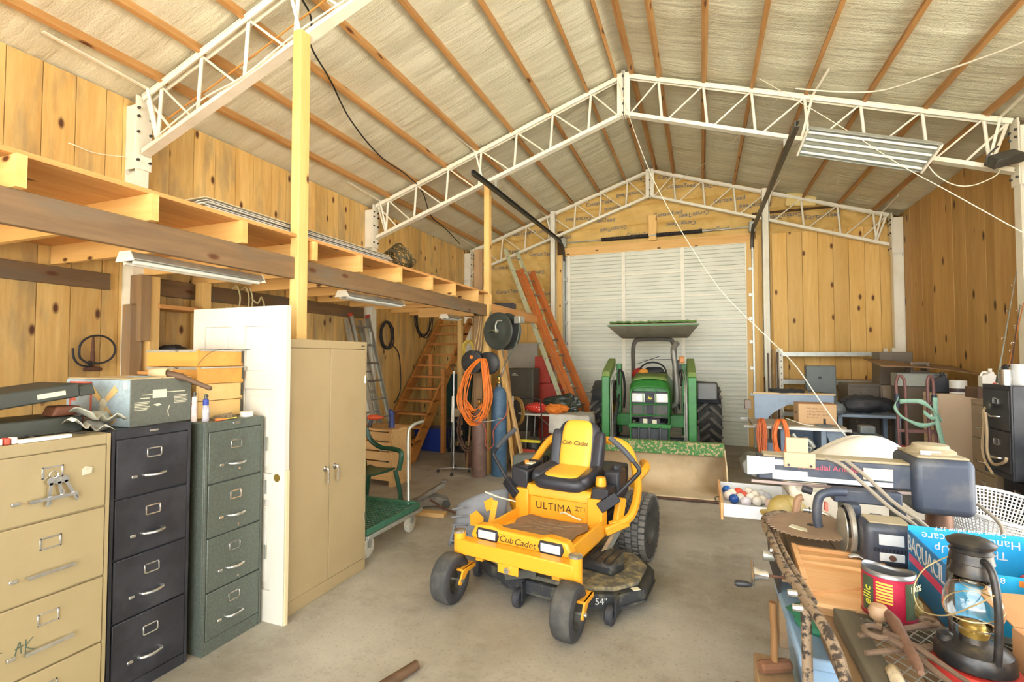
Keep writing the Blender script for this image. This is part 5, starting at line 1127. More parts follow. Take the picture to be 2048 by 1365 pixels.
part('cross_tube', MB().bar((-.6, .95, .46), (.58, .95, .46), .1, .09), JG, tr, bev=.02)
for k in range(3): part('cross_line', MB().tube(cr([(-.5, .89, .53 - k * .02), (0, .885, .5 - k * .02), (.5, .89, .53 - k * .02)], 5), .006, 6), GALV, tr, smooth=True)
# chassis, axle, bonnet
part('front_axle', MB().bar((-.52, 1.62, .42), (.52, 1.62, .42), .14, .13), TST, tr, bev=.02)
part('axle_centre', MB().lathe([(.1, -.1), (.15, -.06), (.15, .06), (.1, .1)], (0, 1.52, .42), 18, 'Y'), TST, tr, smooth=True)
part('pivot_boss', MB().lathe([(.06, -.06), (.1, -.05), (.1, .02)], (0, 1.4, .42), 16, 'Y'), mat('dusty_casting', '#a09378', .8), tr, smooth=True)
part('chassis', MB().box((-.22, 1.3, .45), (.22, 3.2, .75)), TST, tr, bev=.02)
for s in (-1, 1): part('side_frame', MB().box((s * .28, 1.5, .66), (s * .5, 1.75, .84)), JG, tr, bev=.01)
part('front_weight', MB().box((-.26, 1.16, .5), (.26, 1.32, .68)), TST, tr, bev=.02)
for x in (-.15, 0, .15): part('weight_lug', MB().bar((x, 1.15, .7), (x, 1.13, .46), .05, .03, (1, 0, 0)), TST, tr, bev=.006)
hood = MB(); secs = [(1.34, .285, .86, 1.27, .1), (1.42, .3, .86, 1.36, .12), (1.7, .31, .86, 1.41, .13), (2.3, .33, .86, 1.44, .13)]; vs = []
for y, w, z0, z1, c in secs:
    vs += [(-w, y, z0), (-w, y, z1 - c), (-w + c * .5, y, z1 - c * .25), (-w + c * 1.2, y, z1), (w - c * 1.2, y, z1), (w - c * .5, y, z1 - c * .25), (w, y, z1 - c), (w, y, z0)]
fs = [tuple(range(8))] + [(i*8+j, i*8+j+1, (i+1)*8+j+1, (i+1)*8+j) for i in range(3) for j in range(7)] + [tuple(range(31, 23, -1))]
part('bonnet', hood.add(vs, fs), JG, tr, smooth=True, ang=50, bev=.02)
part('bonnet_dust', MB().grid(lambda u, w: (-.25 + .5 * u, 1.44 + .82 * w, 1.415 - .03 * (2 * u - 1) ** 2 * (1.2 - w) + .03 * w - .03 * max(0, .1 - w) * 10), 10, 6), JGD, tr, smooth=True, solid=.01)
part('grille_panel', MB().box((-.28, 1.325, .8), (.28, 1.36, 1.2)), BLACK, tr, bev=.01)
for s in (-1, 1):
    part('headlight', MB().box((s * .165 - .095, 1.31, 1.04), (s * .165 + .095, 1.33, 1.17)), mat('headlamp_white', '#eef0ea', .15), tr, bev=.01)
    part('headlamp_bulb', MB().cyl((s * .165, 1.305, 1.1), (s * .165, 1.312, 1.1), .035, n=16), CHROME, tr, smooth=True)
part('radiator_screen', MB().box((-.25, 1.318, .82), (-.05, 1.327, 1.01)).box((.05, 1.318, .82), (.25, 1.327, 1.01)), DARKST, tr)
part('emblem_plate', MB().box((-.055, 1.308, 1.05), (.055, 1.32, 1.16)), BLACK, tr, bev=.004)
deer = [(-.04, -.016), (-.012, -.012), (.0, -.024), (.024, -.02), (.03, -.008), (.04, -.002), (.024, .006), (.004, .004), (-.006, .012), (-.01, .026), (-.016, .026), (-.018, .012), (-.028, .006), (-.02, .0), (-.024, -.008)]
part('emblem', MB().prism([(x, 1.105 + z) for x, z in deer], 1.303, 1.308, 'Y'), mat('emblem_yellow', '#d8c832', .5), tr)
part('battery', MB().box((-.15, 1.2, .7), (.15, 1.34, .82)), BLACK, tr, bev=.01); part('battery_label', MB().box((-.09, 1.195, .74), (-.03, 1.2, .81)).box((.04, 1.195, .74), (.1, 1.2, .8)), CREAM, tr)
gd = MB()
for x in (-.27, .27): gd.tube(cr([(x, 1.18, .5), (x, 1.2, .9), (x * .99, 1.22, 1.18), (x * .8, 1.22, 1.26), (0, 1.22, 1.275)], 6), .012, 8)
for x in (-.09, .09): gd.tube([(x, 1.2, .86), (x, 1.22, 1.27)], .007, 6)
for z in (.86, 1.02): gd.tube([(-.27, 1.2, z), (.27, 1.2, z)], .009, 6)
part('brush_guard', gd, JG, tr, smooth=True)
part('guard_bar', MB().box((-.3, 1.15, .68), (.3, 1.2, .745)), JG, tr, bev=.008)
part('exhaust_pipe', MB().tube(cr([(.3, 1.75, .95), (.37, 1.72, 1.0), (.385, 1.7, 1.15), (.37, 1.7, 1.5), (.34, 1.7, 1.78), (.35, 1.68, 1.86), (.4, 1.64, 1.93)], 6), .042, 14), mat('exhaust_grey', '#8a8880', .5, .5, c2='#5e5a52', sc=9), tr, smooth=True)
part('dashboard', MB().box((-.2, 2.25, 1.0), (.2, 2.45, 1.38)), BLACK, tr, bev=.03)
part('steering_wheel', MB().tube([(.22 * math.cos(a * .2618), 2.5 + .1 * math.sin(a * .2618), 1.45 + .17 * math.sin(a * .2618)) for a in range(24)], .015, 8, True), BLACK, tr, smooth=True)
part('steering_spokes', MB().tube([(-.21, 2.5, 1.45), (0, 2.48, 1.43), (.21, 2.5, 1.45)], .01, 6).tube([(0, 2.48, 1.43), (0, 2.42, 1.29)], .012, 6), BLACK, tr)
cushion(.5, .5, .14, SEATB, (0, 3.0, 1.02), name='tractor_seat', parent=tr); cushion(.46, .5, .12, SEATB, (0, 3.22, 1.28), (R(78), 0, 0), .2, name='tractor_seat_back', parent=tr)
part('platform', MB().box((-.6, 2.2, .66), (.6, 2.9, .7)), TST, tr)
# roll bar and canopy
part('roll_bar', MB().tube(cr([(-.36, 3.05, .7), (-.36, 3.05, 1.5), (-.36, 3.05, 1.85), (-.33, 3.05, 1.98), (-.24, 3.05, 2.03), (.24, 3.05, 2.03), (.33, 3.05, 1.98), (.36, 3.05, 1.85), (.36, 3.05, 1.5), (.36, 3.05, .7)], 5), .038, 8), mat('rollbar_grey', '#5a564c', .6, c2='#3e3b34', sc=9), tr, smooth=True)
CAN = mat('canopy_underside', '#a49c86', .7, c2='#7f7864', sc=5)
cn = MB(); a0 = [(-.74, 2.35), (.74, 2.35), (.74, 3.55), (-.74, 3.55)]; b0 = [(-.56, 2.75), (.56, 2.75), (.6, 3.5), (-.6, 3.5)]
cn.add([(x, y, 2.24) for x, y in a0] + [(x, y, 2.07) for x, y in b0] + [(x * .97, 2.95 + (y - 2.95) * .97, 2.28) for x, y in a0], [(0,1,5,4),(1,2,6,5),(2,3,7,6),(3,0,4,7),(4,5,6,7),(0,8,9,1),(1,9,10,2),(2,10,11,3),(3,11,8,0),(8,11,10,9)])
part('canopy', cn, CAN, tr, bev=.01)
part('canopy_moss', MB().grid(lambda u, w: (-.71 + 1.42 * u, 2.39 + 1.1 * w, 2.285 + .02 * random.random() + .015), 30, 10), mat('moss', '#5a7a3c', .95, c2='#7d8050', sc=40), tr, smooth=False, solid=.03)
part('canopy_rim', MB().bar((-.74, 2.35, 2.25), (.74, 2.35, 2.25), .012, .02).bar((-.74, 2.35, 2.25), (-.74, 3.55, 2.25), .012, .02).bar((.74, 2.35, 2.25), (.74, 3.55, 2.25), .012, .02), JG, tr)
part('wiper_rod', MB().tube([(-.3, 3.0, 1.58), (.1, 2.98, 1.72)], .006, 6).tube([(-.2, 3.0, 1.655), (.34, 3.0, 1.67)], .006, 6), BLACK, tr)
part('amber_lamp', MB().box((.44, 3.0, 1.6), (.53, 3.04, 1.72)), mat('amber_lens', '#e8932e', .3), tr, bev=.015); part('lamp_bracket', MB().box((.36, 3.02, 1.48), (.44, 3.05, 1.66)).box((.43, 3.0, 1.46), (.53, 3.05, 1.58)), TST, tr, bev=.008)
for s in (-1, 1):
    # rear wheel: tyre with bar lugs
    e = bpy.data.objects.new('rear_wheel', None); COL.objects.link(e); e.parent = tr; e.location = (s * .91, 3.2, .6); r, w = .6, .4
    part('tyre', MB().lathe([(r * .48, -w * .4), (r * .8, -w * .5), (r * .9, -w * .46), (r * .92, -w * .3), (r * .93, 0), (r * .92, w * .3), (r * .9, w * .46), (r * .8, w * .5), (r * .48, w * .4)], n=44, axis='X', cap=False), TIRE, e, smooth=True, ang=50)
    tb = MB(); N = 20
    for k in range(N):
        for side in (-1, 1):
            a = 6.2832 * (k + (.5 if side > 0 else 0)) / N; segs = []
            for q in range(5):
                t_ = q / 4; x = side * (.02 + .46 * t_) * w; aa = a + .30 * t_; rr = r * (.985 - .06 * t_ ** 3)
                segs.append((x, math.cos(aa) * rr, math.sin(aa) * rr))
            for p_, q_ in zip(segs, segs[1:]):
                mid = (Vector(p_) + Vector(q_)) / 2; tb.bar(p_, q_, .045, .05, (0, mid.y, mid.z))
    part('tread_lugs', tb, LUG, e)['kind'] = 'stuff'
    part('rim', MB().lathe([(.04, -s * .02), (r * .3, -s * .04), (r * .45, s * w * .3), (r * .5, s * w * .4), (r * .5, -s * w * .4)], n=30, axis='X', cap=False), mat('rim_yellow', '#d8b42e', .5), e, smooth=True)
    ft = part('front_tyre', MB().lathe([(.14, -.08), (.28, -.1), (.33, -.09), (.345, -.05), (.345, .05), (.33, .09), (.28, .1), (.14, .08)], (s * .6, 1.65, .345), 32, 'X'), TIRE, tr, smooth=True)
    fd = MB(); vs = []
    Q = [(2.62, .95), (2.66, 1.1), (2.78, 1.2), (3.0, 1.27), (3.3, 1.27), (3.55, 1.2), (3.68, 1.08)]
    for y, z in Q: vs += [(s * .68, y, z), (s * 1.06, y, z - .02)]
    part('fender', fd.add(vs, [(2*i, 2*i+1, 2*i+3, 2*i+2) for i in range(6)]), TST, tr, smooth=True, solid=.02)
part('fender_box', MB().box((.72, 2.52, 1.0), (1.02, 2.66, 1.27)), mat('grey_tool_box', '#8e9294', .5, c2='#a3927c', sc=4), tr, bev=.02)
tag(part('fuel_jug', blob((-1.02, 8.75, 1.42), .11, (1., .8, .9), 61, .15), mat('red_jug', '#a8302c', .4), smooth=True), 'red jug resting on the tractor beside steering wheel', 'jug')
tag(part('work_glove', blob((-.92, 8.6, 1.45), .07, (1.2, .8, .8), 63, .2), mat('orange_glove', '#e89a30', .6), smooth=True), 'orange glove resting by tractor steering wheel', 'glove')
# ================= right foreground bench =================
BW = wood('bench_top_wood', '#a98c68', '#84694a', 'Y', rv=.1, grey='#7a6c5c', gamt=.5)
wbch = thing('workbench', 'long cluttered wooden workbench under the radial arm saw', 'workbench', (0, 0, 0))
for i in range(6): part('top_plank', MB().box((.40 + i * .21, 1.25, .725), (.40 + i * .21 + .206, 3.48, .76)), BW, wbch, bev=.003)
for x in (.45, 1.6):
    for y in (1.35, 3.35): part('leg', MB().box((x - .04, y - .04, 0), (x + .04, y + .04, .725)), BW, wbch, bev=.004)
part('apron', MB().box((.42, 1.3, .62), (.45, 3.4, .725)), OLDY, wbch)
# pipe frame with flaking paint along the bench edge
FLK = mat('flaking_paint_pipe', '#96826a', .7, .1, c2='#332c28', amt=.95, sc=30, lo=.5, hi=.58)
pf = thing('pipe_frame', 'bent iron pipe frame with flaking paint along bench edge', 'pipe frame', (0, 0, 0))
part('rim_pipe', MB().tube(cr([(.66, 3.26, .80), (.5, 3.28, .80), (.37, 3.22, .80), (.315, 3.06, .805), (.31, 2.75, .82), (.305, 2.4, .84), (.33, 2.05, .855), (.355, 1.85, .85), (.375, 1.72, .80), (.38, 1.62, .68), (.385, 1.58, .4), (.385, 1.57, 0)], 6), .018, 10), FLK, pf, smooth=True)
part('inner_pipe', MB().tube(cr([(.345, 3.05, .80), (.345, 2.7, .81), (.345, 2.35, .835), (.36, 2.02, .85)], 6), .013, 8), FLK, pf, smooth=True)
part('leg_pipe', MB().tube([(.335, 2.02, .84), (.335, 2.0, .4), (.335, 1.98, 0)], .018, 10), FLK, pf, smooth=True)
part('side_plate', MB().prism([(3.1, .79), (2.55, .79), (2.62, .6), (2.95, .62)], .325, .335, 'X'), mat('dark_plate', '#3c3c3e', .6), pf)
for y, z in ((2.03, .865), (1.93, .86), (2.52, .835)): part('bolt', MB().cyl((.31, y, z), (.28, y, z), .012, n=8), CHROME, pf, smooth=True)
part('clamp_tube', MB().cyl((.30, 2.55, .8), (.255, 2.55, .8), .022, n=12), GALV, pf, smooth=True)
# hand crank
o = thing('hand_crank', 'small chrome crank wheel with black knob at bench side', 'crank', (.19, 2.32, .80))
part('wheel', MB().lathe([(.01, -.004), (.055, -.004), (.06, 0), (.055, .004), (.01, .004)], n=26, axis='X'), CHROME, o, smooth=True)
part('hub', MB().lathe([(.03, .0), (.02, .03), (.018, .06)], n=16, axis='X'), CHROME, o, smooth=True)
part('shaft', MB().cyl((.05, 0, 0), (.2, 0, .002), .006, n=8), RUST, o, smooth=True)
part('knob', MB().tube([(-.005, -.02, -.04), (-.02, -.02, -.04), (-.06, -.02, -.042), (-.07, -.02, -.042)], [.006, .013, .014, .008], 12), BLACK, o, smooth=True)
# things below the bench edge
LB = mat('pale_blue_plastic', '#8fb0d0', .45, c2='#7696b8', sc=4)
o = thing('plastic_bin', 'pale blue plastic bin below the bench edge', 'bin', (.6, 2.42, 0))
part('tub', MB().prism([(-.2, 0), (.2, 0), (.25, .6), (-.25, .6)], -.3, .3, 'Y'), LB, o, bev=.02); part('rim', MB().box((-.275, -.33, .57), (.275, .33, .615)), LB, o, bev=.01)
tag(part('green_tarp', blob((.56, 2.4, .63), .2, (1., 1.1, .3), 71, .25), mat('green_tarp_poly', '#2f7a5c', .5), smooth=True), 'green tarp stuffed in the pale blue bin', 'tarp')
SW = wood('sledge_handle', '#9a7044', '#74522c', 'Z', rv=0)
o = thing('sledge_hammer', 'wooden handled sledge hammer standing head down by the blue bin', 'hammer', (.27, 2.33, .43))
part('handle', MB().tube([(0, 0, 0), (0, 0, .14), (-.004, 0, .26)], [.016, .014, .015], 10), SW, o, smooth=True)
part('head', MB().tube([(-.06, -.03, 0), (-.05, -.025, 0), (.05, .025, 0), (.06, .03, 0)], [.022, .026, .026, .022], 8), mat('rusty_head', '#7a5238', .8, c2='#56402e', sc=14), o)
tag(part('wood_offcut', MB().box((.2, 2.2, 0), (.34, 2.46, .402)), BW, bev=.005), 'stacked wood offcut beneath the sledge hammer', 'wood block')
tag(part('wood_wedge', MB().box((.14, 2.62, .0), (.26, 2.78, .07)), mat('brown_wedge', '#7a5a42', .8)  , bev=.008), 'brown wood block on floor by the bench', 'wood block')
tag(part('bench_stick', MB().tube([(-1.55, 2.1, .03), (-1.47, 2.36, .03)], [.03, .026], 10), DKW, smooth=True), 'dark wooden stick end lying on floor before the mower', 'stick')
# rusty saw blade and pine tray
b = MB(); N = 48; vs = []
for k in range(N):
    a = 6.2832 * k / N
    for rr, da in ((.185, 0), (.205, .06), (.19, .075)):
        vs.append((rr * math.cos(a + da), rr * math.sin(a + da)))
b.prism(vs, 0, .004, 'Z')
sb = tag(part('circular_saw_blade', b, mat('rusty_blade', '#a89078', .75, .2, c2='#8a7260', sc=7), loc=(.515, 2.93, .845), rot=(R(2), R(-2), 0)), 'large rusty circular saw blade lying on the bench', 'saw blade')
part('arbor_hole', MB().cyl((0, 0, .001), (0, 0, .006), .016, n=14), BLACK, sb)
PT = wood('pine_tray_wood', '#e2b784', '#c9935c', 'X', rv=.1, knots=.5)
o = thing('pine_tray', 'shallow pine tray with thin dividers on the bench', 'tray', (.365, 2.13, .762), -3)
w_, d_ = .34, .62
part('bottom', MB().box((0, 0, 0), (w_, d_, .026)), PT, o)
for a, c in (((0, 0, 0), (.022, d_, .045)), ((w_ - .035, 0, 0), (w_, d_, .06)), ((0, 0, 0), (w_, .022, .04)), ((0, d_ - .022, 0), (w_, d_, .04))): part('side', MB().box(a, c), PT, o, bev=.002)
for p, q in (((.02, .5), (w_ - .02, .54)), ((.02, .43), (w_ - .02, .43)), ((.02, .1), (w_ - .02, .3))): part('divider', MB().bar((p[0], p[1], .03), (q[0], q[1], .03), .006, .014), PT, o)
tag(part('paint_scraper', MB().cbox((.46, 2.86, .845), (.1, .045, .006), (0, R(6), R(-25))), CREAM, bev=.002), 'small cream scraper blade on pine tray corner', 'scraper')
# dark wire mesh rack
DR = wood('dark_rack_wood', '#6a6454', '#4c483c', 'Y', rv=0)
o = thing('mesh_rack', 'dark wooden frame with diamond wire mesh at the bench front', 'rack', (.43, 1.28, .765), 0)
W_, D_ = .72, .8
part('rail', MB().box((0, 0, 0), (.07, D_, .05)), DR, o, bev=.004); part('rail', MB().box((W_ - .07, 0, 0), (W_, D_, .05)), DR, o, bev=.004)
part('rail', MB().box((.07, D_ - .05, 0), (W_ - .07, D_, .045)), DR, o, bev=.004); part('rail', MB().box((.07, 0, 0), (W_ - .07, .05, .045)), DR, o, bev=.004)
part('cross_strip', MB().box((.3, .05, .0), (.36, D_ - .05, .04)), CP, o)
g = MB(); step = .042
k = -D_
while k < W_ + D_:
    for sgn in (1, -1):
        pts = []
        for t in (0, 1):
            pass
        x0_, y0_ = k, .04
        x1_, y1_ = (k + (D_ - .08) * .75, D_ - .04) if sgn > 0 else (k - (D_ - .08) * .75, D_ - .04)
        # clip to x in [.06, W-.06]
        lo_, hi_ = .06, W_ - .06; ax_, bx_ = x0_, x1_
        def cl(xc): return y0_ + (y1_ - y0_) * (xc - x0_) / (x1_ - x0_)
        pa = (x0_, y0_) if lo_ <= x0_ <= hi_ else ((lo_, cl(lo_)) if x0_ < lo_ else (hi_, cl(hi_)))
        pb = (x1_, y1_) if lo_ <= x1_ <= hi_ else ((lo_, cl(lo_)) if x1_ < lo_ else (hi_, cl(hi_)))
        if .04 <= pa[1] <= D_ - .03 and .04 <= pb[1] <= D_ - .03 and abs(pa[1] - pb[1]) > .02: g.bar((pa[0], pa[1], .046), (pb[0], pb[1], .046), .0025, .0025)
    k += step
part('wire_mesh', g, GALV, o)['kind'] = 'stuff'
tag(part('birch_bark', MB().grid(lambda u, w: (.46 + .035 * u + .02 * w, 1.5 + .22 * w, .822 + .015 * math.sin(3 * u)), 6, 6), mat('birch_bark_strip', '#d8ccb0', .8, c2='#6a5a48', sc=40), smooth=True, solid=.003), 'strip of pale birch bark on the mesh rack rail', 'bark')
# coffee can, crushed at one side
o = thing('coffee_can', 'open crushed red coffee can with landscape label on mesh rack', 'can', (.6, 2.09, .818)); o.scale = (.92, .92, .92)
def canp(u, w, r=.084):
    a = 6.2832 * u; k = 1 - .16 * max(0, math.cos(a - 1.1)) ** 4 * w; return (r * k * math.cos(a), r * k * math.sin(a), .175 * w - (.02 * max(0, math.cos(a - 1.1)) ** 2 * w))
part('tin', MB().grid(lambda u, w: canp(u, w, .0825), 40, 10), mat('can_inside', '#8f9296', .35, .7), o, smooth=True, ang=180, solid=.0015)
part('label', MB().grid(lambda u, w: canp(u, .06 + .84 * w, .085), 40, 10), mat('can_red', '#a8203c', .35, .2, c2='#c23c54', sc=12), o, smooth=True, ang=180)
GRN = mat('can_green', '#3a4a34', .4, c2='#55604a', sc=20); GOLD = mat('can_gold', '#d8b24a', .4)
def arc(a0, a1, z0, z1, r): return MB().grid(lambda u, w: (r * math.cos(R(a0 + (a1 - a0) * u)), r * math.sin(R(a0 + (a1 - a0) * u)), z0 + (z1 - z0) * w), 10, 3)
part('label_panel', arc(-72, -20, .02, .15, .0865), GRN, o, smooth=True, ang=180); part('label_panel', arc(190, 222, .02, .15, .0865), GRN, o, smooth=True, ang=180)
for i in range(7): part('label_text_block', arc(228, 262, .135 - i * .011, .142 - i * .011, .0866), GOLD, o, smooth=True, ang=180)
part('coffee_beans', blob((.07, -.052, .06), .022, (.7, .7, 1.5), 77, .4), mat('coffee_bean', '#8a7a4a', .6, c2='#4c4028', sc=70, amt=.9), o)
text('100%', .03, CREAM, o, (.064, -.062, .13), (R(90), 0, R(44))); text('ellic', .045, mat('label_yellow', '#d8cf4a', .5), o, (-.0785, -.04, .08), (R(90), R(-90), R(-63)))
part('bead', MB().tube([(.085 * math.cos(a * .1571), .085 * math.sin(a * .1571), .006) for a in range(40)], .003, 5, True), mat('can_bead', '#8c2438', .4, .4), o, smooth=True)
# rusty pullers and tongs
TR = mat('rusty_tool_tan', '#6e5a48', .85, .15, c2='#4a382c', sc=12, bump=.3)
o = thing('gear_puller', 'rusty two arm gear puller lying on the mesh rack', 'puller', (.57, 1.8, .835), 0)
def P5(*pts): return [(x - .57, y - 1.8, z - .835) for x, y, z in pts]
part('screw', MB().tube(P5((.555, 1.96, .88), (.558, 1.9, .877), (.548, 1.7, .862), (.545, 1.66, .858)), [.012, .019, .015, .008], 10), mat('rusty_screw', '#7a5c4a', .7, .2, c2='#4a342a', sc=20), o, smooth=True)
part('arm', MB().tube(P5((.45, 1.84, .845), (.53, 1.885, .85), (.62, 1.935, .855), (.67, 1.965, .858)), [.008, .01, .009, .013], 8), TR, o, smooth=True)
part('arm', MB().tube(P5((.44, 1.74, .845), (.52, 1.78, .848), (.6, 1.82, .85), (.66, 1.85, .85)), [.007, .009, .009, .013], 8), TR, o, smooth=True)
part('hook_ring', MB().tube([(.672 - .57 + .022 * math.cos(a * .524), 1.975 - 1.8 + .022 * math.sin(a * .524), .028) for a in range(12)], .008, 8, True), TR, o, smooth=True)
o = thing('tongs', 'rusty pliers with round jaw lying across the gear puller', 'pliers', (.515, 1.82, .868), 12)
part('jaw', MB().tube([(-.02 + .03 * math.cos(a * .5), .02 + .034 * math.sin(a * .5), .0) for a in range(1, 12)], .0085, 8), TR, o, smooth=True)
part('handle', MB().tube([(-.005, .0, 0), (.02, -.07, 0), (.05, -.22, -.012)], [.01, .01, .006], 8), TR, o, smooth=True); part('handle', MB().tube([(.0, .012, .004), (.045, -.06, .006), (.09, -.2, -.006)], [.01, .01, .006], 8), TR, o, smooth=True)
tag(part('darning_mushroom', MB().lathe([(.008, 0), (.008, .02), (.026, .035), (.03, .055), (.022, .075), (.004, .08)], n=18), wood('knob_wood', '#b89878', '#8f7050', 'Z', rv=0), loc=(.535, 1.965, .82), smooth=True), 'round wooden darning mushroom beside the coffee can', 'wooden tool')
# hurricane lantern
LK = mat('lantern_black', '#2a2a2c', .35, .3, c2='#6a6050', amt=.5, sc=16); GLS = NT('lantern_glass')
GLS.b.inputs['Transmission Weight'].default_value = 1; GLS.b.inputs['IOR'].default_value = 1.45; GLS = GLS.fin((.97, .98, .96, 1), .04)
o = thing('hurricane_lantern', 'black hurricane lantern with clear glass globe on the bench', 'lantern', (.715, 1.80, .842), -50); o.scale = (1.06, 1.06, 1.14)
part('fuel_tank', MB().lathe([(.075, 0), (.084, .006), (.084, .03), (.078, .042), (.05, .052), (.03, .056), (.028, .075), (.022, .08)], n=30), LK, o, smooth=True)
part('tank_cap', MB().lathe([(.018, .045), (.018, .06), (.012, .064)], (-.045, -.04, 0), 14), LK, o, smooth=True)
part('burner', MB().lathe([(.03, .07), (.034, .085), (.024, .1), (.006, .105)], n=18), BRASS, o, smooth=True)
part('globe', MB().lathe([(.032, .085), (.054, .105), (.064, .135), (.06, .165), (.046, .195), (.034, .22)], n=30, cap=False), GLS, o, smooth=True, ang=180, solid=.0025)
part('chimney', MB().lathe([(.04, .215), (.052, .222), (.045, .232), (.042, .25), (.048, .253), (.046, .262), (.044, .275), (.048, .278), (.04, .286), (.05, .292), (.053, .3), (.04, .308), (.012, .31)], n=28), LK, o, smooth=True)
for s in (-1, 1):
    part('side_tube', MB().tube(cr([(s * .06, s * -.03, .03), (s * .068, s * -.034, .05), (s * .074, s * -.037, .15), (s * .066, s * -.033, .23), (s * .05, s * -.026, .262), (s * .03, s * -.02, .265)], 5), .009, 10), LK, o, smooth=True)
part('bail_wire', MB().tube(cr([(-.05, .02, .25), (-.1, -.02, .2), (-.12, -.04, .14), (-.09, -.06, .1), (-.02, -.075, .12), (.04, -.065, .17), (.072, -.04, .205)], 6), .0018, 6), mat('tarnished_wire', '#b8a87a', .4, .6), o, smooth=True)
part('globe_wire', MB().tube([(.062 * math.cos(a * .35), .062 * math.sin(a * .35), .14 + .02 * math.sin(a * .35)) for a in range(18)], .002, 5, True), mat('tarnished_wire2', '#b8a87a', .4, .6), o, smooth=True)
o = thing('red_tin', 'round red tin beneath the hurricane lantern', 'tin', (.715, 1.80, .812))
part('tin_body', MB().lathe([(.1, 0), (.103, .006), (.103, .024), (.098, .029), (.02, .029)], n=34), mat('red_tin_paint', '#c23a34', .4, c2='#8f8278', sc=9), o, smooth=True)
tag(part('blue_glove', blob((.72, 1.55, .845), .055, (1.4, .8, .6), 83, .3), mat('blue_plastic_film', '#3a8cc8', .35, c2='#a8c8dc', sc=10), smooth=True), 'crumpled blue plastic in front of the lantern', 'plastic')
# open cardboard and blue carton
CB = mat('cardboard', '#b98a5c', .85, c2='#a57848', sc=4)
o = thing('open_carton', 'open brown cardboard carton with spread flaps behind lantern', 'box', (.90, 1.47, .82), 10)
part('wall', MB().box((0, 0, -.0), (.004, .4, .11)), CB, o); part('wall', MB().box((.36, 0, 0), (.364, .4, .11)), CB, o); part('wall', MB().box((0, .4, 0), (.364, .404, .11)), CB, o); part('wall', MB().box((0, 0, 0), (.364, .004, .11)), CB, o)
part('flap', MB().bar((.18, .405, .112), (.18, .54, .15), .35, .004, (0, 0, 1)), CB, o); part('flap', MB().bar((.365, .2, .112), (.5, .2, .14), .38, .004, (0, 0, 1)), CB, o)
part('bottom', MB().box((0, 0, 0), (.364, .404, .004)), CB, o)
BLU = mat('carton_blue', '#22a4dc', .5, c2='#1c8cc4', sc=3); BLD = mat('carton_dark_blue', '#1c78b8', .5); WHT = mat('carton_white', '#d2d8da', .5); PNK = mat('carton_pink', '#d84478', .5)
o = thing('blue_carton', 'open bright blue carton lettered BAQUACIL on the bench', 'box', (.785, 2.15, .765), -2)
w_, d_, h_ = .4, .38, .225
part('left_wall', MB().box((0, 0, 0), (.005, d_, h_)), BLD, o); part('front_wall', MB().box((0, 0, 0), (w_, .005, h_ - .01)), BLU, o); part('back_wall', MB().box((0, d_, 0), (w_, d_ + .005, h_ + .02)), BLU, o); part('right_wall', MB().box((w_, 0, 0), (w_ + .005, d_, h_)), BLU, o); part('bottom', MB().box((0, 0, 0), (w_, d_, .005)), CB, o)
part('side_flap', MB().bar((w_ + .003, .2, h_), (w_ + .1, .2, h_ - .07), .38, .004, (0, 0, 1)), BLU, o); part('front_flap', MB().bar((.32, 0, h_ - .012), (.34, -.09, h_ - .05), .26, .004, (0, 0, 1)), BLU, o)
part('side_stripe', MB().box((-.0015, .03, .105), (0, d_ - .01, .135)), PNK, o)
text('BAQUACIL', .088, WHT, o, (-.001, .2, .175), (R(90), 0, R(-90)), sx=.9, space=.95)
for i, (s_, sz, z) in enumerate((('This Side Up', .045, .155), ('Handle with care', .045, .2), ('Do not store below 32°F', .022, .235))): text(s_, sz, WHT, o, (.2, d_ - .001, z + .01), (R(90), R(180), 0))
text('84321', .028, WHT, o, (.12, -.001, .2), (R(90), R(180), 0)); part('round_mark', MB().box((.19, -.001, .185), (.215, 0, .205)), mat('orange_mark', '#e88a3c', .5), o)
# white lattice basket
WP = mat('white_basket_plastic', '#d8dbdb', .4)
o = thing('laundry_basket', 'white round plastic lattice basket tipped over behind blue carton', 'basket', (1.43, 3.3, .86), rot=(R(10), R(3), R(12))); o.scale = (.86, .86, .86)
b = MB(); rp_ = lambda t: (.2 + .09 * t, -.1 + .2 * t)
for i in range(11):
    r_, z_ = rp_(i / 10); b.tube([(r_ * math.cos(a * .1745), r_ * math.sin(a * .1745), z_) for a in range(36)], .004 if i < 10 else .011, 5, True)
for a in range(90):
    c, s = math.cos(a * .069813), math.sin(a * .069813); p0, p1 = rp_(0), rp_(1); b.bar((c * p0[0], s * p0[0], p0[1]), (c * p1[0], s * p1[0], p1[1]), .007, .004, (c, s, 0))
part('lattice', b, WP, o)['kind'] = 'stuff'
b = MB()
for i in range(8): b.tube([((.025 + .022 * i) * math.cos(a * .2094), (.025 + .022 * i) * math.sin(a * .2094), -.1) for a in range(30)], .005, 5, True)
for a in range(24): b.bar((.03 * math.cos(a * .2618), .03 * math.sin(a * .2618), -.1), (.2 * math.cos(a * .2618), .2 * math.sin(a * .2618), -.1), .006, .004)
part('base_lattice', b, WP, o)['kind'] = 'stuff'
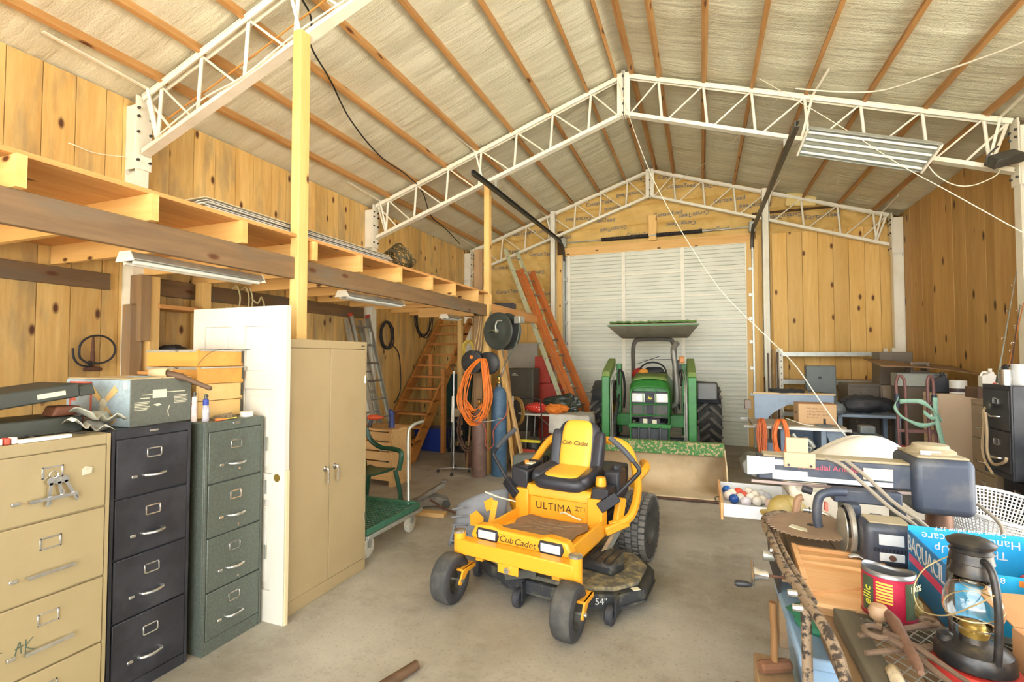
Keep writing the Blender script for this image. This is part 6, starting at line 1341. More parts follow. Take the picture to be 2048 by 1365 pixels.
# second coffee can
o = thing('coffee_tin', 'dark coffee can with cream lid at bench right', 'can', (1.2, 2.62, .762))
part('tin', MB().lathe([(.075, 0), (.077, .005), (.077, .15), (.07, .155), (.02, .155)], n=28), mat('can_dark', '#5a4030', .45, c2='#7a2e2c', sc=5), o, smooth=True)
part('lid', MB().lathe([(.079, .145), (.081, .15), (.081, .168), (.076, .172), (.02, .172)], n=28), mat('lid_cream', '#e0cfc4', .5, c2='#b03a3a', sc=12, amt=.7), o, smooth=True)
text('Arabica', .03, CREAM, o, (-.035, -.071, .1), (R(90), 0, R(-26)))
o = thing('jar', 'small jar with bright red lid beside the dark coffee can', 'jar', (1.16, 2.44, .762))
part('jar_body', MB().lathe([(.04, 0), (.045, .01), (.045, .07), (.038, .085)], n=18), mat('jar_brown', '#6a5040', .3), o, smooth=True); part('lid', MB().lathe([(.042, .085), (.044, .09), (.044, .115), (.04, .12)], n=18), mat('jar_lid_red', '#d8402c', .4), o, smooth=True)

# ---------------- radial arm saw ----------------
SAWB = mat('saw_navy', '#3a4252', .45, .15, c2='#6a6a66', amt=.5, sc=7); SAWD = mat('saw_dust_cap', '#a2967a', .9, c2='#8a7e64', sc=20)
rs = thing('radial_arm_saw', 'dusty dark blue radial arm saw with long lettered arm', 'radial arm saw', (0, 0, .762))
def rbp(name, a, c, m, bev=.012, seg=3): return part(name, MB().box((a[0], a[1], a[2] - .762), (c[0], c[1], c[2] - .762)), m, rs, bev=bev, seg=seg)
rbp('arm', (.27, 2.9, 1.07), (.98, 3.02, 1.19), SAWB, .01)
part('arm_nose', MB().prism([(.2, 1.09 - .762), (.27, 1.07 - .762), (.27, 1.19 - .762), (.225, 1.19 - .762), (.19, 1.15 - .762)], 2.89, 3.03, 'Y'), DARKST, rs, bev=.01)
part('nose_shield', MB().grid(lambda u, w: (.22 + .13 * u, 2.885 - .01 * math.sin(3 * u), .33 + .1 * w + .02 * u * (1 - w)), 6, 6), WP, rs, smooth=True, solid=.002)
rbp('arm_dust', (.3, 2.905, 1.188), (.97, 3.015, 1.2), SAWD, .004)
rbp('arm_rail', (.24, 2.895, 1.05), (.96, 2.91, 1.066), mat('saw_rail', '#9a8a84', .4, .6), .002)
rbp('arm_stripe', (.34, 2.897, 1.078), (.86, 2.9, 1.1), WHT, 0); rbp('arm_plate', (.34, 2.897, 1.15), (.4, 2.9, 1.178), WHT, 0); rbp('arm_plate', (.74, 2.897, 1.11), (.86, 2.9, 1.165), CREAM, 0); rbp('arm_plate', (.34, 2.8965, 1.1), (.5, 2.9, 1.125), WHT, 0)
text('10" Radial Arm Saw', .034, mat('saw_red', '#d8566a', .5), rs, (.6, 2.897, .388), (R(90), 0, 0), sx=1.05)
part('guide_board', MB().box((.39, 2.86, 1.15 - .762), (.53, 2.885, 1.225 - .762)).box((.4, 2.862, 1.225 - .762), (.5, 2.883, 1.3 - .762)), mat('pale_board', '#b8a488', .8), rs, bev=.004)
for x in (.41, .51): part('screw', MB().cyl((x, 2.86, .4), (x, 2.855, .4), .006, n=8), BLACK, rs)
rbp('head_housing', (.93, 2.86, .97), (1.17, 3.16, 1.235), SAWB, .035, 4)
rbp('head_dust', (.95, 2.88, 1.232), (1.15, 3.14, 1.242), SAWD, .01)
part('crank_dome', MB().lathe([(.1, .47), (.1, .49), (.075, .505), (.07, .52), (.02, .525)], (1.05, 3.02, 0), 24), SAWD, rs, smooth=True)
part('head_label', MB().box((.98, 2.925, 1.243 - .762), (1.06, 2.93, 1.262 - .762)), WHT, rs)
part('column', MB().lathe([(.055, .07), (.055, .22)], (1.09, 3.05, 0), 24), mat('column_copper', '#8a6a58', .4, .5, c2='#5e4a40', sc=12), rs, smooth=True)
rbp('column_base', (1.0, 2.95, .765), (1.17, 3.2, .86), SAWB, .01)
rbp('carriage', (.6, 2.84, 1.0), (.88, 2.99, 1.065), SAWB, .008)
rbp('yoke', (.64, 2.78, .93), (.7, 2.96, 1.01), SAWB, .01); rbp('yoke_arm', (.84, 2.76, .86), (.87, 2.9, 1.01), SAWB, .006)
part('motor', MB().tube([(.9, 2.8, .14), (.9, 2.72, .14), (.9, 2.62, .135), (.9, 2.585, .135)], [.07, .08, .078, .07], 12), SAWB, rs, bev=.012, seg=3, loc=(-.145, 0, .005))
rbp('motor_cover', (.66, 2.58, .80), (.85, 2.72, .985), SAWB, .03, 4)
rbp('motor_dust', (.68, 2.6, .983), (.83, 2.72, .99), SAWD, .01)
vents = MB()
for i in range(9): vents.bar((.695 + .0135 * i, 2.577, .885), (.695 + .0135 * i, 2.577, .87), .006, .004, (0, 1, 0)).bar((.695 + .0135 * i, 2.577, .825), (.695 + .0135 * i, 2.577, .815), .006, .004, (0, 1, 0))
vents.xf(Matrix.Translation((0, 0, -.762))); part('motor_vents', vents, BLACK, rs)['kind'] = 'stuff'
rbp('motor_label', (.71, 2.577, .9), (.8, 2.58, .945), WHT, 0)
gr = part('motor_grille', MB().box((.71, 2.572, .833 - .762), (.8, 2.578, .868 - .762)), WHT, rs, bev=.003); part('grille_knob', MB().cyl((.755, 2.572, .088), (.755, 2.564, .088), .012, n=14), RUST, gr)
part('blade_guard', MB().lathe([(.11, -.014), (.118, -.008), (.118, .008), (.11, .014), (.03, .02), (.03, -.02)], (.645, 2.78, .13), 26, 'X', arc=.62), mat('guard_metal', '#a8a49a', .4, .6, c2='#77736a', sc=9), rs, smooth=True)
part('blade', MB().lathe([(.01, -.002), (.1, -.002), (.1, .002), (.01, .002)], (.62, 2.78, .13), 36, 'X'), GALV, rs, smooth=True)
part('handle', MB().tube(cr([(.64, 2.8, .3), (.58, 2.78, .3), (.53, 2.77, .28), (.515, 2.77, .22), (.515, 2.77, .16), (.52, 2.77, .13)], 5), .02, 12), SAWB, rs, smooth=True)
part('handle_trigger', MB().box((.545, 2.755, .21), (.56, 2.785, .25)), mat('trigger_red', '#d86a5a', .5), rs, bev=.004)
part('handle_knob', MB().cyl((.5, 2.8, .29), (.46, 2.8, .3), .018, n=12), BLACK, rs, smooth=True)
CBL = mat('grey_cable', '#8d8474', .6)
part('power_cable', MB().tube(cr([(.58, 2.88, .442), (.64, 2.85, .42), (.72, 2.8, .34), (.8, 2.74, .26), (.88, 2.7, .2), (.94, 2.72, .12), (.93, 2.76, .06), (.9, 2.78, .05)], 6), .009, 7).tube(cr([(.66, 2.88, .44), (.74, 2.83, .37), (.82, 2.77, .28), (.9, 2.72, .22), (.97, 2.74, .14), (.96, 2.78, .06)], 6), .009, 7), CBL, rs, smooth=True)
part('rear_cable', MB().tube(cr([(1.22, 3.0, .25), (1.27, 2.92, .18), (1.26, 2.88, .08), (1.29, 2.85, .02)], 6), .008, 7), CBL, rs, smooth=True)
tag(part('plastic_scrap', MB().grid(lambda u, w: (.62 + .16 * u, 2.66 - .05 * u + .035 * w, .80 + .012 * math.sin(8 * u)), 10, 3), WP, smooth=True, solid=.003), 'curved scrap of white plastic beneath the saw motor', 'scrap')
# tray of balls left of the saw
o = thing('pulled_tray', 'shallow white tray full of small balls jutting from bench', 'tray', (.12, 3.42, .7))
WT = mat('tray_white', '#dfe2e4', .45)
for a, c in (((0, 0, 0), (.42, .6, .008)), ((0, 0, .008), (.42, .012, .08)), ((0, .588, .008), (.42, .6, .08)), ((.408, .012, .008), (.42, .588, .08))): part('panel', MB().box(a, c), WT, o, bev=.002)
part('front_board', MB().box((-.016, -.015, -.02), (0, .615, .09)), PT, o, bev=.003); part('pull', MB().tube(cr([(-.016, .15, .05), (-.04, .17, .05), (-.04, .25, .05), (-.016, .27, .05)], 4), .004, 6), DARKST, o, smooth=True)
cols = ['#1f5fae', '#d8503c', '#e8e4da', '#c8ccd8', '#ece6d8', '#d4564a', '#f0ece4', '#b8c4dc', '#e4dcd4', '#d8d4c8', '#f2eee8', '#e6e2dc', '#224f9a', '#dcd8e4', '#eae6e0', '#d8c4c4']
bms = {}
labs = {'#1f5fae': 'glossy blue', '#224f9a': 'dark blue', '#d8503c': 'bright red', '#d4564a': 'dull red'}
for i, c in enumerate(cols):
    if c not in bms: bms[c] = mesh_of('ball', MB().ball((0, 0, 0), .032, 16, 10), mat('ball_' + c[1:], c, .3), True, 180)
    q = part('practice_ball', bms[c], None, loc=(.165 + (i % 4) * .072 + (.03 if (i // 4) % 2 else 0) + random.uniform(-.003, .003), 3.93 - (i // 4) * .075 - (.035 if i % 2 else 0) + random.uniform(-.008, .008), .741))
    tag(q, (labs[c] + ' ball among pale ones in the white tray') if c in labs else ('pale lilac ball among others in the white tray' if c in ('#c8ccd8', '#b8c4dc', '#dcd8e4') else 'pinkish pale ball among others in the white tray' if c in ('#d8c4c4', '#e4dcd4') else 'chalk white ball among others in the white tray'), 'ball', 'balls in the pulled out tray')
tag(part('tray_cabinet', MB().box((.545, 3.5, 0), (1.15, 4.15, .9)), mat('pale_cabinet', '#d6d4cc', .5), bev=.006), 'pale low cabinet behind the saw under the white sheet', 'cabinet')
# sheet heap and yellow hard hat
SHT = mat('white_sheet', '#eeebe2', .85, c2='#d8cfb8', sc=4, bump=.2, bsc=10)
def sheet(u, w):
    x = .5 + .85 * u; y = 3.38 + .85 * w; k = math.sin(math.pi * u) ** .8 * math.sin(math.pi * min(1, w * .9 + .1)); z = .905 + .27 * max(0, 1 - ((x - 1.02) / .38) ** 2) * max(0, 1 - ((y - 3.95) / .5) ** 2) + .012 * math.sin(14 * x + 6 * y) + .01 * math.sin(23 * y)
    if y < 3.5: z -= (3.5 - y) * 1.6
    return (x, y, z)
tag(part('white_sheet', MB().grid(sheet, 40, 40), SHT, smooth=True, ang=180, solid=.004), 'white sheet draped over low cabinet behind the saw', 'sheet')
o = thing('hard_hat', 'dusty gold hard hat on the bench behind saw blade', 'hard hat', (.47, 3.36, .765), 20)
HH = mat('dusty_gold', '#b8a050', .5, c2='#d8cfa8', sc=8)
part('dome', MB().lathe([(.11, 0), (.108, .03), (.095, .07), (.065, .1), (.02, .113), (.001, .114)], n=26), HH, o, smooth=True); part('brim', MB().lathe([(.105, .0), (.145, -.002), (.148, .004), (.108, .01)], n=30), HH, o, smooth=True)
for x in (-.02, .02): part('ridge', MB().tube(cr([(x, -.1, .05), (x, -.05, .1), (x, .05, .1), (x, .1, .05)], 5), .008, 6), HH, o, smooth=True)
o = thing('bow_saw', 'bent chrome tube saw with wooden grip resting on saw blade', 'hand saw', (.5, 3.1, .79), 0)
part('grip', MB().tube(cr([(-.02, .05, .0), (-.01, .06, .09), (.0, .06, .13), (.02, .06, .14)], 4), [.02] * 13, 8), wood('grip_wood', '#c39a78', '#a07a58', 'Z', rv=0), o, smooth=True)
part('frame', MB().tube(cr([(.02, .06, .07), (.08, .05, .07), (.14, .02, .06), (.16, -.02, .02), (.155, -.03, .0)], 5), .01, 8), CHROME, o, smooth=True)
part('clip', MB().bar((.05, .05, .09), (.05, .045, .0), .004, .02), DARKST, o)
# ================= far right: machines, shelves, cabinets =================
GB = mat('machine_blue_grey', '#8fa0b2', .5, .1, c2='#6f7c8a', sc=6); GG = mat('machine_grey', '#7d8588', .5, .1, c2='#666c6e', sc=8)
ts = thing('table_saw', 'grey blue cabinet table saw stand near right end wall', 'table saw', (0, 0, 0))
part('table', MB().box((.6, 6.95, .83), (1.62, 7.6, .862)), mat('saw_table_dusty', '#a89a82', .6, c2='#8a7c66', sc=6), ts, bev=.004)
part('fence_rail', MB().bar((.5, 6.92, .83), (1.66, 6.92, .83), .02, .03), CHROME, ts); part('fence_rail', MB().bar((.5, 7.62, .85), (.7, 7.62, .85), .02, .03), CHROME, ts)
part('cabinet_side', MB().prism([(.92, 0), (.98, 0), (.98, .83), (.92, .83)], 7.0, 7.5, 'Y'), GB, ts, bev=.006); part('cabinet_side', MB().prism([(1.36, .0), (1.42, 0), (1.42, .83), (1.36, .83)], 7.0, 7.5, 'Y'), GB, ts, bev=.006)
part('cabinet_back', MB().box((.98, 7.46, .2), (1.36, 7.5, .83)), GB, ts); part('cabinet_shelf', MB().box((.7, 7.02, .5), (.9, 7.4, .62)), GB, ts, bev=.01)
part('motor', MB().cyl((1.05, 7.2, .58), (1.3, 7.2, .58), .1, n=18), GG, ts, smooth=True)
part('trunnion', MB().tube(cr([(1.05, 7.0, .75), (1.12, 6.98, .66), (1.2, 6.98, .7), (1.28, 6.98, .6)], 4), .03, 8), GALV, ts, smooth=True)
hwl = part('hand_wheel', MB().tube([(1.16 + .09 * math.cos(a * .4488), 6.97, .6 + .09 * math.sin(a * .4488)) for a in range(14)], .01, 6, True), GALV, ts, smooth=True); part('wheel_spokes', MB().bar((1.07, 6.97, .6), (1.25, 6.97, .6), .016, .012).bar((1.16, 6.97, .51), (1.16, 6.97, .69), .016, .012), GALV, hwl)
part('side_wing', MB().prism([(1.42, .83), (1.62, .83), (1.62, .5), (1.56, .45), (1.5, .55), (1.42, .75)], 7.0, 7.1, 'Y'), GB, ts, bev=.006)
arch = [(.68, .862), (.68, 1.2), (1.62, 1.22), (1.62, .862), (1.54, .862), (1.54, 1.0), (1.3, 1.08), (1.08, 1.06), (.95, .98), (.86, .9), (.84, .862)]
hd = thing('steel_hood', 'grey steel hood with arched cutout on back of table saw', 'machine hood', (0, 7.56, 0))
part('face_plate', MB().prism(arch, -.01, .01, 'Y'), GB, hd); part('top_edge', MB().box((.66, -.02, 1.2), (1.64, .06, 1.225)), mat('dusty_edge', '#cdb48c', .8), hd)
tag(part('switch_box', MB().box((.55, 7.45, 1.0), (.63, 7.55, 1.12)), mat('brown_switch', '#8f8278', .6), bev=.006), 'small brown switch box at the door track by table saw', 'switch box')
# carton with lettering
o = thing('shipping_carton', 'brown shipping carton with printed lines of text on table saw', 'box', (1.15, 7.18, .863), 2)
part('carton', MB().box((0, 0, 0), (.42, .28, .25)), mat('tan_carton', '#d8b488', .8, c2='#c9a274', sc=4), o, bev=.003); part('top_flap', MB().box((0, 0, .25), (.42, .137, .254)).box((0, .143, .25), (.42, .28, .255)), CB, o); part('side_smile', MB().tube(cr([(-.001, .1, .14), (-.001, .14, .12), (-.001, .18, .14)], 4), .005, 5), BLACK, o)
for i, s_ in enumerate(("Whether you're", "a Dog person or", "a Dogs cat person,", "It's on us")): text(s_, .036, mat('carton_ink', '#8a6a4c', .7), o, (.09, -.001, .195 - i * .037), (R(90), 0, 0), align='LEFT')
cords = [('orange_extension_lead', .69, .045, 9, '#c8642e', 91, 'faded orange cord hung in a long bundle at table saw corner'), ('orange_extension_lead', .9, .08, 12, '#ec7a30', 92, 'bright orange cord draped in loops over table saw rail')]
for nm, x, wd_, n_, c, sd_, lab in cords:
    b = MB(); rnd = random.Random(sd_)
    for i in range(n_):
        w2 = wd_ * rnd.uniform(.5, 1); cx = x + rnd.uniform(-.02, .02); zb = rnd.uniform(.36, .56); yy = 6.86 - rnd.uniform(0, .05)
        b.tube(cr([(cx - w2 * .5, yy, .9), (cx - w2, yy - .01, .75), (cx - w2 * .6, yy - .02, zb + .06), (cx, yy - .02, zb), (cx + w2 * .6, yy - .02, zb + .06), (cx + w2, yy - .01, .75), (cx + w2 * .5, yy, .92), (cx, yy + .06, .93)], 4, True), .008, 5, True)
    tag(part(nm, b, mat('cord_' + c[1:], c, .5), smooth=True), lab, 'cord')
o = thing('sanding_disc', 'small grey disc with black knob on table saw top', 'disc', (1.4, 7.0, .863)); part('disc', MB().lathe([(.01, 0), (.085, 0), (.09, .01), (.085, .02), (.02, .024)], n=24), GG, o, smooth=True); part('knob', MB().cyl((0, 0, .02), (0, 0, .09), .014, n=10), BLACK, o, smooth=True)
coilobj('black_air_hose', 'flat black hose coil on top of the steel hood', 'hose', BLACKR, loops((1.08, 7.6, 1.25), .2, .06, 4, .01, 'Z', 55, spread=.03), .011)
tag(part('table_cable', MB().tube(cr([(1.0, 7.1, .93), (1.1, 7.0, .9), (1.2, 6.97, .875), (1.28, 6.98, .872)], 5), .006, 5), WCORD, smooth=True), 'white cable lying across the table saw beside carton', 'cable')
# band saw
o = thing('band_saw', 'grey band saw head with square wheel cover behind table saw', 'band saw', (1.68, 8.6, 0))
part('upper_cover', MB().prism([(-.2, 1.2), (.12, 1.16), (.19, 1.1), (.19, 1.58), (-.2, 1.58)], -.06, .06, 'Y'), mat('bandsaw_grey', '#68706e', .5, c2='#565c5c', sc=10), o, bev=.012)
part('cover_knob', MB().cyl((-.02, -.06, 1.4), (-.02, -.085, 1.4), .02, n=12), BLACK, o, smooth=True); part('column', MB().box((.12, -.05, .5), (.2, .06, 1.2)), GG, o, bev=.006); part('guide_post', MB().box((-.17, -.02, .98), (-.14, .02, 1.2)), GG, o)
part('lower_wheel', MB().lathe([(.1, -.025), (.15, -.03), (.16, 0), (.15, .03), (.1, .025)], (-.02, 0, .92), 26, 'Y'), BLACKR, o, smooth=True); part('stand', MB().box((-.2, -.15, 0), (.2, .15, .75)), GG, o, bev=.01); part('table', MB().box((-.25, -.2, .9), (.2, .2, .93)), GG, o)
# steel shelving
o = thing('steel_shelving', 'open galvanised shelving frame against pine end wall', 'shelving', (0, 9.9, 0))
for x in (1.33, 3.0):
    for y in (0, .4):
        u_ = part('upright', MB().box((x - .03, y - .002, 0), (x + .03, y + .002, 1.86)).box((x - .03, y, 0), (x - .026, y + .03, 1.86)), WHITE, o)
    for k in range(14): part('slot', MB().box((x - .006, -.004, .3 + k * .11), (x + .006, -.002, .33 + k * .11)), DARKST, u_, loc=(0, -.4, 0) if False else (0, 0, 0))
for z in (1.27, 1.76, .7):
    part('beam', MB().box((1.33, -.02, z - .04), (3.0, -.005, z + .04)), GALV, o, bev=.003); part('beam', MB().box((1.33, .38, z - .04), (3.0, .395, z + .04)), GALV, o, bev=.003)
part('shelf_board', MB().box((1.36, .0, 1.3), (2.97, .39, 1.315)), BW, o)
part('shelf_board', MB().box((1.36, .0, .73), (2.97, .39, .745)), BW, o)
# boards leaning in the corner
for i, (x, h, c) in enumerate(((1.12, 1.78, DKW), (1.2, 1.85, BW), (1.27, 1.8, DKW), (1.06, 1.35, RUST))):
    tag(part('upright_board', MB().bar((x, 9.75, .02), (x + .01, 9.98, h), .05, .02, (1, 0, 0)), c, bev=.002), ['dark board leaning between door post and shelving', 'pale board leaning beside shelving upright', 'dark strip leaning against shelving upright', 'short rusty bar leaning by door post'][i], 'board', 'boards leaning at the shelving')
# low bench with bags
o = thing('low_bench', 'low grey steel bench between band saw and hand truck', 'bench', (2.05, 8.1, 0))
part('top', MB().box((-.35, -.3, .9), (.4, .3, .94)), GB, o, bev=.006)
for x in (-.3, .35):
    for y in (-.25, .25): part('leg', MB().box((x - .025, y - .025, 0), (x + .025, y + .025, .9)), GB, o)
tag(part('black_duffel', blob((2.1, 8.1, 1.06), .2, (1.5, .9, .6), 101, .25, 26, 16), mat('black_nylon', '#333438', .6, c2='#55565a', sc=8), smooth=True), 'black duffel bag slumped on the low grey bench', 'bag')
tag(part('grinder_motor', blob((1.72, 7.85, 1.0), .09, (1.1, .9, 1.1), 103, .12), GG, smooth=True), 'round grey motor at edge of low bench', 'motor')
tag(part('machine_vise', MB().box((1.72, 7.0, .72), (2.0, 7.25, .78)).box((1.78, 7.05, .78), (1.94, 7.2, .88)).box((1.8, 7.05, .0), (1.92, 7.2, .72)), GG, bev=.02, seg=3), 'grey iron pedestal vise right of the table saw', 'vise')
gb = thing('golf_bag', 'dark grey and black carry bag leaning beneath hand truck', 'bag', (2.0, 6.58, .5), rot=(R(10), R(-50), R(15)))
part('bag_body', MB().tube([(0, 0, -.35), (0, 0, -.3), (0, 0, 0), (0, 0, .3), (0, 0, .36)], [.1, .15, .16, .15, .12], 16), mat('bag_charcoal', '#44444c', .6, c2='#6a6a72', sc=5), gb, smooth=True); part('strap', MB().tube(cr([(.15, 0, -.2), (.26, 0, 0), (.15, 0, .2)], 6), .015, 6), mat('bag_red', '#a84848', .6), gb, smooth=True); part('pocket', MB().box((.1, -.09, -.15), (.19, .09, .12)), BLACK, gb, bev=.03)
for i, (x, y, r_, c) in enumerate(((1.4, 6.2, .12, '#6a2e30'), (1.7, 6.22, .12, '#3a3432'), (1.7, 6.58, .12, '#4c4440'), (1.36, 6.56, .13, '#55504c'))):
    tag(part('machine_scrap', blob((x, y, r_ * 1.9), r_, (1.1, 1, 1.9), 110 + i, .3, 18, 12), mat('scrap%d' % i, c, .7, .2, c2='#2c2826', sc=12, amt=.7), smooth=False), ['dark red machine casting behind the white sheet', 'black engine casting on floor before vise', 'grey brown machine part between vise and hand truck', 'grey machine casting before the table saw'][i], 'machine part')
# hand truck with green straps
HT = mat('brown_red_tube', '#6a4844', .55, .2, c2='#8a5a50', sc=9); STR = mat('green_strap', '#86b09a', .8, c2='#a8bfa8', sc=30, bump=.3, bsc=120)
o = thing('hand_truck', 'brown tubular hand truck tangled with green straps', 'hand truck', (1.98, 5.95, 0))
for s in (-1, 1):
    part('side_tube', MB().tube(cr([(s * .15, -.05, .05), (s * .15, 0, .6), (s * .15, .05, 1.3), (s * .15, .06, 1.45), (s * .13, .05, 1.52), (s * .1, .03, 1.5), (s * .09, .02, 1.4), (s * .09, -.0, .9), (s * .09, -.05, .15)], 5), .014, 8), HT, o, smooth=True)
    part('wheel', MB().lathe([(.02, -.03), (.1, -.035), (.13, -.02), (.13, .02), (.1, .035), (.02, .03)], (s * .19, .05, .13), 22, 'X'), TIRED, o, smooth=True)
    part('grip', MB().cyl((s * .15, .045, 1.2), (s * .15, .05, 1.34), .022, n=10), mat('grip_blue_black', '#2c3444', .5), o, smooth=True)
for z in (.3, .55, .8, .98, 1.26): part('cross_bar', MB().bar((-.15, -.02 + z * .05, z), (.15, -.02 + z * .05, z), .03, .03), HT, o)
part('toe_plate', MB().box((-.2, -.25, .0), (.2, -.02, .012)), HT, o)
def ribbon(pts, w, name='strap'):
    Q = cr(pts, 6); b = MB(); vs = []
    for i, p in enumerate(Q):
        tw = .5 * math.sin(i * .35); vs += [(p.x - w / 2 * math.sin(tw), p.y, p.z - w / 2 * math.cos(tw)), (p.x + w / 2 * math.sin(tw), p.y, p.z + w / 2 * math.cos(tw))]
    b.add(vs, [(2*i, 2*i+1, 2*i+3, 2*i+2) for i in range(len(Q) - 1)]); return part(name, b, STR, o, smooth=True, ang=180, solid=.004)
ribbon([(-.16, -.02, 1.3), (-.2, -.05, 1.22), (-.14, -.07, 1.12), (0, -.08, 1.05), (.12, -.06, 1.08), (.17, -.03, 1.12)], .045); ribbon([(-.15, -.02, 1.27), (0, -.06, 1.28), (.1, -.07, 1.2), (.17, -.05, 1.1)], .045); ribbon([(.03, -.05, 1.18), (.1, -.06, 1.12), (.16, -.04, 1.15)], .035)
part('hanging_strap', MB().grid(lambda u, w: (.1 + .04 * u + .06 * w * w, -.06 + .01 * math.sin(6 * w), 1.32 - .5 * w), 2, 12), STR, o, smooth=True, solid=.004)
part('strap_pad', MB().box((-.17, -.06, .72), (.03, -.045, .78)), STR, o, bev=.004); part('strap_pad', MB().box((.04, -.06, .58), (.18, -.045, .64)), STR, o, bev=.004)
# right wall cabinets
TAUPE = mat('taupe_paint', '#a6947c', .45, c2='#95846c', sc=3); BEIGE = mat('beige_paint', '#d6c0a4', .5, c2='#c4ae94', sc=2); DTAU = mat('dark_taupe', '#6c6254', .5, c2='#5a5146', sc=4); GREYC = mat('grey_cab', '#8a9290', .5, c2='#767e7c', sc=3)
filing('filing_cabinet', 'dark taupe filing cabinet facing the tractor beside low bench', (2.02, 8.55, 0), -90, .4, .6, 1.32, [1.28, .97, .66, .35, .06], DTAU)
filing('filing_cabinet', 'brown filing cabinet directly right of dark taupe one', (2.43, 8.6, 0), -90, .4, .6, 1.3, [1.26, .95, .64, .33, .06], TAUPE)
filing('filing_cabinet', 'beige sided filing cabinet with paint cans on top', (2.4, 7.05, 0), 180, .4, .66, 1.31, [1.27, .96, .65, .34, .06], BEIGE)
filing('filing_cabinet', 'light brown filing cabinet between beige and black cabinets', (2.4, 5.96, 0), 180, .4, .66, 1.31, [1.27, .96, .65, .34, .06], TAUPE)
filing('filing_cabinet', 'black two drawer cabinet stacked on top with tan cord hanging', (2.2, 5.27, .765), 180, .4, .68, .725, [.69, .37, .04], BLK)
filing('filing_cabinet', 'lower black cabinet beneath the stacked black one', (2.32, 5.27, 0), 180, .4, .68, .76, [.73, .39, .06], BLK)
filing('filing_cabinet', 'grey filing cabinet with teal bin on it near black cabinets', (2.25, 4.8, 0), 180, .4, .66, .82, [.78, .42, .06], GREYC)
TEAL = mat('teal_plastic', '#1f8088', .5)
tag(part('teal_bin', MB().prism([(-.14, 0), (.14, 0), (.16, .26), (-.16, .26)], -.14, .14, 'Y'), TEAL, loc=(2.5, 4.55, .823), bev=.012), 'teal plastic bin on the grey filing cabinet', 'bin')
o = thing('tan_cord', 'tan cord with plug dangling over black filing drawers', 'cord', (2.18, 5.0, 1.2)); part('cord', MB().tube(cr([(0, .12, .12), (-.02, .16, .08), (-.02, .17, -.05), (-.02, .2, -.2), (-.02, .18, -.32), (-.02, .06, -.42)], 5).__add__([]), .01, 6).tube(cr([(-.02, .14, .06), (-.03, .1, -.1), (-.02, .13, -.25), (-.02, .05, -.34), (-.02, -.1, -.3), (-.02, -.14, -.26)], 5), .011, 6), mat('tan_cord_pvc', '#b09a78', .6), o, smooth=True); part('plug', MB().lathe([(.025, -.012), (.035, 0), (.025, .014)], (-.015, .1, .12), 14, 'X'), DARKST, o, smooth=True)
# on top of the cabinets
def jug(name, label, loc, c, w=.1, h=.2, cat='jug', capc='#222222', rz=0):
    o = thing(name, label, cat, loc, rz); m_ = mat(name + c[1:], c, .4)
    part('body', MB().prism([(-w, 0), (w, 0), (w, h * .62), (w * .35, h * .86), (w * .35, h), (-w * .1, h), (-w * .1, h * .9), (-w, h * .72)], -w * .6, w * .6, 'Y'), m_, o, bev=.012); part('cap', MB().cyl((w * .12, 0, h), (w * .12, 0, h + .03), w * .22, n=12), mat(name + 'cap' + c[1:], capc, .4), o); part('handle', MB().tube(cr([(-w * .9, 0, h * .7), (-w * .7, 0, h * .95), (-w * .2, 0, h * .95)], 4), w * .12, 6), m_, o, smooth=True); return o
jug('black_jug', 'black plastic oil jug on the beige cabinet', (2.5, 6.85, 1.313), '#2c2e34', .09, .2)
jug('white_jug', 'white plastic jug with handle above brown cabinet', (2.6, 6.1, 1.42), '#eceae2', .07, .15, capc='#e8e6dc')
o = thing('paint_can', 'white and black paint can on beige cabinet', 'can', (2.6, 6.72, 1.313)); part('tin', MB().lathe([(.075, 0), (.075, .14), (.07, .145), (.02, .14)], n=24), mat('paint_can_label', '#dcdcd8', .4), o, smooth=True); part('label_band', MB().lathe([(.0755, .02), (.0755, .06)], n=24, cap=False), mat('can_band', '#4a3a3c', .5), o, smooth=True)
tag(part('brown_carton', MB().box((2.47, 6.0, 1.313), (2.72, 6.25, 1.418)), mat('dark_carton', '#6a5444', .8), bev=.004), 'dark brown carton beneath the white jug', 'box')
tag(part('storage_case', MB().box((2.42, 7.9, 1.325), (2.95, 8.15, 1.5)), mat('speckled_case', '#b9bcae', .6, c2='#8f9284', sc=60), bev=.008), 'pale speckled case resting behind the hand truck', 'case')
tag(part('case_support', MB().box((2.45, 7.75, 0), (2.95, 8.25, 1.322)), DTAU, bev=.006), 'dark metal locker supporting the speckled case', 'locker')
lv_ = thing('louvred_cabinet', 'dark brown louvred metal cabinet standing on brown filing cabinet', 'cabinet', (2.43, 8.62, 1.305)); part('body', MB().box((0, 0, 0), (.4, .35, .48)), DTAU, lv_, bev=.008)
for i in range(9): part('louvre', MB().bar((.16, -.006, .06 + i * .044), (.38, -.006, .06 + i * .044), .012, .02), DTAU, lv_)
cb_ = thing('concrete_block', 'grey brown hollow concrete block under cardboard sheet', 'block', (2.55, 7.85, 1.503)); part('shell', MB().prism([(0, 0), (.2, 0), (.2, .14), (0, .14), (0, .001), (.03, .03), (.03, .11), (.17, .11), (.17, .03), (.03, .0299)], 0, .2, 'Y'), mat('block_grey', '#7c7062', .9), cb_)
def csh(u, w): return (2.15 + 1.0 * u, 7.55 + .75 * w, 1.67 - .1 * u + .03 * math.sin(3 * u) * (1 - w) - .1 * (1 - w) + .02)
tag(part('cardboard_sheet', MB().grid(csh, 12, 6), mat('brown_sheet_card', '#8a6e50', .85), smooth=True, solid=.008), 'large flattened cardboard sheet over the cabinets', 'cardboard')
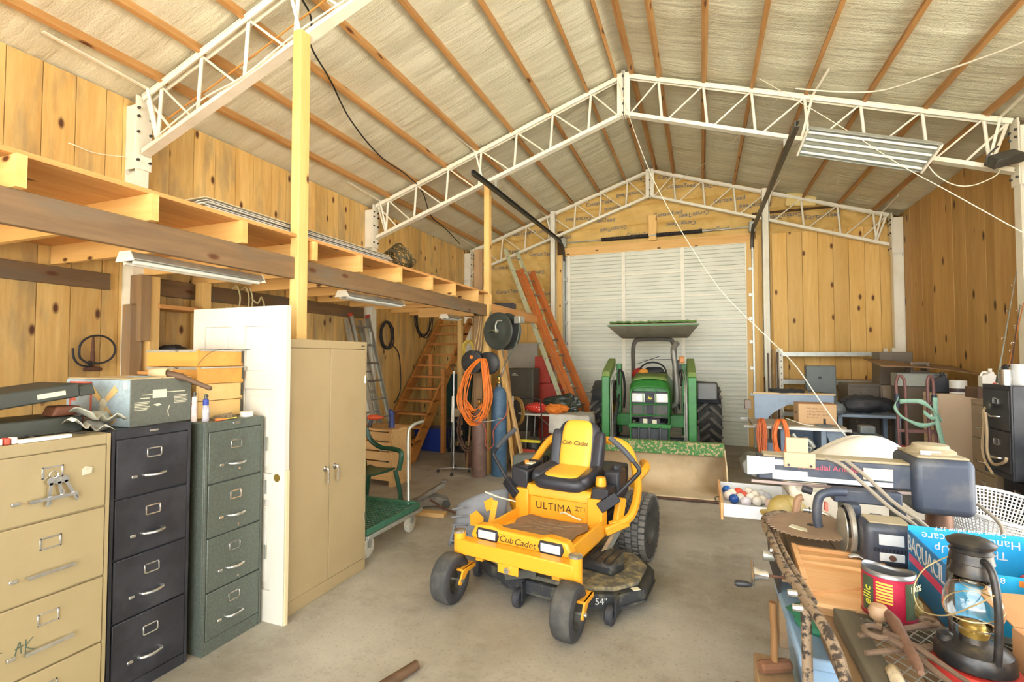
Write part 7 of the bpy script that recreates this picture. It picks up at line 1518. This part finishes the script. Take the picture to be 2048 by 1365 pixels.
o = thing('steel_mug', 'ribbed steel can on the black cabinet', 'can', (2.27, 5.08, 1.49)); part('can', MB().lathe([(.045, 0), (.045, .12), (.04, .12), (.04, .005)], n=20), CHROME, o, smooth=True); [part('rib', MB().tube([(.046 * math.cos(a * .314), .046 * math.sin(a * .314), .03 + k * .02) for a in range(20)], .002, 4, True), CHROME, o) for k in range(4)]
tag(part('white_bucket', MB().lathe([(.06, 0), (.07, .16), (.074, .165), (.066, .165), (.058, .005)], n=22), WP, loc=(2.36, 5.05, 1.49), smooth=True), 'small white bucket on black cabinet', 'bucket')
tag(part('plastic_bag', blob((2.45, 5.55, 1.4), .08, (1.2, 1, 1), 121, .3), mat('bag_white_red', '#e6e2d8', .5, c2='#c8402e', sc=9, lo=.56, hi=.6, amt=1.), smooth=True), 'white and red plastic bag on light brown cabinet', 'bag')
tag(part('yellow_bottle', MB().lathe([(.03, 0), (.032, .01), (.032, .09), (.014, .12), (.014, .14)], n=16), mat('yellow_bottle_plastic', '#d8a62e', .4), loc=(2.36, 5.2, 1.49), smooth=True), 'small yellow bottle on black cabinet beside steel can', 'bottle')
def rod(label, a, b_, c, reel=False):
    o = thing('fishing_rod', label, 'fishing rod', a, group='fishing rods standing on the cabinets'); d = Vector(b_) - Vector(a)
    part('blank', MB().tube([(0, 0, 0), d * .3, d], [.009, .006, .003], 8), mat('rod_' + c[1:], c, .4), o, smooth=True); part('grip', MB().tube([(0, 0, 0), d * .02, d * .16], [.012, .016, .013], 10), BLACK if reel else DARKST, o, smooth=True)
    for t in (.4, .6, .8): part('guide', MB().tube([d * t + Vector((-.012 + .012 * math.cos(q * .785), .0, .012 * math.sin(q * .785))) for q in range(8)], .002, 4, True), CHROME, o)
    if reel: part('reel', MB().lathe([(.03, -.03), (.04, -.02), (.03, 0), (.04, .02), (.03, .03)], d * .14 + Vector((-.03, -.03, 0)), 18, 'X'), BLACK, o, smooth=True); part('reel_handle', MB().tube([d * .14 + Vector((-.07, -.03, 0)), d * .14 + Vector((-.09, -.06, .02))], .006, 6), CHROME, o)
rod('pale grey fishing rod leaning on right wall from cabinets', (2.45, 5.68, 1.315), (3.2, 6.86, 2.75), '#8a8f88')
rod('thin orange fishing rod leaning behind steel can', (2.47, 5.62, 1.315), (3.22, 6.76, 2.45), '#c9763a')
rod('thick fishing rod with black reel on the black cabinet', (2.3, 5.12, 1.492), (3.2, 6.83, 2.35), '#4a3230', True)
